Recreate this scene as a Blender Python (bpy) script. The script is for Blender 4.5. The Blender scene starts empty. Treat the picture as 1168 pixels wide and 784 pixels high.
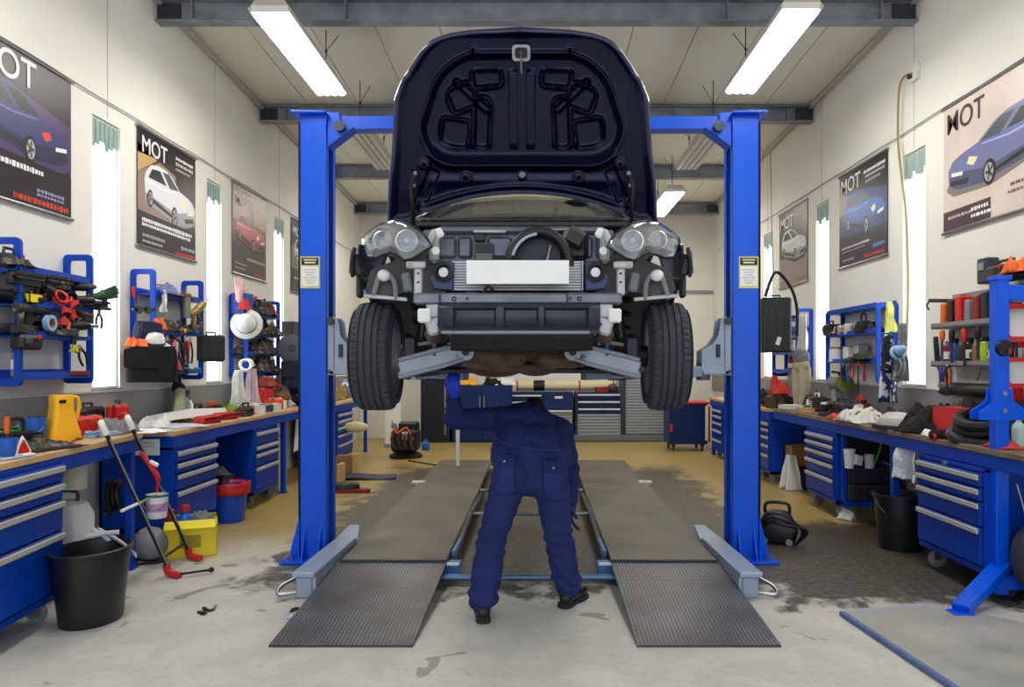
import bpy, bmesh, math, random
from mathutils import Vector, Matrix, Euler, noise
V = Vector; PI = math.pi
S = bpy.context.scene; C = S.collection
random.seed(11)
# camera model of the 1168x784 frame: focal length and vanishing point in pixels, eye height in metres
F, VX, VY, H = 850.0, 612.0, 415.0, 1.52
def W(px, py, d): return V(((px-VX)*d/F, d, H-(py-VY)*d/F))
WX = 3.6          # half width of the hall
def R(a): return math.radians(a)
def lerp(a, b, t): return a+(b-a)*t
def sstep(a, b, x):
    t = max(0., min(1., (x-a)/(b-a))); return t*t*(3-2*t)

# ------------------------------------------------------------------ materials
def lin(c):
    return tuple((v/255/12.92 if v/255 <= .04045 else ((v/255+.055)/1.055)**2.4) for v in c)+(1.,)
MATS = {}
def mat(name, col, rough=.5, metal=0., var=0., vscale=6., bump=0., bscale=60., coat=0., trans=0., ior=1.45, emit=0., spec=.5, stretch=None, col2=None, cut=(.46, .54)):
    if name in MATS: return MATS[name]
    m = bpy.data.materials.new(name); m.use_nodes = True
    nt = m.node_tree; p = nt.nodes['Principled BSDF']; L = nt.links
    c = lin(col); p.inputs['Base Color'].default_value = c
    p.inputs['Roughness'].default_value = rough; p.inputs['Metallic'].default_value = metal
    p.inputs['Coat Weight'].default_value = coat; p.inputs['Transmission Weight'].default_value = trans
    p.inputs['IOR'].default_value = ior; p.inputs['Specular IOR Level'].default_value = spec
    if emit: p.inputs['Emission Color'].default_value = c; p.inputs['Emission Strength'].default_value = emit
    if var or bump or col2:
        tc = nt.nodes.new('ShaderNodeTexCoord'); src = tc.outputs['Object']
        if stretch:
            mp = nt.nodes.new('ShaderNodeMapping'); mp.inputs['Scale'].default_value = stretch
            L.new(src, mp.inputs['Vector']); src = mp.outputs['Vector']
    if var or col2:
        n = nt.nodes.new('ShaderNodeTexNoise'); n.inputs['Scale'].default_value = vscale; n.inputs['Detail'].default_value = 5
        L.new(src, n.inputs['Vector'])
        r = nt.nodes.new('ShaderNodeValToRGB')
        r.color_ramp.elements[0].position = .3; r.color_ramp.elements[1].position = .7
        r.color_ramp.elements[0].color = tuple(x*(1-var) for x in c[:3])+(1,)
        r.color_ramp.elements[1].color = tuple(min(1, x*(1+var)) for x in c[:3])+(1,)
        if col2: r.color_ramp.elements[0].position, r.color_ramp.elements[1].position = cut; r.color_ramp.elements[0].color = c; r.color_ramp.elements[1].color = lin(col2)
        L.new(n.outputs['Fac'], r.inputs['Fac']); L.new(r.outputs['Color'], p.inputs['Base Color'])
    if bump:
        n2 = nt.nodes.new('ShaderNodeTexNoise'); n2.inputs['Scale'].default_value = bscale; n2.inputs['Detail'].default_value = 4
        L.new(src, n2.inputs['Vector'])
        b = nt.nodes.new('ShaderNodeBump'); b.inputs['Strength'].default_value = bump; b.inputs['Distance'].default_value = .01
        L.new(n2.outputs['Fac'], b.inputs['Height']); L.new(b.outputs['Normal'], p.inputs['Normal'])
    MATS[name] = m; return m
def flat(col, rough=.5):          # a plain colour by value, shared
    return mat('paint_%d_%d_%d_%d' % (*col, int(rough*100)), col, rough)

BLUE = mat('blue_gloss_paint', (0, 84, 222), .28, coat=.12, spec=.35, var=.06, vscale=3)
CABD = mat('dull_navy_paint', (10, 40, 92), .4, spec=.3, var=.08, vscale=3)  # cabinet blue darkened, the dimness at the end wall put into the colour
CAB = mat('blue_cabinet_paint', (2, 60, 168), .38, spec=.3, var=.08, vscale=3)
RACK = mat('rack_blue_paint', (2, 64, 176), .4, spec=.3)
ALU = mat('aluminium_strip', (186, 184, 178), .5, .15)
STEEL = mat('bare_steel', (150, 152, 156), .35, .9, var=.15, vscale=20)
DSTEEL = mat('dark_steel', (66, 70, 78), .5, .6, var=.2, vscale=12)
ARM = mat('grey_arm_paint', (150, 164, 186), .42, .15, var=.06)
CHROME = mat('chrome', (225, 228, 232), .12, 1.)
WHITE = mat('white_plastic', (232, 232, 230), .5)
PAPER = mat('white_paper', (238, 238, 236), .8)
CLOTHW = mat('white_cloth', (222, 220, 216), .95, var=.12, vscale=30, bump=.3, bscale=120)
GREYC = mat('grey_cloth', (128, 128, 132), .95, var=.25, vscale=25, bump=.3, bscale=120)
BLACKC = mat('black_cloth', (20, 20, 23), .9, var=.3, vscale=20, bump=.3, bscale=90)
BLACK = mat('black_plastic', (22, 23, 26), .42, var=.15, vscale=12)
DGREY = mat('dark_grey_plastic', (58, 60, 66), .5, var=.1)
GREY = mat('grey_plastic', (128, 132, 138), .5)
RUBBER = mat('tyre_rubber', (52, 54, 63), .75, var=.15, vscale=30, bump=.15, bscale=200)
RED = mat('red_plastic', (200, 36, 34), .4)
DRED = mat('dark_red_plastic', (130, 28, 30), .5)
ORANGE = mat('orange_plastic', (230, 98, 30), .45)
YELLOW = mat('yellow_plastic', (244, 180, 34), .42)
LYEL = mat('lemon_card', (238, 214, 40), .6, var=.04)
GREEN = mat('green_plastic', (72, 150, 60), .5)
DGREEN = mat('dark_green_plastic', (34, 66, 48), .5)
LIME = mat('lime_plastic', (180, 210, 60), .5)
TOOLB = mat('blue_plastic', (26, 92, 190), .42)
LBLUE = mat('pale_blue_plastic', (140, 178, 222), .5)
TEAL = mat('teal_plastic', (40, 112, 128), .5)
PINK = mat('pink_cloth', (214, 170, 170), .9, var=.1)
BEIGE = mat('beige_cloth', (176, 166, 138), .9, var=.15, bump=.2)
WOOD = mat('pale_wood', (196, 158, 108), .6, var=.18, vscale=6, stretch=(1, 1, 14), bump=.1, bscale=30)
WTOP = mat('worktop_ply', (205, 168, 118), .55, var=.16, vscale=5, bump=.08, bscale=40)
CARD = mat('brown_card', (150, 112, 74), .8, var=.1)
BROWN = mat('rusty_brown', (62, 50, 44), .75, .2, vscale=14, bump=.3, col2=(98, 74, 58), cut=(.4, .7))
def thin_glass(name, col, rough=.03, refl=.12, top=.8):
    if name in MATS: return MATS[name]
    m = bpy.data.materials.new(name); m.use_nodes = True; nt = m.node_tree; L = nt.links; N = nt.nodes; N.remove(N['Principled BSDF'])
    t = N.new('ShaderNodeBsdfTransparent'); t.inputs[0].default_value = lin(col); g = N.new('ShaderNodeBsdfGlossy'); g.inputs['Roughness'].default_value = rough
    lw = N.new('ShaderNodeLayerWeight'); lw.inputs[0].default_value = .5; mr = N.new('ShaderNodeMapRange'); mr.inputs[3].default_value = refl; mr.inputs[4].default_value = top
    mp = N.new('ShaderNodeMath'); mp.operation = 'POWER'; mp.inputs[1].default_value = 2.5; L.new(lw.outputs['Facing'], mp.inputs[0]); L.new(mp.outputs[0], mr.inputs[0])
    mx = N.new('ShaderNodeMixShader'); L.new(mr.outputs[0], mx.inputs[0]); L.new(t.outputs[0], mx.inputs[1]); L.new(g.outputs[0], mx.inputs[2]); L.new(mx.outputs[0], N['Material Output'].inputs[0])
    MATS[name] = m; return m
CLEAR = thin_glass('clear_glass', (225, 232, 232))
SKIN = mat('skin', (206, 158, 130), .6)
HAIR = mat('dark_hair', (38, 30, 26), .7, bump=.5, bscale=150)
GUN = mat('gunmetal', (46, 48, 54), .4, .7)

# ------------------------------------------------------------------ mesh builder
class MB:
    def __init__(s, m=None): s.v = []; s.f = []; s.mi = []; s.ms = []; s.cur = 0; s.mat(m or GREY)
    def mat(s, m):
        if m not in s.ms: s.ms.append(m)
        s.cur = s.ms.index(m); return s
    def add(s, vs, fs, M=None):
        o = len(s.v)
        for p in vs:
            p = V(p); s.v.append(M @ p if M else p)
        for f in fs: s.f.append([i+o for i in f]); s.mi.append(s.cur)
        return s
    def box(s, c, d, rot=None, ch=0., M=None):
        hx, hy, hz = d[0]/2, d[1]/2, d[2]/2
        T = Matrix.Translation(c)
        if rot is not None: T = T @ (Euler(rot).to_matrix().to_4x4() if not isinstance(rot, Matrix) else rot.to_4x4())
        if M: T = M @ T
        ch = min(ch, hx*.9, hy*.9, hz*.9)
        if ch <= 0:
            vs = [(x*hx, y*hy, z*hz) for x in (-1, 1) for y in (-1, 1) for z in (-1, 1)]
            return s.add(vs, [(0, 1, 3, 2), (4, 6, 7, 5), (0, 4, 5, 1), (2, 3, 7, 6), (0, 2, 6, 4), (1, 5, 7, 3)], T)
        vs = []; idx = {}
        for x in (-1, 1):
            for y in (-1, 1):
                for z in (-1, 1):
                    for k in range(3):
                        p = [x*(hx-ch), y*(hy-ch), z*(hz-ch)]; p[k] = (x, y, z)[k]*(hx, hy, hz)[k]
                        idx[(x, y, z, k)] = len(vs); vs.append(p)
        fs = []
        for k in range(3):
            a, b = [(1, 2), (0, 2), (0, 1)][k]
            for sg in (-1, 1):
                q = []
                for (u, w) in ((-1, -1), (1, -1), (1, 1), (-1, 1)):
                    t = [0, 0, 0]; t[k] = sg; t[a] = u; t[b] = w; q.append(idx[(*t, k)])
                fs.append(q)
        for k in range(3):          # edges along axis k
            a, b = [(1, 2), (0, 2), (0, 1)][k]
            for u in (-1, 1):
                for w in (-1, 1):
                    t0 = [0, 0, 0]; t1 = [0, 0, 0]; t0[k] = -1; t1[k] = 1
                    for t in (t0, t1): t[a] = u; t[b] = w
                    fs.append([idx[(*t0, a)], idx[(*t1, a)], idx[(*t1, b)], idx[(*t0, b)]])
        for x in (-1, 1):
            for y in (-1, 1):
                for z in (-1, 1): fs.append([idx[(x, y, z, k)] for k in range(3)])
        return s.add(vs, fs, T)
    def bar(s, p0, p1, w, h, ch=.003, up=(0, 0, 1)):
        p0, p1 = V(p0), V(p1); y = (p1-p0); L = y.length; y = y/L
        up = V(up)
        if abs(y.dot(up)) > .98: up = V((1, 0, 0))
        x = y.cross(up).normalized(); z = x.cross(y)
        return s.box((p0+p1)/2, (w, L, h), Matrix((x, y, z)).transposed(), ch)
    def tube(s, pts, r, n=10, closed=False, cap=True, sq=1.):
        pts = [V(p) for p in pts]; N = len(pts)
        rs = r if isinstance(r, (list, tuple)) else [r]*N
        tg = []
        for i in range(N):
            a = pts[(i-1) % N] if (closed or i > 0) else pts[i]; b = pts[(i+1) % N] if (closed or i < N-1) else pts[i]
            t = (b-a); tg.append(t.normalized() if t.length > 1e-9 else V((0, 0, 1)))
        up = V((0, 0, 1)) if abs(tg[0].z) < .9 else V((1, 0, 0))
        x = tg[0].cross(up).normalized(); vs = []
        for i in range(N):
            x = (x-tg[i]*x.dot(tg[i]))
            x = x.normalized() if x.length > 1e-6 else tg[i].orthogonal().normalized()
            y = tg[i].cross(x)
            for k in range(n):
                a = 2*PI*k/n; vs.append(pts[i]+x*math.cos(a)*rs[i]+y*math.sin(a)*rs[i]*sq)
        fs = []
        for i in range(N if closed else N-1):
            for k in range(n):
                j = (i+1) % N; fs.append([i*n+k, i*n+(k+1) % n, j*n+(k+1) % n, j*n+k])
        if cap and not closed: fs += [list(range(n))[::-1], [(N-1)*n+k for k in range(n)]]
        return s.add(vs, fs)
    def cyl(s, p0, p1, r0, r1=None, n=20): return s.tube([p0, p1], [r0, r0 if r1 is None else r1], n)
    def lathe(s, prof, c=(0, 0, 0), n=24, axis='Z', M=None):
        vs = []; T = Matrix.Translation(c)
        if axis == 'X': T = T @ Matrix.Rotation(PI/2, 4, 'Y')
        if axis == 'Y': T = T @ Matrix.Rotation(-PI/2, 4, 'X')
        if M: T = M @ T
        for (r, z) in prof:
            for k in range(n): vs.append((r*math.cos(2*PI*k/n), r*math.sin(2*PI*k/n), z))
        fs = [[i*n+k, i*n+(k+1) % n, (i+1)*n+(k+1) % n, (i+1)*n+k] for i in range(len(prof)-1) for k in range(n)]
        return s.add(vs, fs, T)
    def ball(s, c, r, n=16, m=10, M=None):
        if not isinstance(r, (tuple, list)): r = (r, r, r)
        vs = []; fs = []
        for i in range(m+1):
            t = PI*i/m
            for k in range(n): vs.append((r[0]*math.sin(t)*math.cos(2*PI*k/n), r[1]*math.sin(t)*math.sin(2*PI*k/n), r[2]*math.cos(t)))
        for i in range(m):
            for k in range(n): fs.append([i*n+k, i*n+(k+1) % n, (i+1)*n+(k+1) % n, (i+1)*n+k])
        T = Matrix.Translation(c)
        if M: T = T @ M.to_4x4()
        return s.add(vs, fs, T)
    def prism(s, pts, h, M=None, ch=0.):      # outline in local XY, thickness along Z
        n = len(pts)
        if ch:
            cx = sum(p[0] for p in pts)/n; cy = sum(p[1] for p in pts)/n
            w = max(abs(p[0]-cx) for p in pts)+1e-6; hh = max(abs(p[1]-cy) for p in pts)+1e-6
            ins = [(cx+(p[0]-cx)*(1-ch/w), cy+(p[1]-cy)*(1-ch/hh)) for p in pts]
            layers = [(ins, 0), (pts, ch), (pts, h-ch), (ins, h)]
        else: layers = [(pts, 0), (pts, h)]
        vs = [(p[0], p[1], z) for (q, z) in layers for p in q]
        fs = [list(range(n))[::-1], [(len(layers)-1)*n+k for k in range(n)]]
        for i in range(len(layers)-1):
            for k in range(n): fs.append([i*n+k, i*n+(k+1) % n, (i+1)*n+(k+1) % n, (i+1)*n+k])
        return s.add(vs, fs, M)
    def ring(s, out, inn, h, M=None):
        n = len(out); vs = [(p[0], p[1], z) for z in (0, h) for q in (out, inn) for p in q]; fs = []
        for k in range(n):
            j = (k+1) % n
            fs += [[k, j, n+j, n+k], [2*n+k, 3*n+k, 3*n+j, 2*n+j], [k, 2*n+k, 2*n+j, j], [n+k, n+j, 3*n+j, 3*n+k]]
        return s.add(vs, fs, M)
    def loft(s, secs, close=True, cap=True):   # equal-length point loops
        n = len(secs[0]); vs = [p for q in secs for p in q]; fs = []
        for i in range(len(secs)-1):
            for k in range(n if close else n-1): fs.append([i*n+k, i*n+(k+1) % n, (i+1)*n+(k+1) % n, (i+1)*n+k])
        if cap and close: fs += [list(range(n))[::-1], [(len(secs)-1)*n+k for k in range(n)]]
        return s.add(vs, fs)
    def grid(s, fn, nu, nv):
        vs = [fn(i/nu, j/nv) for j in range(nv+1) for i in range(nu+1)]
        fs = [[j*(nu+1)+i, j*(nu+1)+i+1, (j+1)*(nu+1)+i+1, (j+1)*(nu+1)+i] for j in range(nv) for i in range(nu)]
        return s.add(vs, fs)
    def build(s, name, parent=None, loc=(0, 0, 0), rot=(0, 0, 0), sharp=35, world=False, solid=0., recalc=True):
        me = bpy.data.meshes.new(name); me.from_pydata([tuple(p) for p in s.v], [], s.f)
        me.polygons.foreach_set('material_index', s.mi)
        for m in s.ms: me.materials.append(m)
        if recalc:
            b = bmesh.new(); b.from_mesh(me); bmesh.ops.recalc_face_normals(b, faces=b.faces); b.to_mesh(me); b.free()
        me.polygons.foreach_set('use_smooth', [True]*len(me.polygons))
        if sharp: me.set_sharp_from_angle(angle=R(sharp))
        me.update()
        o = bpy.data.objects.new(name, me); C.objects.link(o)
        if parent:
            o.parent = parent
            root = parent
            if world:
                off = V((0, 0, 0)); q = parent
                while q: off += q.location; q = q.parent
                loc = -off
        o.location = loc; o.rotation_euler = rot
        if solid:
            md = o.modifiers.new('thickness', 'SOLIDIFY'); md.thickness = solid; md.offset = 0
        return o

def rrect(w, h, r, n=5, cx=0, cy=0):
    pts = []
    for (sx, sy, a0) in ((1, 1, 0), (-1, 1, 90), (-1, -1, 180), (1, -1, 270)):
        for k in range(n+1):
            a = R(a0+90*k/n); pts.append((cx+sx*(w/2-r)+r*math.cos(a), cy+sy*(h/2-r)+r*math.sin(a)))
    return pts
def ell(rx, ry, n=20, cx=0, cy=0): return [(cx+rx*math.cos(2*PI*k/n), cy+ry*math.sin(2*PI*k/n)) for k in range(n)]
MXZ = Matrix(((1, 0, 0, 0), (0, 0, -1, 0), (0, 1, 0, 0), (0, 0, 0, 1)))     # local XY -> XZ, thickness towards -Y
def at(x, y, z): return Matrix.Translation((x, y, z))
def smooth_path(pts, k=6):
    pts = [V(p) for p in pts]; out = []
    for i in range(len(pts)-1):
        p0 = pts[max(0, i-1)]; p1 = pts[i]; p2 = pts[i+1]; p3 = pts[min(len(pts)-1, i+2)]
        for j in range(k):
            t = j/k
            out.append(.5*((2*p1)+(p2-p0)*t+(2*p0-5*p1+4*p2-p3)*t*t+(3*p1-p0-3*p2+p3)*t*t*t))
    out.append(pts[-1]); return out

def tag(o, label, cat, group=None, kind=None):
    if label: o['label'] = label
    if cat: o['category'] = cat
    if group: o['group'] = group
    if kind: o['kind'] = kind
    return o
def thing(name, label, cat, loc=(0, 0, 0), rz=0, group=None, rot=None):
    o = bpy.data.objects.new(name, None); o.empty_display_size = .05; C.objects.link(o)
    o.location = loc; o.rotation_euler = rot if rot else (0, 0, rz)
    return tag(o, label, cat, group)
def struct(o, label=None, cat=None):
    o['kind'] = 'structure'
    o['label'] = label or (o.name.replace('_', ' ')+' of the bright workshop hall')
    o['category'] = cat or o.name.split('_')[0]
    return o
def copy_tree(src, loc, rz=None, label=None):
    r = src.copy(); C.objects.link(r); r.location = loc
    if rz is not None: r.rotation_euler = (0, 0, rz)
    if label: r['label'] = label
    def rec(a, b):
        for ch in a.children:
            c = ch.copy(); C.objects.link(c); c.parent = b; c.matrix_parent_inverse = ch.matrix_parent_inverse; rec(ch, c)
    rec(src, r); return r
def text_mesh(txt, size, parent, loc, rot, m, name='title', sx=1., bold=.0):
    cu = bpy.data.curves.new(name, 'FONT'); cu.body = txt; cu.size = size; cu.extrude = .0006; cu.offset = bold
    t = bpy.data.objects.new('tmp', cu); C.objects.link(t)
    bpy.context.view_layer.update()
    me = bpy.data.meshes.new_from_object(t.evaluated_get(bpy.context.evaluated_depsgraph_get()))
    bpy.data.objects.remove(t); me.materials.clear(); me.materials.append(m)
    o = bpy.data.objects.new(name, me); C.objects.link(o); o.parent = parent
    o.location = loc; o.rotation_euler = rot; o.scale = (sx, 1, 1); return o
def blob(parts, voxel, smooth=4, name='blob', disp=None):
    mb = MB()
    for p in parts:
        if p[0] == 'c':
            _, a, ra, b, rb = p; mb.tube([a, b], [ra, rb], 16); mb.ball(a, ra, 16, 10); mb.ball(b, rb, 16, 10)
        else:
            _, c, r, M = (list(p)+[None])[:4]; mb.ball(c, r, 24, 16, M)
    o = mb.build(name, sharp=0)
    md = o.modifiers.new('r', 'REMESH'); md.mode = 'VOXEL'; md.voxel_size = voxel
    bpy.context.view_layer.update()
    me = bpy.data.meshes.new_from_object(o.evaluated_get(bpy.context.evaluated_depsgraph_get()))
    bpy.data.objects.remove(o)
    b = bmesh.new(); b.from_mesh(me)
    for _ in range(smooth): bmesh.ops.smooth_vert(b, verts=b.verts, factor=.5, use_axis_x=True, use_axis_y=True, use_axis_z=True)
    if disp:
        b.normal_update()
        for v in b.verts: v.co += v.normal*disp(v.co, v.normal)
        for _ in range(1): bmesh.ops.smooth_vert(b, verts=b.verts, factor=.4, use_axis_x=True, use_axis_y=True, use_axis_z=True)
    b.to_mesh(me); b.free()
    me.polygons.foreach_set('use_smooth', [True]*len(me.polygons))
    return me
def mesh_obj(me, name, m, parent=None, world=False):
    me.materials.clear(); me.materials.append(m); me.name = name
    o = bpy.data.objects.new(name, me); C.objects.link(o)
    if parent:
        o.parent = parent
        if world:
            off = V((0, 0, 0)); q = parent
            while q: off += q.location; q = q.parent
            o.location = -off
    return o
# ------------------------------------------------------------------ room
Y0, Y1 = -1.2, 15.2
def ceil_z(y): return 4.98-.035*(y-7.08)

def floor_material():
    m = bpy.data.materials.new('stained_concrete'); m.use_nodes = True; nt = m.node_tree; N = nt.nodes; L = nt.links
    p = N['Principled BSDF']
    geo = N.new('ShaderNodeNewGeometry'); sep = N.new('ShaderNodeSeparateXYZ'); L.new(geo.outputs['Position'], sep.inputs[0])
    def noise_(scale, det=6, dist=0., rough=.6):
        n = N.new('ShaderNodeTexNoise'); n.inputs['Scale'].default_value = scale; n.inputs['Detail'].default_value = det
        n.inputs['Distortion'].default_value = dist; n.inputs['Roughness'].default_value = rough
        L.new(geo.outputs['Position'], n.inputs['Vector']); return n.outputs['Fac']
    def math_(op, a, b=None, clamp=False):
        n = N.new('ShaderNodeMath'); n.operation = op; n.use_clamp = clamp
        for i, x in enumerate((a, b)):
            if x is None: continue
            if isinstance(x, (int, float)): n.inputs[i].default_value = x
            else: L.new(x, n.inputs[i])
        return n.outputs[0]
    def ss(x, a, b):
        n = N.new('ShaderNodeMapRange'); n.interpolation_type = 'SMOOTHSTEP'
        n.inputs['From Min'].default_value = a; n.inputs['From Max'].default_value = b; L.new(x, n.inputs['Value']); return n.outputs[0]
    def mix(f, a, b, mode='MIX'):
        n = N.new('ShaderNodeMix'); n.data_type = 'RGBA'; n.blend_type = mode
        if isinstance(f, (int, float)): n.inputs[0].default_value = f
        else: L.new(f, n.inputs[0])
        for i, x in ((6, a), (7, b)):
            if isinstance(x, tuple): n.inputs[i].default_value = x
            else: L.new(x, n.inputs[i])
        return n.outputs[2]
    x, y = sep.outputs[0], sep.outputs[1]
    big = noise_(.9, 5, .6); mid = noise_(3.2, 6, .4); fine = noise_(22, 6); speck = noise_(70, 3)
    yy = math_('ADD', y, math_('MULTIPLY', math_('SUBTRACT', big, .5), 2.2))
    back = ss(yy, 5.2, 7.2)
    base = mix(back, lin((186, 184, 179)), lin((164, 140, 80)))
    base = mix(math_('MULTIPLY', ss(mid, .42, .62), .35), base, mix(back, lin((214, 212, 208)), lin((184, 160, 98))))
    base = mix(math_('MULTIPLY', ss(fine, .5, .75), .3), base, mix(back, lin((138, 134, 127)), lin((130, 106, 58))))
    base = mix(math_('MULTIPLY', ss(speck, .62, .75), .25), base, lin((96, 92, 86)))
    # oily dark floor around the lift, plus a daylight shadow painted in along the far bench side
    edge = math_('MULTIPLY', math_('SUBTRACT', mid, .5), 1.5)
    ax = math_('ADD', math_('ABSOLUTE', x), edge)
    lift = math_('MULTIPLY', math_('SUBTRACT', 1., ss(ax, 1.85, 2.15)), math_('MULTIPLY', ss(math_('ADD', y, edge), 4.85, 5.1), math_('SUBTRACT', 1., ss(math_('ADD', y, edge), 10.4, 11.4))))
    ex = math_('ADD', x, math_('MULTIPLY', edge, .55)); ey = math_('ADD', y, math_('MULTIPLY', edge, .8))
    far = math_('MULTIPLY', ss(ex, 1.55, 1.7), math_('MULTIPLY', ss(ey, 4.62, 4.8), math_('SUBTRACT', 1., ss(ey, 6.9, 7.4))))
    dirt_and_shade = math_('MAXIMUM', math_('MULTIPLY', lift, .92), math_('MULTIPLY', far, .96))
    dirt_and_shade = math_('MULTIPLY', dirt_and_shade, math_('ADD', .75, math_('MULTIPLY', fine, .5)), True)
    base = mix(dirt_and_shade, base, lin((54, 47, 39)))
    puddle = math_('MULTIPLY', ss(noise_(2.6, 2, .8), .66, .68), math_('SUBTRACT', 1., ss(y, 5.6, 6.2)))
    base = mix(math_('MULTIPLY', puddle, .6), base, lin((92, 88, 82)))
    L.new(base, p.inputs['Base Color'])
    L.new(math_('ADD', math_('MULTIPLY', fine, .3), math_('SUBTRACT', .42, math_('MULTIPLY', back, .16))), p.inputs['Roughness'])
    b = N.new('ShaderNodeBump'); b.inputs['Strength'].default_value = .12; b.inputs['Distance'].default_value = .01
    L.new(fine, b.inputs['Height']); L.new(b.outputs[0], p.inputs['Normal'])
    return m
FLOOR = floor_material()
WALL = mat('white_wall_paint', (230, 228, 221), .75, var=.03, vscale=1.2, bump=.04, bscale=40)
CEIL = mat('ceiling_panel', (230, 227, 214), .7, var=.03, vscale=1.)
BEAM = mat('galvanised_beam', (138, 144, 154), .5, .25, var=.25, vscale=5)
TRIMG = mat('grey_wall_panel', (138, 138, 140), .6, var=.06)
SEAM = mat('seam_grey', (190, 188, 180), .7)
LAMPON = mat('lit_diffuser', (255, 251, 240), .5, emit=30.)
LAMPHOUSE = mat('lamp_housing', (196, 194, 188), .45, .2)
PANE = mat('daylit_pane', (240, 250, 255), .3, emit=3.4)
BLIND = mat('green_grey_blind', (150, 172, 166), .8, var=.3, vscale=3, stretch=(1, 14, 1))

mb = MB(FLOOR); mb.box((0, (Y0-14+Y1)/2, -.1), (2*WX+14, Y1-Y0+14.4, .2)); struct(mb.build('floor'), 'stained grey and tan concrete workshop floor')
# walls with real window openings
LW = [(6.04, 6.44), (8.14, 8.52), (10.23, 10.62), (12.3, 12.7)]
RW = [(6.9, 7.32), (9.18, 9.6), (11.4, 11.8), (13.4, 13.8)]
ZB, ZT = 1.31, 3.55
def side_wall(name, sx, wins):
    mb = MB(WALL); t = .22; x = sx*(WX+t/2)
    ys = [Y0]+[v for w in wins for v in w]+[Y1+.2]
    def seg(a, b, z0, z1t):       # top follows the sloping roof when z1t is None
        za, zb = (z1t, z1t) if z1t else (ceil_z(a)+.1, ceil_z(b)+.1)
        vs = [(x-t/2, a, z0), (x+t/2, a, z0), (x+t/2, b, z0), (x-t/2, b, z0), (x-t/2, a, za), (x+t/2, a, za), (x+t/2, b, zb), (x-t/2, b, zb)]
        mb.add(vs, [(0, 1, 2, 3), (4, 7, 6, 5), (0, 4, 5, 1), (1, 5, 6, 2), (2, 6, 7, 3), (3, 7, 4, 0)])
    for i in range(0, len(ys)-1, 2): seg(ys[i], ys[i+1], 0, None)
    for (a, b) in wins: seg(a, b, 0, ZB); seg(a, b, ZT, None)
    o = mb.build(name); return struct(o, 'white painted side wall with tall slit windows, %s poster side' % ('cream' if sx > 0 else 'purple car'))
side_wall('wall_left', -1, LW); side_wall('wall_right', 1, RW)
mb = MB(WALL); mb.box((0, Y1+.1, 2.5), (2*WX+.44, .2, 5.0)); struct(mb.build('wall_back'), 'cream end wall behind the back cabinets')
mb = MB(CEIL)
za, zb = ceil_z(Y0), ceil_z(Y1+.2)
for i in range(-5, 6):             # standing panels with open joints
    x0, x1 = i*.66-.325, i*.66+.325
    vs = [(x0, Y0, za), (x1, Y0, za), (x1, Y1+.2, zb), (x0, Y1+.2, zb)]
    mb.add(vs+[(a, b, c+.08) for a, b, c in vs], [(0, 1, 2, 3), (4, 7, 6, 5), (0, 4, 5, 1), (1, 5, 6, 2), (2, 6, 7, 3), (3, 7, 4, 0)])
vs = [(-WX-.2, Y0, za+.03), (WX+.2, Y0, za+.03), (WX+.2, Y1+.2, zb+.03), (-WX-.2, Y1+.2, zb+.03)]
mb.mat(SEAM).add(vs+[(a, b, c+.12) for a, b, c in vs], [(0, 1, 2, 3), (4, 7, 6, 5), (0, 4, 5, 1), (1, 5, 6, 2), (2, 6, 7, 3), (3, 7, 4, 0)])
struct(mb.build('ceiling'), 'white panelled sloping workshop ceiling')
# I-beams
for i, y in enumerate((7.08, 9.71, 12.3, 14.75)):
    zc = ceil_z(y)-.02; mb = MB(BEAM)
    mb.box((0, y, zc-.1), (2*WX, .02, .19)); mb.box((0, y, zc-.006), (2*WX, .13, .014)); mb.box((0, y, zc-.2), (2*WX, .13, .016))
    for sx in (-1, 1):
        mb.mat(DSTEEL).box((sx*(WX-.12), y-.012, zc-.1), (.22, .03, .15), ch=.004)
        mb.mat(BEAM)
        for k in (.35, 1.8): mb.box((sx*(WX-k), y-.04, zc-.1), (.012, .07, .18))
    struct(mb.build('ceiling_beam'), 'grey steel ceiling beam, %s' % ('first over the hood end', 'second, behind the lift crossbar', 'third, behind the unlit lamps', 'last, by the end wall')[i], 'beam')
# windows
def window(n, sx, a, b):
    o = thing('window_%d' % n, 'tall narrow bright window slit in side wall', 'window', (sx*WX, (a+b)/2, ZB)); o['kind'] = 'structure'
    mb = MB(WHITE); w = b-a; h = ZT-ZB; t = .035; x = sx*.05
    t = .018
    for yy in (-w/2+t/2, w/2-t/2): mb.box((x, yy, h/2), (.05, t, h))
    for zz in (t/2, h-t/2): mb.box((x, 0, zz), (.06, w, t))
    mb.build('window_frame', o)
    MB(PANE).box((x+sx*.015, 0, h/2), (.012, w-2*t, h-2*t)).build('pane', o)
    mb = MB(BLIND)
    for k in range(6):
        yy = lerp(-w/2+t+.02, w/2-t-.02, k/5); dz = .2+.035*math.sin(k*2.1+n)
        mb.box((x-sx*.03, yy, h-t-dz/2), (.006, (w-2*t)/5.2, dz), rot=(0, 0, .12))
    mb.build('blind', o)
    MB(TRIMG).box((sx*.06, 0, -.008), (.14, w+.03, .016)).build('window_sill', o)
k = 1
for (a, b) in LW: window(k, -1, a, b); k += 1
for (a, b) in RW: window(k, 1, a, b); k += 1
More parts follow.
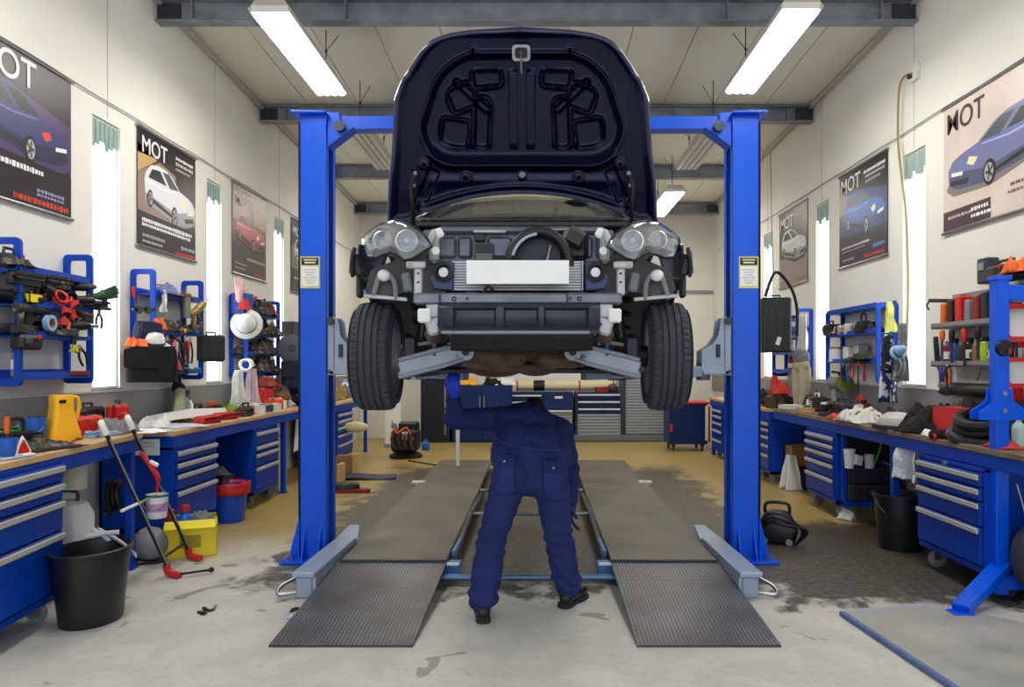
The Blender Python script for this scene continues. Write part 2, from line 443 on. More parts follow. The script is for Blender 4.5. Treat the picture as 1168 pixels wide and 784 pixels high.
# grey panel strip above the benches, trims and seams
for sx, nm in ((-1, 'left'), (1, 'right')):
    mb = MB(TRIMG); mb.box((sx*(WX-.012), (3+Y1)/2, 1.135), (.024, Y1-3, .31))
    mb.mat(SEAM).box((sx*(WX-.016), (3+Y1)/2, 1.29), (.03, Y1-3, .014))
    struct(mb.build('trim_%d' % (1 if sx < 0 else 2)), 'grey splash panel strip along the wall above the benches, %s' % ('jug side' if sx < 0 else 'hoist side'), 'trim')
    mb = MB(SEAM)
    for y in ((6.25, 8.33, 10.43) if sx < 0 else (7.1, 9.4, 11.6)):
        mb.box((sx*(WX-.001), y, (ZT+ceil_z(y))/2), (.006, .008, ceil_z(y)-ZT-.05))
    struct(mb.build('trim_%d' % (3 if sx < 0 else 4)), 'thin vertical wall joint seams above the windows', 'trim')
mb = MB(BEAM); mb.box((0, Y1-.02, 2.98), (2*WX, .05, .06))
struct(mb.build('trim_5'), 'grey horizontal rail on the end wall', 'trim')
mb = MB(SEAM)
for sx in (-1, 1): mb.box((sx*(WX-.03), (Y0+Y1)/2, (za+zb)/2-.03), (.05, Y1-Y0, .05), rot=(math.atan(-.035), 0, 0))
struct(mb.build('trim_6'), 'pale cornice strips where walls meet ceiling', 'trim')
# poster hanging wires along both walls
for sx, nm in ((-1, 'purple car'), (1, 'cream')):
    mb = MB(GREY)
    z = 3.71 if sx < 0 else 3.77
    pts = [(sx*(WX-.02), y, z-.008*math.sin((y-4)*2.4)**2) for y in [4+.25*i for i in range(44)]]
    mb.tube(pts, .0055, 6)
    tag(mb.build('hanging_wire'), 'long taut grey wire along wall above the %s posters' % ('cream and dark' if sx > 0 else 'dark and red'), 'wire')

# ------------------------------------------------------------------ lamps
def lamp(label, x, y, lit, group=None, wires=True):
    o = thing('ceiling_lamp', label, 'lamp', (x, y, 4.38-.035*(y-7)), 0, group)
    L = 1.85; w = .36
    out = [(-w/2, .02), (-w/2+.07, .11), (w/2-.07, .11), (w/2, .02), (w/2-.02, 0), (-w/2+.02, 0)]
    mb = MB(LAMPHOUSE)
    mb.loft([[(a, -L/2, b) for a, b in out], [(a, L/2, b) for a, b in out]]); mb.build('housing', o)
    d = MB(LAMPON if lit else mat('unlit_diffuser', (205, 204, 190), .3, trans=.2, spec=.6))
    n = 4
    for k in range(n):
        cx = lerp(-.115, .115, k/(n-1)); q = [(cx-.036, 0), (cx-.03, -.02), (cx, -.028), (cx+.03, -.02), (cx+.036, 0)]
        d.loft([[(a, -L/2+.03, b) for a, b in q], [(a, L/2-.03, b) for a, b in q]])
    d.build('diffuser', o)
    for s_ in (-1, 1): MB(WHITE).box((0, s_*(L/2-.008), .03), (w-.06, .02, .05), ch=.004).build('end_cap', o)
    top = ceil_z(y)-(4.38-.035*(y-7))
    for s_ in (-1, 1):
        yy = s_*.7; wm = MB(DGREY)
        wm.tube([(0, yy, .11), (0, yy, .36), (0, yy, top-.035*yy)], .006, 6); wm.ball((0, yy, .36), .016, 8, 6)
        wm.tube([(0, yy, .36), (.1*(1 if x < 0 else -1), yy+.12, top-.035*yy)], .004, 6)
        wm.build('suspension_wire', o)
    return o
lamp('lit fluorescent ceiling lamp above the bench with the yellow jug', -2.17, 6.98, 1)
lamp('lit fluorescent ceiling lamp over the bench with the red box', 2.14, 6.93, 1)
lamp('unlit fluorescent lamp behind the lift post near the red car poster', -2.12, 9.65, 0)
lamp('unlit fluorescent lamp behind the lift post near the white sports car poster', 2.12, 9.65, 0)
lamp('small distant lit ceiling lamp on the red car poster side of hood', -2.15, 12.5, 1)
lamp('small distant lit ceiling lamp on the white sports car poster side', 2.15, 12.5, 1)
lamp('added unseen lit ceiling lamp over the entrance, wall of dark posters', -2.15, 4.0, 1)  # this pair is out of view, added for light by continuing the rows
lamp('added unseen lit ceiling lamp over the entrance, wall of cream poster', 2.15, 4.0, 1)

# socket and orange hose on the cream poster wall
o = thing('wall_socket', 'white wall socket above the cream poster with a plug in it', 'socket', (WX-.001, 7.05, 4.28))
mb = MB(WHITE); mb.box((-.02, 0, 0), (.04, .12, .16), ch=.006); mb.build('plate', o)
MB(GREY).lathe([(.028, 0), (.028, .01), (.02, .012), (.02, .002)], (-.04, 0, .03), 16, 'X').build('outlet', o)
MB(BLACK).box((-.05, .03, -.03), (.05, .04, .04), ch=.005).build('plug', o)
mb = MB(mat('hose_tan', (150, 128, 86), .5))
P = [W(1033, 84, 7.05), W(1019, 88, 7.2), W(1013, 105, 7.3), W(1014, 160, 7.32), W(1020, 200, 7.25), W(1026, 250, 7.15), W(1027, 330, 7.12), W(1024, 400, 7.15)]
P = [V((WX-.05, p.y, p.z)) for p in P]
mb.tube(smooth_path(P), .011, 8)
tag(mb.build('air_hose'), 'thin tan hose hanging down the wall beside the bright window', 'hose')
# ------------------------------------------------------------------ two-post lift
LX = -.055; LY = 5.74          # middle of the lift, front face of the posts
lift = thing('car_lift', 'blue two-post car lift with top crossbar and grey arms holding the car', 'lift', (LX, LY, 0))
def post(sx):
    x = sx*1.668; w, d, h = .205, .27, 3.44
    mb = MB(BLUE); t = .012
    xo = x+sx*(w/2); xi = x-sx*(w/2)
    mb.box((x, t/2, h/2), (w, t, h), ch=.004); mb.box((x, d-t/2, h/2), (w, t, h), ch=.004)
    mb.box((xo-sx*t/2, d/2, h/2), (t, d, h), ch=.004)
    for yy in (.045, d-.045): mb.box((xi+sx*t/2, yy, h/2), (t, .05, h))
    mb.box((x, .05, h/2), (w*.96, .01, h-.02)); mb.box((x, d-.06, h/2), (w*.96, .01, h-.02))
    mb.box((x+sx*.02, .12, h+.005), (w+.06, .36, .02), ch=.004)
    for yy in (-.0, d):           # flared gussets at the foot
        mb.add([(xo, yy-.004, .02), (xo+sx*.085, yy-.004, .02), (xo, yy-.004, .34), (xo, yy+.008, .02), (xo+sx*.085, yy+.008, .02), (xo, yy+.008, .34)],
               [(0, 1, 2), (3, 5, 4), (0, 3, 4, 1), (1, 4, 5, 2), (2, 5, 3, 0)])
    for xx in (-.06, .06):
        mb.add([(x+xx-.005, -.0, .02), (x+xx-.005, -.1, .02), (x+xx-.005, 0, .26), (x+xx+.005, 0, .02), (x+xx+.005, -.1, .02), (x+xx+.005, 0, .26)],
               [(0, 1, 2), (3, 5, 4), (0, 3, 4, 1), (1, 4, 5, 2), (2, 5, 3, 0)])
    o = mb.build('post', lift)
    mb = MB(BLUE); mb.box((x+sx*.03, d/2, .011), (w+.17, d+.26, .022), ch=.004)
    b = mb.build('base_plate', o)
    mb = MB(STEEL)
    for (xx, yy) in ((x+sx*.15, -.06), (x+sx*.15, d+.06), (x-sx*.02, -.09), (x-sx*.02, d+.09)):
        mb.cyl((xx, yy, .0), (xx, yy, .07), .011, n=8); mb.cyl((xx, yy, .022), (xx, yy, .042), .02, n=6)
    mb.build('anchor_bolt', b)
    # rating label
    lz = H+(VY-311)/148
    mb = MB(mat('label_yellow', (214, 206, 120), .5)); mb.box((x+sx*.02-.0, -.003, lz), (.15, .004, .245))
    lb = mb.build('warning_label', o)
    mb = MB(PAPER); mb.box((x+sx*.02, -.006, lz-.03), (.132, .002, .15)); mb.mat(BLACK).box((x+sx*.02, -.006, lz+.085), (.132, .002, .055))
    mb.mat(mat('label_yellow', (0, 0, 0))).box((x+sx*.02, -.0075, lz+.096), (.1, .002, .012)); mb.mat(PAPER).box((x+sx*.02, -.0075, lz+.075), (.085, .002, .01))
    mb.mat(flat((176, 180, 186)))
    for k in range(6): mb.box((x+sx*.02, -.0075, lz+.02-.02*k), (.1-.02*(k % 3), .002, .006))
    mb.build('print', lb)
    mb = MB(GUN); mb.tube([(xo+sx*.012, .03, .1), (xo+sx*.012, .03, h-.05)], .007, 6)
    mb.tube([(xo-sx*.03, .2, h+.0), (xo-sx*.03, .18, h+.05), (x-sx*.1, .15, h+.03)], .012, 6)
    mb.build('cable', o)
    # carriage: grey bracket reaching in to the car
    mb = MB(ARM); z0, z1 = 1.43, 1.88; xb = xi-sx*.0
    out = [(0, 0), (.06, 0), (.17, .02), (.23, .03), (.23, .19), (.15, .24), (.1, .31), (.085, .42), (.06, .45), (0, .45)]
    M1 = Matrix(((-sx, 0, 0, xb), (0, 0, 1, .03), (0, 1, 0, z0), (0, 0, 0, 1)))
    mb.prism(out, .025, M1); M2 = M1.copy(); M2[1][3] = .2; mb.prism(out, .025, M2)
    mb.box((xb-sx*.03, .12, z0+.22), (.05, .2, .44), ch=.005)
    mb.box((xb-sx*.12, .12, z0+.02), (.2, .2, .03), ch=.004)
    mb.box((xb-sx*.19, .12, z0+.12), (.07, .15, .17), ch=.012)
    cr = mb.build('carriage', lift)
    mb = MB(DSTEEL); mb.box((xb-sx*.105, .022, z0+.19), (.03, .02, .1), ch=.004); mb.build('slot_cover', cr)
    MB(DSTEEL).cyl((xb-sx*.03, .0, z0+.42), (xb-sx*.03, .05, z0+.42), .03, n=12).build('latch_pin', cr)
    MB(DSTEEL).cyl((xb-sx*.02, .015, z0+.03), (xb-sx*.02, .035, z0+.03), .014, n=8).build('bolt', cr)
    for sy in (-1, 1):            # swing arms to the sills, plus pads
        a = V((xb-sx*.2, .12, z0+.03)); b = V((sx*(.42 if sy < 0 else .7)-.03, sy*.52+.1, z0+.0))
        mb = MB(ARM); mb.bar(a, lerp(a, b, .62), .12, .08, .006); mb.bar(lerp(a, b, .5), b, .085, .055, .006)
        mb.cyl(a-V((0, 0, .07)), a+V((0, 0, .07)), .055, n=16)
        am = mb.build('lift_arm', lift)
        MB(RUBBER).lathe([(.0, .0), (.04, 0), (.04, .03), (.065, .035), (.065, .06), (0, .06)], b+V((0, 0, .025)), 18).build('pad', am)
    return o
post(-1); post(1)
mb = MB(BLUE); z = 3.4
mb.box((0, .125, z), (3.34, .12, .105), ch=.005)
for sx in (-1, 1):
    mb.box((sx*1.62, .12, z+.01), (.3, .17, .13), ch=.01); mb.add([(sx*1.56, .02, z-.05), (sx*1.36, .02, z-.05), (sx*1.56, .02, z-.2), (sx*1.56, .16, z-.05), (sx*1.36, .16, z-.05), (sx*1.56, .16, z-.2)],
        [(0, 1, 2), (3, 5, 4), (0, 3, 4, 1), (1, 4, 5, 2), (2, 5, 3, 0)])
cb = mb.build('crossbar', lift)
for sx in (-1, 1): MB(DSTEEL).lathe([(.0, -.02), (.042, -.02), (.03, 0), (.042, .02), (0, .02)], (sx*1.46, -.0, z-.05), 18, 'Y').build('pulley', cb)

# ------------------------------------------------------------------ low drive-on platform lift
DECK = mat('worn_steel_deck', (98, 92, 80), .5, .35, var=.35, vscale=2.2, bump=.1, bscale=50)
def tread_material():
    m = mat('tread_plate', (92, 92, 96), .4, .5)
    nt = m.node_tree; N = nt.nodes; L = nt.links; p = N['Principled BSDF']
    tc = N.new('ShaderNodeTexCoord'); mp = N.new('ShaderNodeMapping'); mp.inputs['Rotation'].default_value = (0, 0, R(45)); mp.inputs['Scale'].default_value = (32, 32, 32)
    L.new(tc.outputs['Object'], mp.inputs[0]); b = N.new('ShaderNodeBump'); b.inputs['Strength'].default_value = .6; b.inputs['Distance'].default_value = .03
    ch = N.new('ShaderNodeTexBrick'); ch.inputs['Scale'].default_value = 1.; ch.inputs['Mortar Size'].default_value = .2; ch.inputs['Mortar Smooth'].default_value = .4; ch.offset = .5
    ch.inputs['Brick Width'].default_value = 1.; ch.inputs['Row Height'].default_value = .5
    L.new(mp.outputs[0], ch.inputs[0]); L.new(ch.outputs['Fac'], b.inputs['Height']); b.invert = True; L.new(b.outputs[0], p.inputs['Normal'])
    n = N.new('ShaderNodeTexNoise'); n.inputs['Scale'].default_value = 2.6; n.inputs['Detail'].default_value = 6; L.new(tc.outputs['Object'], n.inputs['Vector'])
    r = N.new('ShaderNodeValToRGB'); r.color_ramp.elements[0].position = .36; r.color_ramp.elements[1].position = .66; r.color_ramp.elements[0].color = lin((116, 113, 112)); r.color_ramp.elements[1].color = lin((182, 186, 196))
    L.new(n.outputs['Fac'], r.inputs['Fac'])
    mx = N.new('ShaderNodeMix'); mx.data_type = 'RGBA'; L.new(ch.outputs['Fac'], mx.inputs[0]); L.new(r.outputs[0], mx.inputs[6]); mx.inputs[7].default_value = lin((74, 72, 74)); L.new(mx.outputs[2], p.inputs['Base Color'])
    return m
TREAD = tread_material()
FB = mat('steel_blue_frame', (70, 116, 178), .45, .1, var=.15)
pl = thing('platform_lift', 'low scissor lift of two worn steel runways with tread-plate ramps lying between the posts', 'vehicle lift', (-.055, 5.3, 0))
for sx in (-1, 1):
    x = sx*.96; w = .75
    fr = MB(FB)
    for xx in (x-w/2+.03, x+w/2-.03): fr.box((xx, 1.72, .075), (.05, 3.4, .07))
    fr.mat(GUN)
    for k in range(7): fr.box((x, .2+k*.5, .05), (w-.1, .06, .05))
    xs = x-sx*(w/2+.02)
    fr.mat(GUN).bar((xs, .1, .05), (xs, 1.75, .1), .04, .06); fr.bar((xs, 1.7, .1), (xs, 3.3, .05), .04, .06)
    fr.mat(FB).bar((xs+.0, .25, .1), (xs, 1.1, .06), .03, .05)
    p_ = fr.build('platform', pl)
    MB(DECK).box((x, 1.72, .115), (w, 3.46, .03), ch=.006).build('deck', p_)
    MB(mat('deck_edge', (40, 46, 62), .45, .3)).box((x, -.012, .1), (w, .022, .06), ch=.004).build('edge_lip', p_)
    MB(DECK).box((x, 4.5, .11), (w*.98, 2.0, .03), ch=.006).build('rear_deck', p_)
    mb = MB(TREAD)
    y0, y1 = -1.31, -.015; xa = x+(-.035 if sx < 0 else .02)
    vs = [(x-w/2*1.01+(-.02 if sx < 0 else .0), y1, .115), (x+w/2*1.01+(.0 if sx < 0 else .02), y1, .115), (xa+.385, y0, .012), (xa-.385, y0, .012)]
    mb.add([(a, b, c) for a, b, c in vs]+[(a, b, c-.012) for a, b, c in vs], [(0, 1, 2, 3), (4, 7, 6, 5), (0, 4, 5, 1), (1, 5, 6, 2), (2, 6, 7, 3), (3, 7, 4, 0)])
    mb.build('ramp_plate', pl, sharp=20)
    mb = MB(GUN); mb.cyl((x-w/2, -.012, .108), (x+w/2, -.012, .108), .014, n=10); mb.build('hinge_rod', p_)
    mb = MB(FB); mb.box((x-sx*(w/2+.03), .05, .05), (.13, .14, .09), ch=.006); mb.mat(WHITE).box((x-sx*(w/2+.03), -.022, .1), (.12, .02, .02), ch=.003); mb.build('end_block', p_)
    mb = MB(mat('pale_steel', (190, 194, 196), .4, .4)); mb.box((x+sx*(w/2-.005), 3.45, .12), (.16, .1, .05), ch=.01); mb.build('roller_block', p_)
mb = MB(mat('pipe_blue_steel', (96, 124, 156), .35, .5)); mb.cyl((-.62, -.16, .045), (.62, -.16, .045), .024, n=14); mb.build('cross_pipe', pl)
for yy in (1.75, 3.05):
    MB(STEEL).cyl((-.58, yy, .1), (.58, yy, .1), .018, n=12).build('cross_pipe', pl)
# grey steel rails lying along the outer side of the runways
for sx in (-1, 1):
    lab = 'grey steel support rail resting beside the runway near the %s' % ('hand truck' if sx < 0 else 'coiled black hose on the floor')
    o = thing('support_rail', lab, 'rail', (-.06+sx*1.445, 4.8, 0), R(sx*1.5))
    mb = MB(ARM); L = 1.0
    mb.box((0, L/2, .155), (.15, L, .035), ch=.006); mb.box((-sx*.07, L/2, .09), (.02, L-.02, .1))
    mb.add([(-.085, L, .155), (.085, L, .155), (.02, L+.3, .2), (-.06, L+.3, .2), (-.085, L, .12), (.085, L, .12), (.02, L+.3, .17), (-.06, L+.3, .17)],
           [(0, 1, 2, 3), (4, 7, 6, 5), (0, 4, 5, 1), (1, 5, 6, 2), (2, 6, 7, 3), (3, 7, 4, 0)])
    r_ = mb.build('rail_beam', o)
    for yy in (.07, L-.1): MB(ARM).box((0, yy, .07), (.11, .1, .14), ch=.008).build('foot', o)
    mb = MB(STEEL); mb.tube(smooth_path([(sx*.05, .05, .03), (sx*.16, .0, .03), (sx*.17, .1, .06), (sx*.07, .2, .1)]), .011, 8); mb.build('hook', o)

# ------------------------------------------------------------------ the raised car
NAVY = mat('navy_car_paint', (15, 22, 66), .24, .25, coat=.8)
NAVYIN = mat('navy_inner_panel', (11, 16, 48), .24, .5, coat=.15, spec=.4)
RADG = mat('radiator_grey', (96, 100, 112), .42, .5, var=.25, vscale=9)
LGREY = mat('light_bracket_grey', (176, 178, 182), .45, .35, var=.12)
XC, AY, ZT0 = -.085, 4.15, 1.26
car = thing('car', 'dark navy car raised on the lift with its bumper off and bonnet open', 'car', (XC, AY, ZT0))
def cb_(mb, name, parent=car, **k): return mb.build(name, parent, world=True, **k)
# bonnet ------------------------------------------------
HP = [(0, .80), (.10, .79), (.22, .775), (.37, .745), (.5, .728), (.66, .707), (.74, .665), (.82, .60), (.89, .545), (.94, .48), (.965, .40), (.985, .26), (1.0, .0)]
def hood_hw(t):
    for (a, wa), (b, wb) in zip(HP, HP[1:]):
        if t <= b: return lerp(wa, wb, (t-a)/(b-a))
    return 0.
hb0, hb1 = V((0, 4.55, 2.40)), V((0, 4.14, 3.375)); hax = (hb1-hb0); HL = hax.length; hax = hax/HL
hnrm = V((1, 0, 0)).cross(hax); hnrm = -hnrm if hnrm.y > 0 else hnrm    # towards the camera side (underside of the bonnet)
OUT = [(hood_hw(t)*1., t*HL) for t in [i/60 for i in range(61)]]
def hood_top(X):          # height of the tip edge over X
    X = abs(X); best = HL
    for (a, wa), (b, wb) in zip(HP, HP[1:]):
        if wb <= X <= wa and a >= .6: return lerp(a, b, (wa-X)/(wa-wb+1e-9))*HL
    return HL if X < .01 else .62*HL
def hood_bot(X): return .158*(1-min(1, abs(X)/.70)**2.1) if abs(X) < .70 else 0.
def rb(X, Z, cx, cy, hw, hh, r, rot=0.):
    dx, dy = X-cx, Z-cy
    if rot: c, s_ = math.cos(rot), math.sin(rot); dx, dy = c*dx+s_*dy, -s_*dx+c*dy
    qx, qy = abs(dx)-hw+r, abs(dy)-hh+r
    return math.hypot(max(qx, 0), max(qy, 0))+min(max(qx, qy), 0)-r
def hood_relief(X, Z, edge):
    X = abs(X); h = 0.
    h += .022*(1-sstep(.0, .05, edge))                       # folded outer flange
    # big pressed dish, narrower towards the tip
    wd = .585 if Z < .55 else .585-(Z-.55)*.38
    d = rb(X, Z, 0, .635, wd, .30, .2)
    h -= .05*(1-(sstep(-.035, .012, d) if Z > .5 else lerp(sstep(-.06, .012, d), sstep(-.035, .012, d), sstep(.34, .5, Z))))
    h += .02*math.exp(-(d/.016)**2)+.03*math.exp(-((d-.012)/.022)**2)*sstep(.42, .36, Z)
    ins = 1-sstep(-.11, -.07, d)
    pk = min(rb(X, Z, .395, .50, .085, .085, .03, .15), rb(X, Z, .345, .70, .08, .07, .03, -.35), rb(X, Z, .235, .555, .05, .15, .045, .06), rb(X, Z, .2, .81, .085, .055, .03, -.1))
    h += ins*(.026*math.exp(-(pk/.011)**2)-.018*(1-sstep(-.022, 0, pk)))
    ax = abs(rb(X, Z, .3, .72, .13, .006, .005, .75))
    h += ins*.028*math.exp(-(ax/.013)**2)
    h += ins*.014*(1-sstep(.02, .03, abs(X-.05)))
    # lower band with a pressed ridge along the windscreen edge
    h += .02*math.exp(-((Z-.235-.0*X)/.03)**2)*(1-sstep(.5, .62, X))*0.6
    arc = Z-(hood_bot(X)+.045)
    h += .02*math.exp(-(arc/.016)**2)*(1-sstep(.5, .66, X))
    for (cx, cy, r) in ((.335, .258, .028), (0., .268, .018), (.575, .335, .022), (.27, .955, .018)):
        q = math.hypot(X-cx, Z-cy); h += .012*math.exp(-((q-r)/.009)**2)-.012*(1-sstep(r*.5, r*.8, q))
    st = rb(X, Z, .56, .21, .035, .1, .02, .45); h -= .014*(1-sstep(-.01, .005, st))
    bx = rb(X, Z, .64, .45, .014, .36, .01, .0); h += .012*math.exp(-(bx/.015)**2)
    return h
def hood_pt(u, v, inner):
    # columns follow the outline: sideways u in -1..1, upwards v in 0..1
    Z0 = v*HL
    X = u*hood_hw(v)
    zb_ = hood_bot(X)
    Z = lerp(zb_, HL, v) if zb_ > 0 else Z0
    # keep outline while lifting the lower edge to the windscreen arc
    Z = Z0+(zb_)*(1-v)
    edge = min((1-abs(u))*hood_hw(v), (HL-Z)*1.0, Z-zb_+.0)
    crown = -.055*(X/.8)**2-.09*max(0, v-.75)**1.5
    h = crown*-1.0*0 + (hood_relief(X, Z, max(edge, 0)) if inner else -.03)
    base = hb0+hax*Z+V((X, 0, 0))+hnrm*(.05*(X/.8)**2+.22*max(0, v-.72)**1.6)
    if inner: base = base+hnrm*h
    else: base = base-hnrm*(.09*min(1, max(edge, 0)/.09))
    return base+V((XC, 0, 0))
NU, NV = 250, 210
mb = MB(NAVY)
mb.grid(lambda a, b: hood_pt(2*a-1, b, False), 60, 60)
hd = cb_(mb, 'bonnet', sharp=60)
mb = MB(NAVYIN); mb.grid(lambda a, b: hood_pt(2*a-1, b, True), NU, NV)
inn = cb_(mb, 'inner_panel', hd, sharp=70)
mb = MB(NAVY)                      # rolled edge closing inner and outer skins
edge_pts = [hood_pt(-1, k/60, True) for k in range(61)]+[hood_pt(1, 1-k/60, True) for k in range(61)]
mb.tube([p-hnrm*.012 for p in edge_pts], .016, 8)
cb_(mb, 'edge_fold', hd, sharp=0)
def hp(X, Z, off): return hb0+hax*Z+V((X+XC, 0, 0))+hnrm*(off+.05*(X/.8)**2)
mb = MB(BLACK); Mh = Matrix((V((1, 0, 0)), hax, hnrm)).transposed()
mb.box(hp(0, .94, .03), (.1, .085, .06), Mh, .012); mb.mat(STEEL).ring(rrect(.1, .085, .02), rrect(.07, .055, .015), .01, Matrix.Translation(hp(0, .94, .06)) @ Mh.to_4x4())
mb.tube([hp(0, .95, .07), hp(0, .92, .12), hp(0, .86, .1), hp(.003, .835, .09)], .006, 8)
cb_(mb, 'striker_latch', hd)
for X in (-.27, .27, -.335, .335, -.575, .575):
    Z = {.27: .955, .335: .258, .575: .335}[abs(X)]
    mb = MB(BLACK); mb.lathe([(.012, -.02), (.026, -.02), (.024, .012), (.014, .016), (.012, .0)], (0, 0, 0), 16, M=Matrix.Translation(hp(X, Z, .012)) @ Mh.to_4x4()); cb_(mb, 'rubber_stop', hd)
mb = MB(STEEL); mb.lathe([(0, .01), (.02, .01), (.02, 0), (.0, 0)], (0, 0, 0), 12, M=Matrix.Translation(hp(0, .268, .006)) @ Mh.to_4x4()); cb_(mb, 'bolt', hd)
for sx in (-1, 1):
    mb = MB(GUN)
    mb.tube(smooth_path([hp(sx*.63, .3, .03), hp(sx*.655, .2, .05), hp(sx*.65, .1, .06), V((XC+sx*.66, 4.5, 2.36))]), .013, 8)
    mb.bar(hp(sx*.62, .28, .03), hp(sx*.655, .14, .035), .035, .02); mb.mat(STEEL)
    for zz in (.29, .22, .15): mb.lathe([(0, .02), (.012, .02), (.012, 0), (0, 0)], (0, 0, 0), 10, M=Matrix.Translation(hp(sx*(.625+.02*(.29-zz)/.1), zz, .03)) @ Mh.to_4x4())
    cb_(mb, 'bonnet_hinge', hd)

# body shell behind ------------------------------------------------
st = [(4.62, .80, 1.5, 2.38), (4.9, .85, 1.47, 2.40), (5.6, .87, 1.46, 2.42), (6.3, .87, 1.46, 2.42), (6.95, .85, 1.5, 2.40), (7.45, .80, 1.58, 2.34), (7.62, .68, 1.66, 2.2)]
def sec(y, w, zb, zs):
    q = [(-w*.86, zb), (-w*.97, zb+.12), (-w, zb+.42), (-w*.985, zs-.16), (-w*.92, zs-.02), (-w*.8, zs)]
    return [V((XC+a, y, b)) for a, b in q]+[V((XC-a, y, b)) for a, b in q[::-1]]
mb = MB(NAVY); mb.loft([sec(*s_) for s_ in st]); bs = cb_(mb, 'body_shell', sharp=40)
mb = MB(NAVY)                      # roof and pillars
def rf(u, v):
    y = lerp(5.48, 6.75, v); w = .58-.03*abs(v-.4); return V((XC+u*w, y, 2.71+.05*(1-u*u)-.12*(v-.35)**2*2))
mb.grid(lambda a, b: rf(2*a-1, b), 10, 10); mb.mat(mat('headliner', (196, 198, 188), .9)).grid(lambda a, b: rf(2*a-1, b)-V((0, 0, .03)), 10, 10); mb.mat(NAVY)
for sx in (-1, 1):
    for (y0, z0, y1, z1, w0) in ((4.68, 2.39, 5.5, 2.71, .74), (5.95, 2.42, 5.95, 2.74, .78), (7.25, 2.38, 6.7, 2.67, .74)):
        mb.bar((XC+sx*w0, y0, z0), (XC+sx*.575, y1, z1), .05, .06, .008)
    mb.tube([(XC+sx*.575, 5.5, 2.705), (XC+sx*.58, 6.0, 2.74), (XC+sx*.565, 6.75, 2.68)], .022, 8)
cb_(mb, 'roof', sharp=50)
GLASS = thin_glass('car_glass', (214, 224, 218), .03, .06, .75)
def glass(c):
    mb = MB(GLASS); a, b, c2, d = [V(q) for q in c]
    def g(u, v):
        p = lerp(lerp(a, b, u), lerp(d, c2, u), v); n = (b-a).cross(d-a).normalized(); return p+n*.05*(1-(2*u-1)**2)*(1 if n.y < 0 or n.z > 0 else -1)
    mb.grid(g, 12, 6); return mb
cb_(glass([(XC-.72, 4.66, 2.385), (XC+.72, 4.66, 2.385), (XC+.57, 5.5, 2.70), (XC-.57, 5.5, 2.70)]), 'windscreen', solid=.005)
cb_(glass([(XC-.7, 7.22, 2.39), (XC+.7, 7.22, 2.39), (XC+.54, 6.72, 2.67), (XC-.54, 6.72, 2.67)]), 'rear_window', solid=.005)
for sx in (-1, 1):
    cb_(glass([(XC+sx*.78, 4.8, 2.42), (XC+sx*.79, 7.0, 2.42), (XC+sx*.57, 6.65, 2.69), (XC+sx*.575, 5.54, 2.71)]), 'side_window', solid=.005)
SEAT = mat('seat_grey', (186, 190, 178), .9)
mb = MB(SEAT); mb.box((XC, 6.05, 2.43), (1.36, 1.9, .03), ch=.01); cb_(mb, 'cabin_trim')
for sx in (-1, 1):
    mb = MB(SEAT); mb.box((XC+sx*.36, 6.0, 2.45), (.46, .14, .3), rot=(-.2, 0, 0), ch=.05); mb.box((XC+sx*.36, 6.06, 2.65), (.26, .1, .15), ch=.04); cb_(mb, 'front_seat')
mb = MB(DGREY); mb.box((XC, 4.95, 2.42), (1.4, .5, .05), ch=.02); mb.box((XC+.36, 4.98, 2.46), (.4, .25, .08), ch=.03); ds = cb_(mb, 'dashboard')
mb = MB(BLACK); mb.tube([V((XC+.36+.17*math.cos(a), 5.35-.1*math.sin(a)*.4, 2.52+.16*math.sin(a))) for a in [2*PI*k/24 for k in range(24)]], .014, 8, closed=True); mb.bar((XC+.2, 5.35, 2.52), (XC+.52, 5.35, 2.52), .03, .02); cb_(mb, 'steering_wheel', ds)
mb = MB(DGREY); mb.box((XC, 4.58, 2.375), (1.5, .16, .03), rot=(.15, 0, 0), ch=.008)
for k in range(24): mb.mat(BLACK).box((XC-.6+k*.052, 4.545, 2.393), (.03, .05, .006))
mb.mat(BLACK); mb.bar((XC-.55, 4.6, 2.405), (XC+.05, 4.64, 2.415), .02, .015); mb.bar((XC+.08, 4.6, 2.405), (XC+.62, 4.64, 2.415), .02, .015)
cb_(mb, 'cowl')
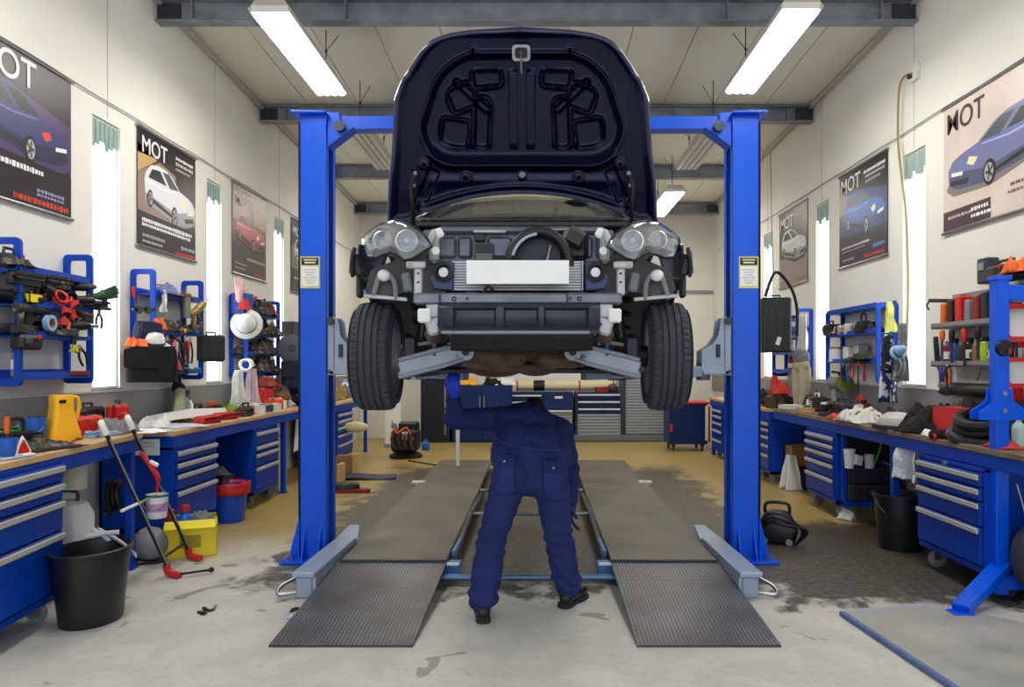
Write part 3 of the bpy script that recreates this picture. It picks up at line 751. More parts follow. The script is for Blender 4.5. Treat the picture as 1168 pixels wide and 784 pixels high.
# front wings with wheel arch
for sx in (-1, 1):
    def wing(u, v):
        a = R(lerp(-12, 106, u)); c_, s_ = math.cos(a), math.sin(a)
        ry = min((4.66-AY)/c_ if c_ > .01 else 9, (AY-3.82)/(-c_) if c_ < -.01 else 9, .62/max(.01, s_-.2*c_) if s_-.2*c_ > .01 else 9, .95)
        r = lerp(.365, max(ry, .37), v); y = AY+r*c_; z = 1.57+r*s_
        x = .868-.14*sstep(2.1, 2.4, z)**1.5-.02*max(0, (4.0-y))*2+.012*(1-v)**4
        return V((XC+sx*x, y, z))
    mb = MB(NAVY); mb.grid(wing, 48, 10); cb_(mb, 'front_wing', solid=.012, sharp=50)
    mb = MB(NAVY); mb.grid(lambda u, v: V((XC+sx*lerp(.735, .68, v), lerp(4.0, 4.66, u), 2.16+.2*u-.12*v)), 10, 2); cb_(mb, 'inner_wing', solid=.01)
    mb = MB(BLACK)                # black bracket at the wing's broken front edge
    mb.tube(smooth_path([W(594.5+sx*190, 284, 3.85), W(594.5+sx*193, 300, 3.82), W(594.5+sx*192, 316, 3.84)]), [.018]*12+[.012], 8, sq=.6)
    mb.box(W(594.5+sx*186, 305, 3.88), (.05, .08, .1), rot=(0, sx*.3, 0), ch=.012); mb.box(W(594.5+sx*184, 325, 3.95), (.03, .06, .14), ch=.01); mb.bar(W(594.5+sx*188, 290, 3.86), W(594.5+sx*180, 318, 3.9), .02, .03)
    mb.mat(STEEL).tube([W(594.5+sx*194, 286, 3.83), W(594.5+sx*196, 312, 3.84)], .004, 6)
    cb_(mb, 'wing_bracket')
    # wheel housing liner
    mb = MB(mat('liner_grey', (84, 82, 80), .65, .1, var=.25, vscale=8))
    def liner(u, v):
        a = R(lerp(-5, 112, u)); return V((XC+sx*lerp(.85, .52, v), AY+.40*math.cos(a), 1.60+(.40+.06*v)*math.sin(a)))
    mb.grid(liner, 24, 4); cb_(mb, 'wheel_liner', solid=.008)
    mb = MB(mat('liner_grey', (0, 0, 0)))
    out = [(.40, 1.88), (.42, 2.07), (.56, 2.12), (.80, 2.02), (.83, 1.92), (.80, 1.86), (.62, 1.90)]
    mb.prism([(sx*a+XC, b) for a, b in out], .02, Matrix(((1, 0, 0, 0), (0, 0, 1, 3.98), (0, 1, 0, 0), (0, 0, 0, 1))))
    mb.mat(GREY); mb.tube(smooth_path([(XC+sx*.66, 3.95, 1.86), (XC+sx*.67, 3.94, 1.96), (XC+sx*.735, 3.94, 2.0), (XC+sx*.78, 3.95, 1.88)]), .014, 8)
    mb.mat(WHITE).ball((XC+sx*.72, 3.93, 1.985), (.036, .03, .032), 14, 8); mb.mat(GREY).box((XC+sx*.60, 3.95, 1.95), (.05, .04, .1), rot=(0, sx*.2, 0), ch=.01)
    mb.mat(LGREY).bar((XC+sx*.6, 3.95, 1.86), (XC+sx*.83, 3.95, 1.88), .02, .02)
    cb_(mb, 'inner_arch_panel')

# headlights ------------------------------------------------
HOUS = mat('lamp_bezel', (196, 198, 202), .3, .3); LENS = thin_glass('lamp_lens', (244, 246, 248), .03, .06)
REFL = mat('lamp_reflector', (246, 248, 252), .2, .35, bump=.5, bscale=70)
HO = [(412, 281), (413, 272), (420, 264.5), (433, 255.5), (449, 252), (464, 254.5), (477, 262), (487, 272), (492, 281), (483, 286.5), (470, 295), (461, 297), (452, 291), (444, 288), (436, 291), (428, 294), (418, 293.5)]
HC = (448, 274)
def hl_pt(px, py, sx, off=0.):
    t = (492-px)/80.; d = 3.68+.34*t*t          # wraps back towards the wing
    p = W(px, py, d); X = p.x-XC
    return V((XC-sx*X, d+off, p.z))
for sx in (-1, 1):
    pts = []
    for i in range(len(HO)):
        a, b = HO[i], HO[(i+1) % len(HO)]
        for k in range(3): pts.append((lerp(a[0], b[0], k/3), lerp(a[1], b[1], k/3)))
    n = len(pts)
    def shell(bulge, back=0., scale=1., nr=8):
        vs = []; fs = []
        for i in range(nr+1):
            r = (i/nr)*scale
            for (px, py) in pts: vs.append(hl_pt(HC[0]+(px-HC[0])*r, HC[1]+(py-HC[1])*r, sx, back-bulge*(1-(i/nr)**2.5)))
        for i in range(nr):
            for k in range(n): fs.append([i*n+k, i*n+(k+1) % n, (i+1)*n+(k+1) % n, (i+1)*n+k])
        return vs, fs
    hl = MB(HOUS); hl.add(*shell(-.09, .012)); h_ = cb_(hl, 'headlight', sharp=0)
    mb = MB(BLACK); mb.tube([hl_pt(px, py, sx, .012) for px, py in pts], .0075, 8, closed=True); cb_(mb, 'lamp_seal', h_)
    mb = MB(LENS); mb.add(*shell(.035, .0)); cb_(mb, 'lens', h_, sharp=0, solid=.003)
    for (px, py, r) in ((436, 274, .043), (464, 275, .05)):
        c = hl_pt(px, py, sx, .0)
        mb = MB(REFL); mb.lathe([(r*1.0, -.012), (r*1.12, -.008), (r*1.0, -.002), (r*.8, .02), (r*.45, .036), (0, .042)], c, 28, 'Y'); rf_ = cb_(mb, 'reflector', h_)
        MB(mat('bulb_glass', (250, 250, 245), .1, spec=1.)).ball(c+V((0, .005, 0)), (r*.35, .02, r*.35), 14, 8).build('bulb', rf_, world=True)
    mb = MB(WHITE); mb.box(hl_pt(420, 276, sx, .015), (.03, .02, .045), ch=.008); cb_(mb, 'side_lamp', h_)

# front structure ------------------------------------------------
def px_box(mb, x0, y0, x1, y1, d, t, ch=.004):
    a, b = W(x0, y0, d), W(x1, y1, d); return mb.box(((a.x+b.x)/2, d+t/2, (a.z+b.z)/2), (abs(b.x-a.x), t, abs(a.z-b.z)), ch=ch)
mb = MB(RADG)                      # upper radiator support with stepped faces
px_box(mb, 482, 262, 700, 300, 3.9, .06, .01); px_box(mb, 500, 258, 690, 266, 3.86, .12, .012)
for (x0, x1) in ((484, 520), (522, 538), (556, 584), (648, 676), (680, 698)): px_box(mb, x0, 270, x1, 294, 3.87, .05, .012)
mb.mat(LGREY); px_box(mb, 540, 262.5, 577, 265.5, 3.84, .03); px_box(mb, 600, 261, 648, 263, 3.84, .03)
mb.mat(BLACK); px_box(mb, 541, 266, 553, 275, 3.855, .03)
cb_(mb, 'radiator_support')
mb = MB(DGREY)
px_box(mb, 541, 277, 563, 297, 3.83, .05); mb.mat(BLACK)
for k in range(4): px_box(mb, 543, 279+k*2.4, 561, 280.2+k*2.4, 3.825, .01, 0)
mb.mat(GREY)
for k in range(3): px_box(mb, 543, 290+k*2.4, 561, 291.2+k*2.4, 3.825, .01, 0)
cb_(mb, 'vent_grille')
mb = MB(BLACK)                     # arched intake hose above the plate
arc = [W(615+34*math.cos(R(a)), 300-36*math.sin(R(a)), 3.8) for a in range(-5, 190, 13)]
mb.tube(arc, .026, 12); mb.mat(mat('hose_shine', (170, 178, 190), .3)); mb.tube([W(615+31*math.cos(R(a)), 300-33*math.sin(R(a)), 3.775) for a in range(95, 175, 10)], .008, 8)
mb.mat(GUN); px_box(mb, 590, 270, 640, 300, 3.86, .02); mb.mat(STEEL).tube([W(628, 280, 3.83), W(624, 298, 3.83)], .007, 8)
cb_(mb, 'intake_hose')
mb = MB(BLACK); px_box(mb, 640, 262, 672, 298, 3.84, .12, .03); mb.box(W(655, 272, 3.84), (.12, .1, .1), rot=(0, .5, 0), ch=.02); cb_(mb, 'washer_tank')
mb = MB(GUN); mb.box((XC, 4.3, 2.12), (1.1, .55, .2), ch=.03)
for k in range(4): mb.cyl((XC-.3+k*.2, 4.2, 2.2), (XC-.3+k*.2, 4.35, 2.26), .03, n=10)
cb_(mb, 'engine')
mb = MB(LGREY)                     # condenser with horizontal fins
for k in range(11): px_box(mb, 515, 298+k*3.1, 665, 300.3+k*3.1, 3.8+.002*(k % 2), .02, .0)
mb.mat(STEEL); px_box(mb, 514, 297, 517, 332, 3.79, .04); px_box(mb, 663, 297, 666, 332, 3.79, .04); mb.mat(GREY); px_box(mb, 516, 298, 664, 331, 3.82, .02)
cb_(mb, 'condenser')
mb = MB(mat('plate_white', (244, 244, 244), .45)); px_box(mb, 532, 297, 649, 324, 3.66, .008, .002); cb_(mb, 'number_plate')
mb = MB(DGREY); px_box(mb, 545, 303, 560, 320, 3.668, .14); px_box(mb, 622, 303, 637, 320, 3.668, .14); cb_(mb, 'plate_bracket')
mb = MB(BLACK); mb.tube(smooth_path([W(552, 334, 3.74), W(555, 328, 3.72), W(560, 328, 3.72), W(563, 334, 3.74)]), .007, 8); cb_(mb, 'tow_loop')
for sx in (-1, 1):
    m_ = lambda x: 592.5+sx*(x-592.5) if sx > 0 else 1185-x
    def mx(x): return x if sx > 0 else 1185-x
    def pb(mb, x0, y0, x1, y1, d, t, ch=.004): return px_box(mb, mx(x0), y0, mx(x1), y1, d, t, ch)
    mb = MB(mat('horn_navy', (48, 58, 100), .4)); out = [(667, 300), (672, 298), (690, 305), (695, 318), (690, 330), (668, 332)]
    mb.prism([(W(mx(a), b, 3.78).x, W(mx(a), b, 3.78).z) for a, b in out], .05, Matrix(((1, 0, 0, 0), (0, 0, 1, 3.78), (0, 1, 0, 0), (0, 0, 0, 1))), .006)
    mb.mat(BLACK).lathe([(.045, 0), (.05, -.02), (.035, -.025), (.03, 0)], W(mx(679), 311, 3.78), 20, 'Y'); mb.mat(WHITE).lathe([(0, -.018), (.024, -.012), (.024, 0)], W(mx(679), 311, 3.775), 16, 'Y')
    cb_(mb, 'horn_cover')
    mb = MB(LGREY); pb(mb, 704, 300, 713, 337, 3.72, .05, .006); pb(mb, 700, 298, 722, 306, 3.70, .03, .006); mb.mat(BLACK)
    for yy in (312, 322): mb.cyl(W(mx(708), yy, 3.715), W(mx(708), yy, 3.73), .006, n=8)
    mb.mat(STEEL).cyl(W(mx(718), 301, 3.69), W(mx(718), 301, 3.72), .012, n=10)
    mb.mat(LGREY); pb(mb, 685, 262, 696, 300, 3.8, .06, .02); mb.bar(W(mx(688), 262, 3.75), W(mx(700), 285, 3.72), .04, .03, .008); mb.mat(WHITE).box(W(mx(684), 266, 3.74), (.04, .03, .05), rot=(0, sx*.5, 0), ch=.01); mb.cyl(W(mx(688), 286, 3.715), W(mx(688), 286, 3.74), .02, n=12)
    cb_(mb, 'lamp_bracket')
    mb = MB(LGREY); pb(mb, 682, 347, 699, 362, 3.70, .1, .006); mb.box(W(mx(688), 372, 3.74), (.09, .08, .09), rot=(0, sx*.3, 0), ch=.012); mb.mat(WHITE); pb(mb, 694, 352, 709, 368, 3.68, .05, .008)
    mb.mat(BROWN).box(W(mx(690), 382, 3.78), (.08, .1, .07), rot=(0, sx*.5, 0), ch=.015); mb.mat(BLACK).cyl(W(mx(685), 370, 3.68), W(mx(685), 370, 3.7), .008, n=8)
    cb_(mb, 'crash_box')
    # suspension
    a = W(mx(653), 402, 4.0); b = W(mx(731), 422, 4.0)
    oz = [(0, .035), (.3, .05), (.9, .055), (1, .04), (1, -.04), (.9, -.06), (.3, -.035), (0, -.03)]
    pr = [(lerp(a.x, b.x, t), lerp(a.z, b.z, t)+dz) for t, dz in oz]
    mb = MB(mat('control_arm_grey', (138, 142, 156), .42, .45, var=.12)); mb.prism(pr, .1, Matrix(((1, 0, 0, 0), (0, 0, 1, 3.97), (0, 1, 0, 0), (0, 0, 0, 1))), .012)
    for e in (.05, -.042):
        mb.tube([V((lerp(a.x, b.x, t), 3.965, lerp(a.z, b.z, t)+e*(.8 if t < .3 else 1))) for t in (.03, .3, .6, .97)], .012, 8)
    mb.cyl(V((a.x, 3.96, a.z)), V((a.x, 4.1, a.z)), .045, n=18); mb.mat(BLACK).cyl(V((a.x, 3.952, a.z)), V((a.x, 3.965, a.z)), .02, n=12); mb.cyl(V((b.x, 3.955, b.z)), V((b.x, 3.98, b.z)), .016, n=12)
    cb_(mb, 'control_arm')
    mb = MB(GREY); mb.tube([W(mx(676), 388, 4.05), W(mx(700), 392, 4.05), W(mx(728), 396, 4.05)], .011, 8); mb.mat(RUBBER).tube([W(mx(672), 386, 4.05), W(mx(682), 389, 4.05)], [.02, .028], 10); cb_(mb, 'tie_rod')
    mb = MB(BLACK); x_ = XC+sx*.56; mb.cyl((x_, AY, 1.62), (x_-sx*.05, AY+.05, 2.0), .032, n=14); mb.mat(mat('strut_blue', (70, 80, 130), .4, .4)).cyl((x_-sx*.1, 3.98, 1.56), (x_-sx*.1, 4.0, 1.78), .014, n=10)
    mb.mat(GUN); cen = [V((x_-.02*sx+.07*math.cos(a_), AY+.03+.07*math.sin(a_), 1.72+.04*a_/PI)) for a_ in [k*PI/6 for k in range(50)]]
    mb.tube(cen, .012, 6); cb_(mb, 'strut')
    mb = MB(GUN); mb.lathe([(0, -.02), (.13, -.02), (.13, .0), (.06, .0), (.06, .08), (0, .08)], (XC+sx*.62, AY, 1.56), 32, 'X'); mb.mat(GUN).box((XC+sx*.6, AY-.1, 1.6), (.08, .07, .14), ch=.015)
    mb.mat(BROWN).box((XC+sx*.58, AY, 1.56), (.1, .12, .22), ch=.03); cb_(mb, 'brake')
    mb = MB(RUBBER); mb.tube([(XC+sx*.2, AY+.05, 1.64), (XC+sx*.3, AY+.05, 1.62), (XC+sx*.52, AY, 1.57)], [.05, .02, .045], 14); cb_(mb, 'drive_shaft')
mb = MB(mat('bumper_bar_grey', (112, 116, 128), .4, .5, var=.2, vscale=8))
px_box(mb, 471, 334, 710, 347, 3.70, .1, .01)
mb.mat(BLACK)
for (x, r) in ((518, .012), (661, .012), (533, .008), (650, .008)): mb.lathe([(r*.5, -.002), (r, -.004), (r, .002)], W(x, 341, 3.70), 14, 'Y')
mb.mat(DGREY); px_box(mb, 500, 335, 503, 346, 3.695, .02); px_box(mb, 646, 335, 648, 346, 3.695, .02)
cb_(mb, 'bumper_beam')
mb = MB(mat('bumper_black', (46, 49, 62), .32, .1, var=.2))
def lower(u, v):                   # black moulded crash absorber
    x = lerp(500, 684, u); prof = [(347, 3.66), (351, 3.63), (362, 3.625), (374, 3.64), (378, 3.60), (381, 3.60)]
    k = v*(len(prof)-1); i = min(int(k), len(prof)-2); py = lerp(prof[i][0], prof[i+1][0], k-i); d = lerp(prof[i][1], prof[i+1][1], k-i)
    if 351 < py < 374 and (.09 < u < .36 or .4 < u < .62 or .66 < u < .93): d += .02
    return W(x, py, d+.05*(2*u-1)**4)
mb.grid(lower, 80, 20); cb_(mb, 'bumper_absorber', solid=.012, sharp=50)
mb = MB(GREY); mb.tube([W(x, 379.5, 3.585+.05*((x-592)/92)**4) for x in range(504, 684, 12)], .008, 8); cb_(mb, 'lip_strip')
mb = MB(mat('undertray_black', (26, 26, 30), .5, var=.3)); 
def tray(u, v): return W(lerp(514, 676, u), lerp(381, 399, v)+3*math.sin(u*PI)*v, lerp(3.66, 3.78, v))
mb.grid(tray, 24, 6); cb_(mb, 'undertray', solid=.01)
mb = MB(BROWN)                     # subframe, engine sump, gearbox and exhaust seen from below
mb.box((XC, 4.25, 1.565), (.82, .4, .07), ch=.02); mb.box((XC-.12, 4.05, 1.55), (.3, .2, .09), ch=.03); mb.box((XC+.2, 4.1, 1.535), (.25, .22, .08), ch=.03)
mb.ball((XC-.15, 4.3, 1.50), (.17, .17, .06)); mb.ball((XC+.08, 4.15, 1.50), (.12, .1, .05)); mb.tube(smooth_path([(XC-.3, 4.0, 1.53), (XC-.05, 4.05, 1.5), (XC+.12, 4.2, 1.49), (XC+.1, 5.2, 1.5), (XC+.2, 7.3, 1.52)]), .03, 10)
for k in range(10): mb.cyl((XC-.3+k*.07, 4.0+.05*(k % 3), 1.5), (XC-.3+k*.07, 4.0+.05*(k % 3), 1.56), .014, n=8)
mb.box((XC-.3, 4.05, 1.56), (.12, .16, .08), rot=(0, .4, 0), ch=.02); mb.box((XC+.34, 4.05, 1.57), (.1, .16, .08), rot=(0, -.4, 0), ch=.02)
cb_(mb, 'subframe')
mb = MB(DSTEEL); mb.box((XC, 6.0, 1.475), (1.3, 2.8, .03), ch=.01); mb.box((XC-.66, 5.9, 1.47), (.08, 2.4, .07), ch=.01); mb.box((XC+.66, 5.9, 1.47), (.08, 2.4, .07), ch=.01); cb_(mb, 'floor_pan')
# wheels
def wheel(sx, y, steer=0.):
    x = XC+sx*.80; w = .205; r = .30; N_ = 150
    prof = []
    for i in range(33):
        t = i/32*2-1; rr = r-.014*abs(t)**4-.03*max(0, abs(t)-.86)/.14
        if min(abs(abs(t)-.16), abs(abs(t)-.52)) < .035: rr -= .009
        prof.append((rr, t*w/2))
    full = [(.205, -w/2+.01), (.235, -w/2-.012), (.262, -w/2-.01)]+prof+[(.262, w/2+.01), (.235, w/2+.012), (.205, w/2-.01)]
    vs = []; n = len(full)
    for (rr, z) in full:
        for k in range(N_):
            t = abs(z)/(w/2); q = rr
            if .6 < t <= 1.0 and rr > .25 and k % 3 == 0: q -= .008
            if .2 < t < .48 and rr > .28 and k % 6 == 0: q -= .004
            a = 2*PI*(k+ (z*40 if t < .5 else 0))/N_; vs.append((z, q*math.cos(a), q*math.sin(a)))
    fs = [[i*N_+k, i*N_+(k+1) % N_, (i+1)*N_+(k+1) % N_, (i+1)*N_+k] for i in range(n-1) for k in range(N_)]
    mb = MB(RUBBER); mb.add(vs, fs)
    tw = mb.build('wheel', car, loc=(sx*.80, y-AY, .30 if y < 5 else .41), rot=(0, 0, steer), sharp=25)
    mb = MB(mat('alloy_silver', (170, 174, 180), .3, .8))
    o_ = sx
    mb.lathe([(.205, -.095), (.212, -.1), (.19, -.09), (.185, .0), (.19, .08), (.212, .1), (.205, .095), (.2, .09), (.195, 0), (.2, -.085), (.205, -.095)], (0, 0, 0), 40, 'X')
    mb.lathe([(0, -.03), (.07, -.03), (.07, .03), (0, .03)], (o_*.06, 0, 0), 24, 'X')
    for k in range(5):
        a = 2*PI*k/5; mb.bar((o_*.06, .05*math.cos(a), .05*math.sin(a)), (o_*.075, .19*math.cos(a), .19*math.sin(a)), .045, .03, .006, up=(1, 0, 0))
    mb.build('rim', tw)
    return tw
for y, s_ in ((AY, 0.03), (6.65, 0)):
    for sx in (-1, 1): wheel(sx, y, -sx*s_)
# ------------------------------------------------------------------ the mechanic
COV = mat('navy_coverall', (25, 38, 96), .85, var=.16, vscale=5, bump=.25, bscale=140)
COVD = mat('navy_coverall_flap', (27, 41, 104), .85, var=.14, vscale=8, bump=.25, bscale=140)
GLOVE = mat('blue_glove', (34, 70, 226), .6, bump=.2, bscale=150)
BOOT = mat('black_boot_leather', (22, 22, 25), .4, bump=.2, bscale=60)
SOLE = mat('boot_sole', (34, 34, 38), .8)
man = thing('person', 'person in dark blue coverall and black boots bending under the raised car, gloved hand up', 'person', (-.04, 4.5, 0))
hL, hR = W(582, 543, 4.58), W(627, 545, 4.60)
kL, kR = W(560, 618, 4.50), W(638, 617, 4.62)
aL, aR = V((-.318, 4.42, .1)), V((.198, 4.68, .1))
wst = W(603, 507, 4.72); chs = W(598, 484, 4.92)
sL, sR = W(566, 478, 4.95), W(640, 492, 5.0)
eL, hnL = W(519, 479, 4.86), W(517.5, 449, 4.74)
eR, hnR = W(650, 535, 4.98), W(651, 576, 4.93)
hdc = W(609, 470, 5.2)
# one continuous body
def hand_parts(wr, d_up, d_side, d_fwd, curl):
    """palm plus four unequal curled fingers and a thumb; wr wrist, d_up towards the fingers"""
    ps = []; c = wr+d_up*.05
    ps.append(('c', wr, .024, wr+d_up*.03, .03)); 
    for k in range(4):
        o_ = (k-1.5)*.02; L = (.075, .088, .083, .066)[k]
        a = wr+d_up*.035+d_side*o_*.8; b = wr+d_up*.088+d_side*o_
        ps.append(('c', a, .015, b, .0125))
        p1 = b+(d_up*math.cos(curl)+d_fwd*math.sin(curl))*L*.42
        p2 = p1+(d_up*math.cos(curl*1.9)+d_fwd*math.sin(curl*1.9))*L*.33
        p3 = p2+(d_up*math.cos(curl*2.5)+d_fwd*math.sin(curl*2.5))*L*.25
        ps += [('c', b, .0105, p1, .0095), ('c', p1, .0095, p2, .0088), ('c', p2, .0088, p3, .0078)]
    t0 = wr+d_up*.03-d_side*.025; t1 = t0-d_side*.028+d_up*.028+d_fwd*.015; t2 = t1+d_up*.03+d_fwd*.02+d_side*.006
    ps += [('c', t0, .015, t1, .012), ('c', t1, .012, t2, .0095)]
    return ps
upL = (hnL-eL).normalized(); sdL = V((1, -.1, 0)); sdL = (sdL-upL*sdL.dot(upL)).normalized(); fwL = V((0, 1, .1)); fwL = (fwL-upL*fwL.dot(upL)-sdL*fwL.dot(sdL)).normalized()
upR = (hnR-eR).normalized(); sdR = V((0, 1, 0)); sdR = (sdR-upR*sdR.dot(upR)).normalized(); fwR = upR.cross(sdR)
body = []
for (h_, k_, a_) in ((hL, kL, aL), (hR, kR, aR)):
    body += [('c', h_, .075, k_, .05), ('c', k_, .05, lerp(k_, a_, .35), .048), ('c', lerp(k_, a_, .35), .048, a_, .036), ('c', a_-V((0, 0, .04)), .034, a_+V((0, .1, -.06)), .03)]
for (s_, e_, w_) in ((sL, eL, hnL), (sR, eR, hnR)): body += [('c', s_, .05, e_, .036), ('c', e_, .036, w_, .024)]
body += [('b', lerp(hL, hR, .5)+V((0, .04, .02)), (.13, .08, .09)), ('c', lerp(hL, hR, .5)+V((0, .05, .03)), .085, wst, .075), ('c', wst, .075, chs+V((0, .03, -.02)), .085), ('c', lerp(chs, sL, .7), .05, lerp(chs, sR, .7), .05),
         ('c', chs+V((0, .12, -.0)), .055, hdc+V((0, -.04, 0)), .05), ('b', hdc, (.075, .1, .095)), ('b', hdc+V((0, .02, -.06)), (.06, .075, .075))]
body += [('b', hdc+V((0, .095, -.045)), (.013, .018, .02)), ('b', hdc+V((-.075, .0, -.02)), (.012, .02, .03)), ('b', hdc+V((.075, .0, -.02)), (.012, .02, .03))]
body += hand_parts(hnL, upL, sdL, fwL, .75)+hand_parts(hnR, upR, sdR, fwR, .35)
bd = mesh_obj(blob(body, .009, 3), 'body', SKIN, man, True)
mb = MB(WHITE)
for sx in (-1, 1): mb.ball(hdc+V((sx*.028, .088, -.02)), .011, 10, 8); mb.mat(HAIR).box(hdc+V((sx*.03, .095, .0)), (.028, .008, .007), ch=.002); mb.mat(WHITE)
mb.mat(DRED).box(hdc+V((0, .088, -.092)), (.038, .014, .008), ch=.003); mb.build('face', man, world=True)
mb = MB(HAIR)
def hairf(u, v):
    a = 2*PI*u; t = lerp(0, 1.75, v); p = V((.083*math.sin(t)*math.cos(a), .106*math.sin(t)*math.sin(a)-.012, .104*math.cos(t)))
    if math.sin(a) > .35 and v > .55: p *= .9
    return hdc+p*(1+.03*noise.noise(p*60))
mb.grid(hairf, 32, 12); mb.build('hair', man, world=True, sharp=0)
# coverall: loose trousers, blouse and sleeves as one garment
def folds(co, n):
    q = V((co.x*9, co.y*9, co.z*22)); d = noise.noise(q)*.009
    for (c, rad, amp) in ((kL, .17, .011), (kR, .17, .011), (aL+V((0, 0, .06)), .16, .013), (aR+V((0, 0, .06)), .16, .013), (eL, .13, .010), (wst, .16, .008), (eR, .14, .008), (hnL-V((0, 0, .08)), .1, .008), (lerp(hL, kL, .25), .14, .007), (lerp(hR, kR, .25), .14, .007)):
        r = (co-c).length
        if r < rad: d += 1.6*amp*(1-r/rad)*math.sin((co.z*70+co.x*26+noise.noise(co*8)*4))
    return d
cov = []
for (h_, k_, a_, sx) in ((hL, kL, aL, -1), (hR, kR, aR, 1)):
    cov += [('c', h_+V((0, 0, .0)), .118, lerp(h_, k_, .5), .1), ('c', lerp(h_, k_, .5), .1, k_, .09), ('c', k_, .09, lerp(k_, a_, .5), .094), ('c', lerp(k_, a_, .5), .094, a_+V((0, .0, .035)), .09)]
    cov += [('b', h_+V((-sx*.01, -.035, .0)), (.118, .115, .13))]
cov += [('b', lerp(lerp(hL, hR, .5), wst, .35)+V((0, -.01, 0)), (.2, .125, .14)), ('c', lerp(hL, hR, .5), .12, chs, .13), ('c', wst+V((-.07, 0, -.02)), .125, wst+V((.08, 0, -.03)), .125), ('b', wst+V((0, 0, -.04)), (.225, .13, .12)), ('c', wst+V((-.06, .02, 0)), .12, chs+V((-.07, 0, .0)), .128), ('c', wst+V((.07, .02, 0)), .12, chs+V((.075, .02, -.03)), .125),
        ('c', W(578, 490, 4.86), .08, W(575, 522, 4.64), .09), ('c', W(632, 497, 4.9), .09, W(635, 524, 4.66), .1), ('b', chs+V((.0, -.01, .005)), (.205, .16, .14)), ('c', lerp(chs, sL, .6), .105, sL, .082), ('c', lerp(chs, sR, .6), .105, sR, .088),
        ('c', sL, .082, eL, .07), ('c', eL, .072, lerp(eL, hnL, .8), .05), ('c', sR, .088, eR, .066), ('c', eR, .066, lerp(eR, hnR, .92), .05), ('c', chs, .11, chs+V((.03, .14, .02)), .085)]
cv = mesh_obj(blob(cov, .012, 5, disp=folds), 'coverall', COV, man, True)
# sharp hems cut: trouser hem rings, waistband seam, back pockets with flaps
def on_seat(px, py, d): return W(px, py, d)
def surf_y(px, py, d0=4.2):        # first point of the garment seen from the front of the hall along this direction
    o_ = V((0, 0, H)); dv = (W(px, py, 5)-o_).normalized(); mo = cv.matrix_world.inverted() if False else None
    for k in range(14):
        x_ = px+(603-px)*k*.03; dv = (W(x_, py, 5)-o_).normalized()
        hit, loc, nor, _ = cv.ray_cast(o_, dv)
        if hit: break
    return (loc, nor) if hit else (W(px, py, 4.5), V((0, -1, 0)))
bpy.context.view_layer.update()
mb = MB(COVD)                     # waistband
wb = [surf_y(x, y) for x, y in ((566, 499), (573, 504), (582, 508.5), (592, 511), (603, 512.5), (614, 513.5), (624, 514), (634, 514), (640, 512))]
for off in (-.012, .012): mb.tube([p+n*.001+V((0, 0, off)) for p, n in wb], .005, 6)
mb.tube([p-V((0, .004, 0)) for p, n in wb], .014, 8)
mb.build('waistband', cv, world=True)
for (x0, x1, y0, y1, sl) in ((563, 588, 517, 521, .12), (619, 643, 525, 535, .08)):
    def pocket(u, v, ya, yb, k=0.):
        x = lerp(x0, x1, u); y = lerp(ya, yb, v)+(x-x0)*sl+k*math.sin(u*PI)*v
        p, n = surf_y(x, y); return p-V((0, .012*math.sin(min(u, 1-u, .12)/.12*PI/2), 0))
    mb = MB(COVD); mb.grid(lambda u, v: pocket(u, v, y0+4, y0+42, 4), 12, 14); mb.build('pocket', cv, world=True, solid=.004)
    mb = MB(COVD); mb.grid(lambda u, v: pocket(u, v, y0-1, y0+8, 4)-V((0, .014+.006*v, 0)), 12, 5); f_ = mb.build('pocket_flap', cv, world=True, solid=.012)
    p, n = surf_y((x0+x1)/2, y0+7+(x1-x0)*sl/2); mb = MB(STEEL); mb.lathe([(0, -.004), (.006, -.003), (.007, 0), (0, 0)], p-V((0, .042, 0)), 12, 'Y'); mb.build('button', cv, world=True)
mb = MB(COVD); mb.tube([surf_y(x, y)[0] for x, y in ((603, 516), (603, 525), (604, 535), (604, 545), (603, 555))], .004, 6); mb.tube([surf_y(x, y)[0] for x, y in ((598, 462), (600, 475), (602, 490), (603, 506))], .003, 6); mb.build('seam', cv, world=True)
mb = MB(COVD); mb.lathe([(.06, -.02), (.075, -.018), (.078, .012), (.06, .015)], chs+V((.035, .16, .05)), 20, M=Matrix.Rotation(-1.1, 4, 'X').to_4x4() if False else None); mb.build('collar', cv, world=True)
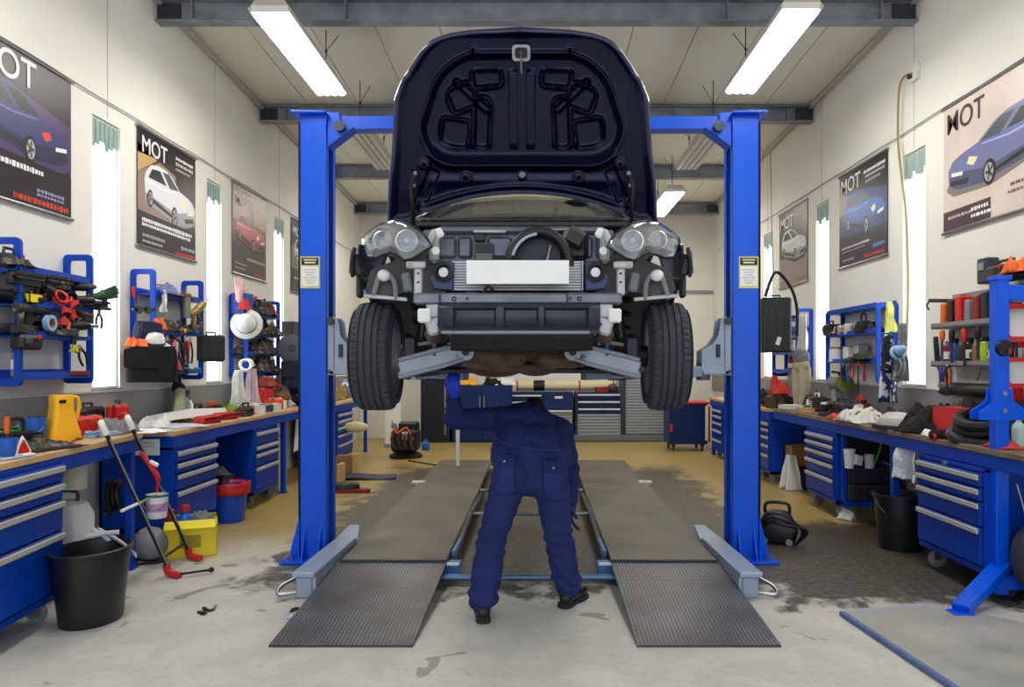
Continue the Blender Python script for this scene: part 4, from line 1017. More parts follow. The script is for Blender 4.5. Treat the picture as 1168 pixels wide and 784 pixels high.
# glove over the raised hand
gl = [(p[0], p[1], p[2]*1.16, p[3], p[4]*1.16) if p[0] == 'c' else p for p in hand_parts(hnL, upL, sdL, fwL, .75)]+[('c', hnL-upL*.03, .033, hnL+upL*.02, .034), ('b', hnL+upL*.06, (.048, .026, .045))]
mesh_obj(blob(gl, .005, 2), 'glove', GLOVE, man, True)
gl = [(p[0], p[1], p[2]*1.16, p[3], p[4]*1.16) for p in hand_parts(hnR, upR, sdR, fwR, .35)]
mesh_obj(blob(gl, .005, 2), 'glove', mat('dark_blue_glove', (24, 34, 96), .7), man, True)
for (a_, yaw) in ((aL, .12), (aR, -.55)):
    M_ = Matrix.Translation((a_.x, a_.y, 0)) @ Matrix.Rotation(yaw, 4, 'Z')
    ps = [('c', M_ @ V((0, 0, .17)), .05, M_ @ V((0, -.005, .07)), .05), ('c', M_ @ V((0, -.03, .06)), .043, M_ @ V((0, .1, .055)), .043), ('c', M_ @ V((0, .1, .055)), .044, M_ @ V((.0, .18, .05)), .04), ('b', M_ @ V((0, -.025, .055)), (.043, .05, .045))]
    b_ = mesh_obj(blob(ps, .008, 3), 'boot', BOOT, man, True)
    out = [(.038, -.07), (.045, -.03), (.04, .05), (.052, .13), (.045, .2), (.02, .228), (-.02, .228), (-.045, .2), (-.05, .13), (-.04, .05), (-.045, -.03), (-.038, -.07), (-.015, -.082), (.015, -.082)]
    mb = MB(SOLE); mb.prism(out, .026, M_, .004); mb.prism([(.036, -.068), (.042, -.03), (.04, .01), (-.04, .01), (-.042, -.03), (-.036, -.068)], .036, M_, .003)
    mb.build('sole', b_, world=True)
# ------------------------------------------------------------------ posters
def car_art(kind='front'):
    body = [(.10, .58), (.12, .64), (.20, .72), (.33, .745), (.46, .735), (.56, .70), (.70, .605), (.86, .575), (.94, .545), (.98, .48), (.975, .37), (.9, .315), (.66, .29), (.55, .31), (.2, .37), (.11, .42)]
    return dict(body=body, shadow=[(.08, .42), (.2, .35), (.6, .25), (.93, .27), (1.0, .33), (.96, .4), (.4, .42)],
        side=[(.16, .605), (.22, .69), (.35, .705), (.46, .60)], screen=[(.39, .71), (.5, .715), (.68, .605), (.52, .59)], sill=[(.13, .42), (.55, .335), (.56, .36), (.14, .46)],
        lamp=[(.70, .50), (.78, .53), (.80, .48), (.74, .45)], grille=[(.78, .37), (.95, .40), (.96, .36), (.80, .33)], plate=[(.84, .44), (.95, .46), (.95, .43), (.84, .41)], wheels=[(.19, .43, .045, .075), (.60, .35, .055, .095)])
def poster(label, sx, y0, y1, z0, z1, bg, carc, title_c, band=None, mirror=False, rear=False, box=(0., .26, 1., .58), extra=None, glow=None, suv=1.):
    w, h = y1-y0, z1-z0
    o = thing('poster', label, 'poster', (sx*(WX-.012), y0 if sx < 0 else y1, z0), R(90 if sx < 0 else -90))
    mb = MB(mat('poster_%d_%d_%d' % bg, bg, .38, var=.1, vscale=2)); mb.box((w/2, 0, h/2), (w, .004, h)); sh = mb.build('sheet', o)
    for zz in (0, h): MB(STEEL).tube([(-.02, -.005, zz), (w+.02, -.005, zz)], .013, 8).build('hanging_rod', o)
    def layer(mb, pts, k, c): mb.mat(flat(c, .38)).prism([(a*w, b*h) for a, b in pts], .0012, at(0, -.0022-.0003*k, 0) @ MXZ)
    pm = MB(GREY)
    if glow: layer(pm, [(0, .3), (0, .62), (.35, .78), (1, .66), (1, .34), (.6, .22)], 0, glow)
    if band: layer(pm, [(0, 0), (1, 0), (1, band[1]), (0, band[1]+.03)], .6, band[0])
    if extra:
        for pts, c in extra: layer(pm, pts, 1, c)
    art = car_art(); bx, by, bw, bh = box
    def T(pts):
        q = [((1-a if mirror else a), b) for a, b in pts]
        return [(bx+a*bw, by+(b-.26)/.5*bh) for a, b in q]
    dark = tuple(int(v*.45) for v in carc); lite = tuple(min(255, int(v*1.25+30)) for v in carc)
    if sum(bg) > 200: layer(pm, T(art['shadow']), 2, tuple(int(v*.6) for v in bg))
    layer(pm, T(art['body']), 3, carc)
    layer(pm, T([(.11, .47), (.55, .40), (.66, .40), (.95, .46), (.975, .37), (.9, .315), (.66, .29), (.55, .31), (.2, .37), (.11, .42)]), 4, tuple(int(v*.72) for v in carc))
    layer(pm, T([(.13, .58), (.45, .565), (.66, .585), (.66, .575), (.45, .55), (.13, .565)]), 5, lite)
    layer(pm, T(art['side']), 5, (38, 42, 50)); layer(pm, T(art['screen']), 5, (70, 78, 88) if not rear else (30, 32, 40)); layer(pm, T(art['sill']), 5, (30, 32, 38))
    layer(pm, T(art['lamp']), 6, (220, 60, 50) if rear else (236, 226, 180)); layer(pm, T(art['grille']), 6, (40, 42, 48)); layer(pm, T(art['plate']), 7, (235, 235, 230))
    for (cx, cy, rx, ry) in art['wheels']:
        layer(pm, T(ell(rx, ry, 22, cx, cy)), 6, (22, 22, 24)); layer(pm, T(ell(rx*.7, ry*.72, 22, cx+.004, cy)), 7, (176, 178, 182))
        for k in range(5):
            a = 2*PI*k/5; c_, s_ = math.cos(a), math.sin(a)
            layer(pm, T([(cx+.1*rx*-s_, cy+.1*ry*c_), (cx+.6*rx*c_-.14*rx*s_, cy+.64*ry*s_+.14*ry*c_), (cx+.6*rx*c_+.14*rx*s_, cy+.64*ry*s_-.14*ry*c_), (cx+.1*rx*s_, cy-.1*ry*c_)]), 8, (70, 72, 78))
    pm.build('car_picture', o, sharp=10)
    cm = MB(GREY)                # small print, too small to read
    rnd = random.Random(int(y0*100))
    def line(x, y, L, hh, c):
        cm.mat(flat(c, .5)); u = x
        while u < x+L:
            l = rnd.uniform(.012, .035); cm.box(((u+l/2)*w, -.0056, y*h), (l*w, .001, hh*h*rnd.uniform(.7, 1))); u += l+.008
    tc = title_c
    return o, line, cm, w, h
def finish(o, cm): cm.build('small_print', o)
def title(o, w, h, x, y, size, c, txt='MOT'):
    return text_mesh(txt, size*h, o, (x*w, -.0058, y*h), (PI/2, 0, 0), flat(c, .5), 'title', 1.0, .0015)
WHT = (240, 240, 240)
o, ln, cm, w, h = poster('dark purple MOT poster with navy estate car, nearest the yellow jug', -1, 4.58, 5.74, 2.63, 3.69, (36, 26, 44), (52, 58, 110), WHT, ((24, 18, 30), .3), rear=True, box=(.0, .3, 1., .48), glow=(74, 56, 100))
title(o, w, h, .13, .79, .26, WHT); ln(.1, .25, .62, .04, WHT); ln(.66, .13, .26, .025, (150, 150, 190)); ln(.66, .10, .26, .02, (150, 150, 190)); ln(.45, .05, .5, .04, (200, 60, 40)); finish(o, cm)
o, ln, cm, w, h = poster('dark MOT poster with white hatchback, second along the wall with the jug', -1, 6.70, 7.83, 2.59, 3.67, (60, 48, 44), (222, 222, 230), WHT, ((34, 34, 44), .27), box=(.0, .26, 1., .5), glow=(146, 124, 110), extra=[([(0, .78), (1, .84), (1, 1), (0, 1)], (28, 26, 34)), ([(.0, .62), (.3, .78), (0, .86)], (196, 160, 110)), ([(.62, .5), (1, .52), (1, .84), (.62, .82)], (56, 42, 40))])
title(o, w, h, .05, .80, .2, WHT); ln(.62, .9, .32, .03, WHT); ln(.62, .85, .32, .03, (200, 200, 200)); ln(.62, .8, .25, .02, (180, 180, 180)); ln(.06, .23, .86, .035, WHT); ln(.06, .19, .8, .03, WHT); ln(.07, .1, .34, .03, (170, 170, 170)); ln(.07, .05, .3, .02, (200, 200, 200)); ln(.72, .09, .22, .035, (170, 170, 180)); ln(.62, .03, .34, .03, (210, 60, 46)); finish(o, cm)
o, ln, cm, w, h = poster('faded brown MOT poster with pinkish red car', -1, 8.79, 9.87, 2.60, 3.68, (92, 76, 70), (196, 92, 100), WHT, ((74, 68, 62), .32), box=(.0, .3, .98, .42), extra=[([(.62, .62), (1, .6), (1, 1), (.5, 1)], (156, 132, 112)), ([(0, .6), (.5, .62), (.5, 1), (0, 1)], (134, 108, 100))])
title(o, w, h, .05, .76, .23, (236, 220, 214)); ln(.4, .2, .55, .035, (180, 176, 170)); ln(.06, .12, .34, .02, (170, 166, 160)); ln(.06, .07, .3, .02, (170, 166, 160)); ln(.62, .05, .34, .03, (170, 70, 56)); finish(o, cm)
o, ln, cm, w, h = poster('dark MOT poster half hidden behind the blue lift post', -1, 10.9, 11.98, 2.58, 3.66, (46, 44, 46), (170, 176, 186), WHT, ((60, 58, 56), .3), box=(.02, .28, .96, .5), glow=(120, 122, 90))
title(o, w, h, .06, .78, .18, WHT); ln(.1, .2, .7, .03, (190, 190, 186)); finish(o, cm)
o, ln, cm, w, h = poster('large cream MOT poster with blue-grey car above the black and orange packs', 1, 5.02, 6.56, 2.66, 3.75, (216, 200, 192), (112, 116, 164), (50, 30, 34), mirror=True, box=(.03, .26, 1., .5))
title(o, w, h, .03, .78, .23, (52, 32, 36))
mb = MB(flat((72, 48, 58))); mb.box((.22*w, -.0048, .09*h), (.44*w, .001, .15*h)); mb.build('print_band', o)
ln(.05, .11, .2, .025, (190, 180, 184)); ln(.27, .12, .15, .03, WHT); ln(.27, .07, .15, .025, WHT); ln(.6, .2, .3, .025, (120, 108, 108)); ln(.58, .15, .3, .02, (120, 108, 108)); finish(o, cm)
o, ln, cm, w, h = poster('dark navy MOT poster with bright blue car beside the tan hose', 1, 7.62, 8.82, 2.64, 3.72, (32, 30, 38), (52, 96, 176), WHT, ((30, 30, 42), .3), box=(.02, .27, .96, .5), glow=(40, 60, 110), extra=[([(0, .55), (.3, .62), (.25, .75), (0, .78)], (120, 96, 84))])
title(o, w, h, .04, .79, .22, WHT); ln(.55, .9, .4, .035, WHT); ln(.58, .85, .36, .03, (190, 190, 190)); ln(.58, .8, .3, .03, (170, 170, 170)); ln(.06, .2, .6, .025, (200, 200, 206)); ln(.06, .16, .5, .015, (160, 160, 170)); ln(.74, .13, .2, .04, (110, 130, 200)); ln(.08, .07, .26, .03, (150, 150, 156)); ln(.55, .05, .4, .035, (200, 56, 50)); finish(o, cm)
o, ln, cm, w, h = poster('brown MOT poster with white sports car, the far one behind the black case', 1, 9.87, 11.0, 2.62, 3.70, (84, 74, 72), (206, 210, 212), WHT, ((146, 132, 132), .36), box=(.0, .3, .98, .46), extra=[([(0, .8), (1, .84), (1, 1), (0, 1)], (58, 48, 48))])
title(o, w, h, .04, .77, .23, WHT); ln(.55, .9, .4, .03, (220, 200, 180)); ln(.58, .84, .34, .02, (180, 170, 166)); ln(.06, .1, .3, .02, (190, 180, 180)); ln(.6, .06, .34, .03, (190, 110, 100)); finish(o, cm)

# ------------------------------------------------------------------ cabinets and benches
def cabinet(label, x, y, width, hts, z0=.14, depth=.62, side=-1, rz=None, group=None, lock=False, m=CAB, castors=True, front_m=None, topgap=.03, top=None):
    """front faces the aisle; local x along the front, -y out of the front"""
    o = thing('drawer_cabinet', label, 'cabinet', (x, y, 0), R(90 if side < 0 else -90) if rz is None else rz, group)
    if top: k_ = (top-z0-topgap-.05)/sum(hts); hts = [q*k_ for q in hts]
    H_ = sum(hts)+topgap+.05; w = width
    mb = MB(m); t = .02
    for xx in (t/2, w-t/2): mb.box((xx, depth/2, z0+H_/2), (t, depth, H_), ch=.003)
    mb.box((w/2, depth-t/2, z0+H_/2), (w, t, H_)); mb.box((w/2, depth/2, z0+.02), (w, depth, .04), ch=.003); mb.box((w/2, depth/2, z0+H_-.01), (w, depth, .02))
    mb.box((w/2, .03, z0+H_/2), (w-.04, .02, H_-.04)); mb.build('body', o)
    z = z0+H_-topgap
    for i, hh in enumerate(hts):
        z -= hh
        mb = MB(front_m or m); mb.box((w/2, -.004, z+hh/2), (w-.05, .03, hh-.012), ch=.004); d = mb.build('drawer', o)
        mb = MB(ALU); mb.box((w/2, -.03, z+hh-.03), (w-.06, .018, .034), ch=.004); mb.mat(DGREY).box((w/2, -.022, z+hh-.05), (w-.07, .012, .006)); mb.build('handle', d)
    if lock:
        mb = MB(STEEL); mb.lathe([(0, -.022), (.014, -.022), (.016, -.0), (0, 0)], (w*.5, -.02, z0+H_-.012), 14, 'Y'); mb.build('lock', o)
    if castors:
        for (xx, yy) in ((.09, .08), (w-.09, .08), (.09, depth-.08), (w-.09, depth-.08)):
            mb = MB(STEEL); mb.box((xx, yy, z0-.01), (.07, .07, .02), ch=.003)
            for s_ in (-1, 1): mb.box((xx+s_*.018, yy+.01, z0-.05), (.006, .045, .08))
            c = mb.build('castor', o)
            r = (z0-.005)*.45
            MB(GREY).lathe([(0, -.013), (r*.8, -.013), (r, -.008), (r, .008), (r*.8, .013), (0, .013)], (xx, yy+.015, r+.001), 18, 'X').build('castor_wheel', c)
    return o
def bench(label, p0, p1, z, depth, side, legs=(), lip=.1, group=None, wood=WTOP, end_panel=None):
    """front edge from p0 to p1 (x,y); worktop reaches back to the wall"""
    p0, p1 = V((*p0, 0)), V((*p1, 0)); L = (p1-p0).length
    a = math.atan2(p1.y-p0.y, p1.x-p0.x)
    o = thing('workbench', label, 'workbench', p0, a, group)
    s_ = 1
    mb = MB(wood); mb.box((L/2, s_*depth/2, z-.02), (L, depth, .04), ch=.004); mb.build('worktop', o)
    mb = MB(CAB); mb.box((L/2, s_*.02, z-.085), (L-.01, .025, .09), ch=.004); mb.box((L/2, s_*(depth-.02), z-.085), (L-.01, .025, .09))
    for xx in (.015, L-.015): mb.box((xx, s_*depth/2, z-.085), (.025, depth-.02, .09))
    mb.build('apron', o)
    for xx in legs:
        for yy in (.05, depth-.05):
            mb = MB(CAB); mb.box((xx, s_*yy, (z-.04)/2), (.07, .05, z-.04), ch=.004); mb.box((xx, s_*yy, .008), (.1, .08, .016)); mb.build('leg', o)
    return o
# wall side with the yellow jug
bench('workbench with pale ply top carrying the yellow jug', (-2.74, 3.45), (-2.97, 5.62), 1.0, .62, -1, legs=(2.08,))
cabinet('blue four-drawer cabinet beside the black waste bin', -2.76, 3.62, .86, [.108, .103, .19, .35], .13, .56, -1, rz=R(96), top=.955)
bench('workbench with red pouches on top over the paper-notice cabinet', (-2.93, 6.02), (-2.93, 9.5), .97, .66, -1, legs=(2.75,))
cabinet('blue drawer cabinet with the handwritten paper notice on its side', -2.95, 6.05, .8, [.112, .105, .16, .33], .14, .6, -1, top=.838)
cabinet('blue drawer cabinet beyond the blue bucket with red rim', -2.95, 7.76, .72, [.165, .09, .16, .28], .14, .6, -1, top=.835)
o = thing('panel', 'deep blue back panel of the knee space behind the blue bucket', 'panel', (-3.5, 7.3, .02)); mb = MB(CAB); mb.box((0, 0, .42), (.02, .9, .84), ch=.003); mb.box((.02, -.43, .42), (.05, .03, .84)); mb.box((.02, .43, .42), (.05, .03, .84)); mb.build('sheet', o)
bench('workbench behind the blue lift post with orange tools on it', (-2.9, 9.75), (-2.9, 12.9), .95, .68, -1, legs=(.05, 3.1))
cabinet('narrow blue drawer cabinet behind the hand-drawn black tyre and wooden blocks', -2.92, 10.85, .95, [.12, .12, .14, .18, .2], .12, .6, -1, top=.815)
# paper notice
o = thing('paper_notice', 'white handwritten paper notice stuck on the blue cabinet end', 'notice', (-3.14, 6.012, .845))
MB(PAPER).box((0, 0, 0), (.2, .002, .13)).build('sheet', o)
mb = MB(flat((120, 126, 150)))
rr = random.Random(4)
for zz in (.03, .005):
    u = -.07
    while u < .06: l = rr.uniform(.008, .03); mb.tube([(u, -.002, zz), (u+l*.3, -.002, zz+.008), (u+l*.6, -.002, zz-.004), (u+l, -.002, zz+.004)], .0016, 5); u += l+.004
mb.build('handwriting', o)
# wall side with the blue hoist
bench('long workbench with dark edge under the cream poster holding the black jackets', (2.92, 9.2), (2.92, 4.3), .97, .66, 1, legs=(3.02,), wood=mat('worn_bench_top', (120, 104, 84), .6, var=.3, vscale=6))
cabinet('blue four-drawer cabinet with lock beside the blue hoist', 2.90, 5.66, .84, [.11, .11, .19, .3], .15, .62, 1, lock=True, top=.835)
cabinet('blue drawer cabinet with white cups at its open end', 2.93, 8.08, .79, [.1, .11, .12, .17, .24], .14, .62, 1, top=.835)
bench('far workbench behind the lift post with the brown box and red cap on it', (2.92, 12.6), (2.92, 9.4), .95, .66, 1, legs=(.1,))
cabinet('blue drawer cabinet half hidden by the lift post near the white bag', 2.93, 9.95, .62, [.1, .12, .14, .16, .26], .13, .6, 1, top=.815)
cabinet('small blue drawer cabinet in the far corner by the red-topped cart', 2.93, 12.4, .7, [.12, .14, .16, .2, .2], .1, .6, 1, top=.815)
# open-ended tool cart with black crates, its open end towards the entrance
o = thing('crate_shelf', 'blue framed shelf end holding black crates and a green cable', 'shelf unit', (2.95, 7.2, 0))
mb = MB(CAB)
for xx in (.02, .56):
    mb.box((xx, .0, .53), (.04, .05, .76), ch=.004)
mb.box((.29, .0, .17), (.58, .06, .06), ch=.004); mb.box((.29, .0, .9), (.58, .05, .04), ch=.004); mb.box((.29, .07, .53), (.56, .02, .74)); mb.box((.29, .02, .52), (.52, .1, .02))
mb.build('frame', o)
for k in range(2):
    mb = MB(mat('crate_black', (36, 38, 44), .6, var=.2)); w_, h_ = .5, .16; zz = .2+k*.165
    mb.box((.29, -.01, zz+h_/2), (w_, .1, h_), ch=.01)
    for j in range(5): mb.mat(DGREY).box((.08+j*.105, -.064, zz+h_/2), (.012, .012, h_*.9)); 
    mb.box((.29, -.064, zz+h_-.015), (w_, .014, .02), ch=.004); mb.build('crate', o)
mb = MB(mat('rear_mesh_black', (30, 30, 34), .6)); mb.box((.29, .05, .72), (.5, .01, .33)); mb.build('mesh_panel', o)

# ------------------------------------------------------------------ wall racks
def rack(label, sx, y0, y1, z0, z1, shelves, dep=.22, m=RACK, backs=True, wide=False):
    o = thing('wall_rack', label, 'rack', (sx*WX, (y0+y1)/2, z0)); h = z1-z0; L = y1-y0
    bw = .045
    Mx = lambda yy: Matrix(((sx*-1., 0, 0, sx*-dep/2), (0, 0, 1, yy), (0, 1, 0, h/2), (0, 0, 0, 1)))
    for yy in (-L/2, L/2-.025):
        mb = MB(m); mb.ring(rrect(dep, h, .035, 4), rrect(dep-2*bw, h-2*bw, .02, 4), .025, Mx(yy)); mb.build('end_frame', o)
    for z in shelves:
        mb = MB(m); zz = z-z0; mb.box((-sx*dep*.55, 0, zz), (dep*.8, L-.05, .012)); mb.box((-sx*(dep*.95), 0, zz+.018), (.012, L-.05, .05), ch=.002); mb.box((-sx*.02, 0, zz+.03), (.02, L-.05, .06))
        mb.build('shelf', o)
    return o
rack('blue wall rack nearest the yellow jug, under the purple poster', -1, 4.88, 5.69, 1.37, 2.35, (2.13, 1.91, 1.70, 1.42))
rack('blue wall rack under the white hatchback poster with the black bag', -1, 6.60, 7.57, 1.36, 2.36, (2.14, 1.80, 1.43))
rack('blue wall rack under the red car poster with a white hat hung on it', -1, 8.72, 9.82, 1.36, 2.34, (2.1, 1.86, 1.62, 1.4))
rack('blue wall rack just beside the lift post, under the half hidden poster', -1, 10.85, 11.9, 1.3, 2.05, (1.9, 1.6, 1.36))
rack('blue wall rack under the blue car poster with overall jacket hung on it', 1, 7.41, 8.72, 1.32, 2.13, (2.09, 1.83, 1.53))
rack('blue wall rack beyond the black hanging case', 1, 9.7, 10.7, 1.34, 2.24, (1.95, 1.65, 1.4))
# sheet-metal tool board with ledges under the cream poster
o = thing('tool_board', 'grey metal tool board with two ledges under the cream poster', 'tool board', (WX-.006, 5.53, 1.5))
mb = MB(mat('grey_sheet', (140, 142, 146), .5, .4)); mb.box((-.01, 0, .3), (.02, 1.75, .62)); mb.build('back_sheet', o)
for zz in (.0, .32):
    mb = MB(mat('grey_sheet', (0, 0, 0))); mb.box((-.11, 0, zz), (.19, 1.75, .012)); mb.box((-.2, 0, zz+.02), (.01, 1.75, .045)); mb.build('ledge', o)
mb = MB(DGREY); mb.box((-.12, .86, .56), (.22, .02, .03)); mb.tube([(-.22, .86, .56), (-.25, .86, .52), (-.23, .86, .48)], .008, 6); mb.build('bracket', o)

# ------------------------------------------------------------------ end wall row
o = thing('drawer_cabinet', 'blue drawer and door cabinet on the end wall behind the mechanic', 'cabinet', (-.52, 14.55, .12))
mb = MB(CABD); mb.box((.55, .3, .36), (1.36, .58, .96), ch=.004); mb.build('body', o)
for (x, w_) in ((.28, .72),):
    for k in range(2):
        mb = MB(CABD); mb.box((x, -.005, .75-k*.13), (w_-.02, .03, .115), ch=.004); d = mb.build('drawer', o)
        MB(mat('bright_strip', (226, 226, 220), .4)).box((x, -.03, .775-k*.13), (w_-.05, .03, .03), ch=.005).build('handle', d)
mb = MB(CABD); mb.box((.95, -.005, .66), (.56, .03, .33), ch=.004); d = mb.build('door', o); MB(mat('bright_strip', (0, 0, 0))).box((.95, -.026, .74), (.16, .02, .05), ch=.01).build('handle', d)
SHUT = mat('shutter_grey', (150, 154, 160), .45, .3)
def shutter(mb, x0, x1, z0, z1, y):
    n = max(3, int((z1-z0)/.055))
    for k in range(n): mb.box(((x0+x1)/2, y, lerp(z0, z1, (k+.5)/n)), (x1-x0, .03, (z1-z0)/n*.86), ch=.008)
mb = MB(SHUT); shutter(mb, .68, 1.22, .0, .46, -.0); d = mb.build('roller_shutter', o); MB(mat('bright_strip', (0, 0, 0))).box((.95, -.03, .475), (.54, .03, .03), ch=.005).build('handle', d)
mb = MB(CABD); mb.box((.28, -.005, .27), (.72, .03, .5), ch=.004); mb.build('lower_door', o)
o = thing('drawer_cabinet', 'end wall cabinet with three drawers over a grey roller shutter', 'cabinet', (.76, 14.55, .12))
mb = MB(mat('cab_dark_frame', (60, 64, 74), .5)); mb.box((.46, .32, .36), (.92, .56, .96), ch=.004); mb.build('body', o)
for k in range(3):
    mb = MB(CABD); mb.box((.46, -.0, .77-k*.14), (.84, .03, .125), ch=.004); d = mb.build('drawer', o); MB(mat('bright_strip', (0, 0, 0))).box((.46, -.03, .79-k*.14), (.82, .03, .03), ch=.005).build('handle', d)
mb = MB(SHUT); shutter(mb, .04, .88, .0, .42, .0); mb.build('roller_shutter', o)
o = thing('shutter_cabinet', 'tall grey roller-shutter cabinet on the end wall by the red-topped cart', 'cabinet', (1.7, 14.55, .12))
mb = MB(mat('cab_dark_frame', (0, 0, 0))); mb.box((.46, .32, .54), (.96, .56, 1.32), ch=.004); mb.build('body', o)
mb = MB(SHUT); shutter(mb, .04, .9, .02, 1.15, .0); mb.build('roller_shutter', o)
mb = MB(mat('bench_beam_grey', (110, 116, 126), .5, .4)); mb.box((1.1, 14.5, .07), (3.2, .06, .12), ch=.01); tag(mb.build('floor_rail'), 'grey plinth rail under the end wall cabinets', 'plinth')
o = thing('locker', 'black tall locker on the end wall behind the lift wheel', 'locker', (-1.95, 14.3, 0))
mb = MB(mat('locker_black', (34, 36, 42), .5)); mb.box((0, .3, .8), (.55, .6, 1.6), ch=.006); mb.build('body', o); mb = MB(GUN); mb.box((0, -.01, .8), (.5, .02, 1.5), ch=.004); d = mb.build('door', o); MB(STEEL).box((.2, -.03, .8), (.03, .03, 1.3), ch=.004).build('handle', d)
o = thing('locker', 'blue double-door locker on the end wall beside the raised sleeve', 'locker', (-1.05, 14.35, 0))
mb = MB(CABD); mb.box((0, .3, .55), (1.15, .6, 1.1), ch=.006); mb.build('body', o)
for s_ in (-1, 1): mb = MB(CABD); mb.box((s_*.28, -.01, .55), (.52, .02, 1.02), ch=.004); d = mb.build('door', o); MB(STEEL).box((s_*.04, -.03, .6), (.02, .03, .6), ch=.004).build('handle', d)
o = thing('panel', 'tall white board standing by the end wall behind the hanging wheel', 'panel', (-2.62, 13.6, 0), R(4)); mb = MB(WHITE); mb.box((0, 0, .6), (.28, .04, 1.2), ch=.006); mb.build('board', o); mb = MB(GREY); mb.box((0, .02, .03), (.32, .2, .06), ch=.006); mb.build('foot', o)
o = thing('roll', 'long cream roll of sheeting lying on the end wall cabinets', 'roll', (.6, 14.8, .985)); mb = MB(mat('cream_sheet', (214, 204, 170), .7)); mb.cyl((-1.0, 0, .1), (.95, 0, .1), .1, n=24); mb.build('sheet', o)
mb = MB(BLACK); mb.lathe([(.102, -.11), (.108, -.1), (.108, .1), (.102, .11)], (-.55, 0, .1), 24, 'X'); mb.build('strap', o)
mb = MB(RED)
for xx in (-.98, .25, .92): mb.lathe([(.06, -.02), (.104, -.015), (.104, .015), (.06, .02)], (xx, 0, .1), 20, 'X')
mb.build('end_band', o)
o = thing('tool_cart', 'blue tool cart with red top in the far corner', 'cart', (2.63, 12.9, .11))
mb = MB(CABD); mb.box((0, .3, .36), (.66, .6, .7), ch=.008); mb.build('body', o); mb = MB(RED); mb.box((0, .3, .73), (.72, .66, .04), ch=.01); mb.build('top_tray', o)
mb = MB(RED); mb.box((.36, .0, .36), (.03, .03, .62), ch=.005); mb.box((-.3, -.02, .3), (.05, .03, .14), ch=.01); mb.build('handle', o)
mb = MB(WHITE); mb.box((.31, -.01, .38), (.04, .03, .6), ch=.005); mb.build('side_strip', o)
for (xx, yy) in ((-.25, .06), (.25, .06), (-.25, .54), (.25, .54)):
    mb = MB(GUN); mb.box((xx, yy, -.01), (.06, .06, .03)); c = mb.build('castor', o); MB(RUBBER).lathe([(0, -.02), (.045, -.018), (.052, 0), (.045, .018), (0, .02)], (xx, yy, -.057), 18, 'X').build('castor_wheel', c)
# ------------------------------------------------------------------ loose tools and clutter: one builder per kind
def T_(name, label, cat, loc, rz, group=None, rot=None):
    return thing(name, label, cat, loc, rz, group, rot)
def drill(label, loc, rz=0, c=GREEN, c2=BLACK, lie=True, group=None, s=1.):
    o = T_('power_drill', label, 'drill', loc, rz, group, (PI/2, 0, rz) if lie else None); o.scale = (s,)*3
    zb = .034 if lie else 0
    if lie: off = V((0, 0, -.034))
    mb = MB(c); mb.lathe([(0, -.09), (.028, -.088), (.034, -.05), (.034, .05), (.026, .08), (0, .082)], (0, .17, 0), 18, 'X') if lie else mb.lathe([(0, -.09), (.028, -.088), (.034, -.05), (.034, .05), (.026, .08), (0, .082)], (0, 0, .2), 18, 'X')
    ax = (lambda x, h: (x, h, 0)) if lie else (lambda x, h: (x, 0, h))
    mb.tube([ax(-.03, .16), ax(-.045, .1), ax(-.05, .06)], [.026, .023, .024], 12)
    b = mb.build('housing', o)
    mb = MB(c2); p = ax(-.045, .03); mb.box(p, (.11, .06, .07) if lie else (.11, .07, .06), ch=.008); mb.build('battery', o)
    mb = MB(c2); a = ax(.08, .17 if lie else .2); e = ax(.125, .17 if lie else .2); f = ax(.17, .17 if lie else .2); mb.tube([a, e], [.024, .016], 14); mb.mat(STEEL).tube([e, f], .004, 8); mb.build('chuck', o)
    mb = MB(BLACK); mb.box(ax(-.018, .13), (.014, .014, .03), ch=.004); mb.build('trigger', o)
    return o
def grinder(label, loc, rz=0, c=DGREEN, group=None):
    o = T_('angle_grinder', label, 'grinder', loc, rz, group)
    mb = MB(c); mb.tube([(-.16, 0, .045), (-.12, 0, .045), (.02, 0, .045), (.1, 0, .045)], [.022, .03, .034, .03], 14); mb.build('body', o)
    mb = MB(GUN); mb.box((.13, 0, .048), (.07, .06, .06), ch=.01); mb.build('gear_head', o)
    mb = MB(DSTEEL); mb.lathe([(0, 0), (.058, 0), (.062, .02), (.03, .024), (0, .024)], (.135, 0, .0), 24); mb.build('disc_guard', o)
    mb = MB(BLACK); mb.tube([(.13, .03, .05), (.13, .06, .055), (.13, .14, .06)], [.01, .016, .017], 10); mb.build('side_handle', o)
    return o
def spray(label, loc, c=RED, cap=WHITE, band=WHITE, h=.2, r=.03, group=None):
    o = T_('spray_can', label, 'spray can', loc, 0, group)
    MB(c).lathe([(0, 0), (r, 0), (r, h*.78), (r*.8, h*.83), (0, h*.83)], n=20).build('can', o)
    MB(cap).lathe([(0, h*.82), (r*.72, h*.82), (r*.7, h*.98), (r*.5, h), (0, h)], n=18).build('cap', o)
    MB(band).lathe([(r*1.01, h*.25), (r*1.02, h*.26), (r*1.02, h*.55), (r*1.01, h*.56)], n=20).build('label_band', o)
    return o
def bottle(label, loc, c=WHITE, cap=BLUE, h=.22, r=.04, group=None, trig=False):
    o = T_('bottle', label, 'bottle', loc, 0, group)
    MB(c).lathe([(0, 0), (r*.95, 0), (r, .01), (r, h*.6), (r*.85, h*.7), (r*.36, h*.82), (r*.34, h*.88), (0, h*.88)], n=20).build('body', o)
    mb = MB(cap)
    if trig: mb.lathe([(0, h*.87), (r*.45, h*.87), (r*.4, h*.95), (0, h*.95)], n=14); mb.box((.015, 0, h*1.0), (.07, .024, .03), ch=.006); mb.tube([(.03, 0, h*.98), (.035, 0, h*.9), (.02, 0, h*.84)], .006, 6)
    else: mb.lathe([(0, h*.87), (r*.42, h*.87), (r*.42, h), (0, h)], n=16)
    mb.build('cap', o); return o
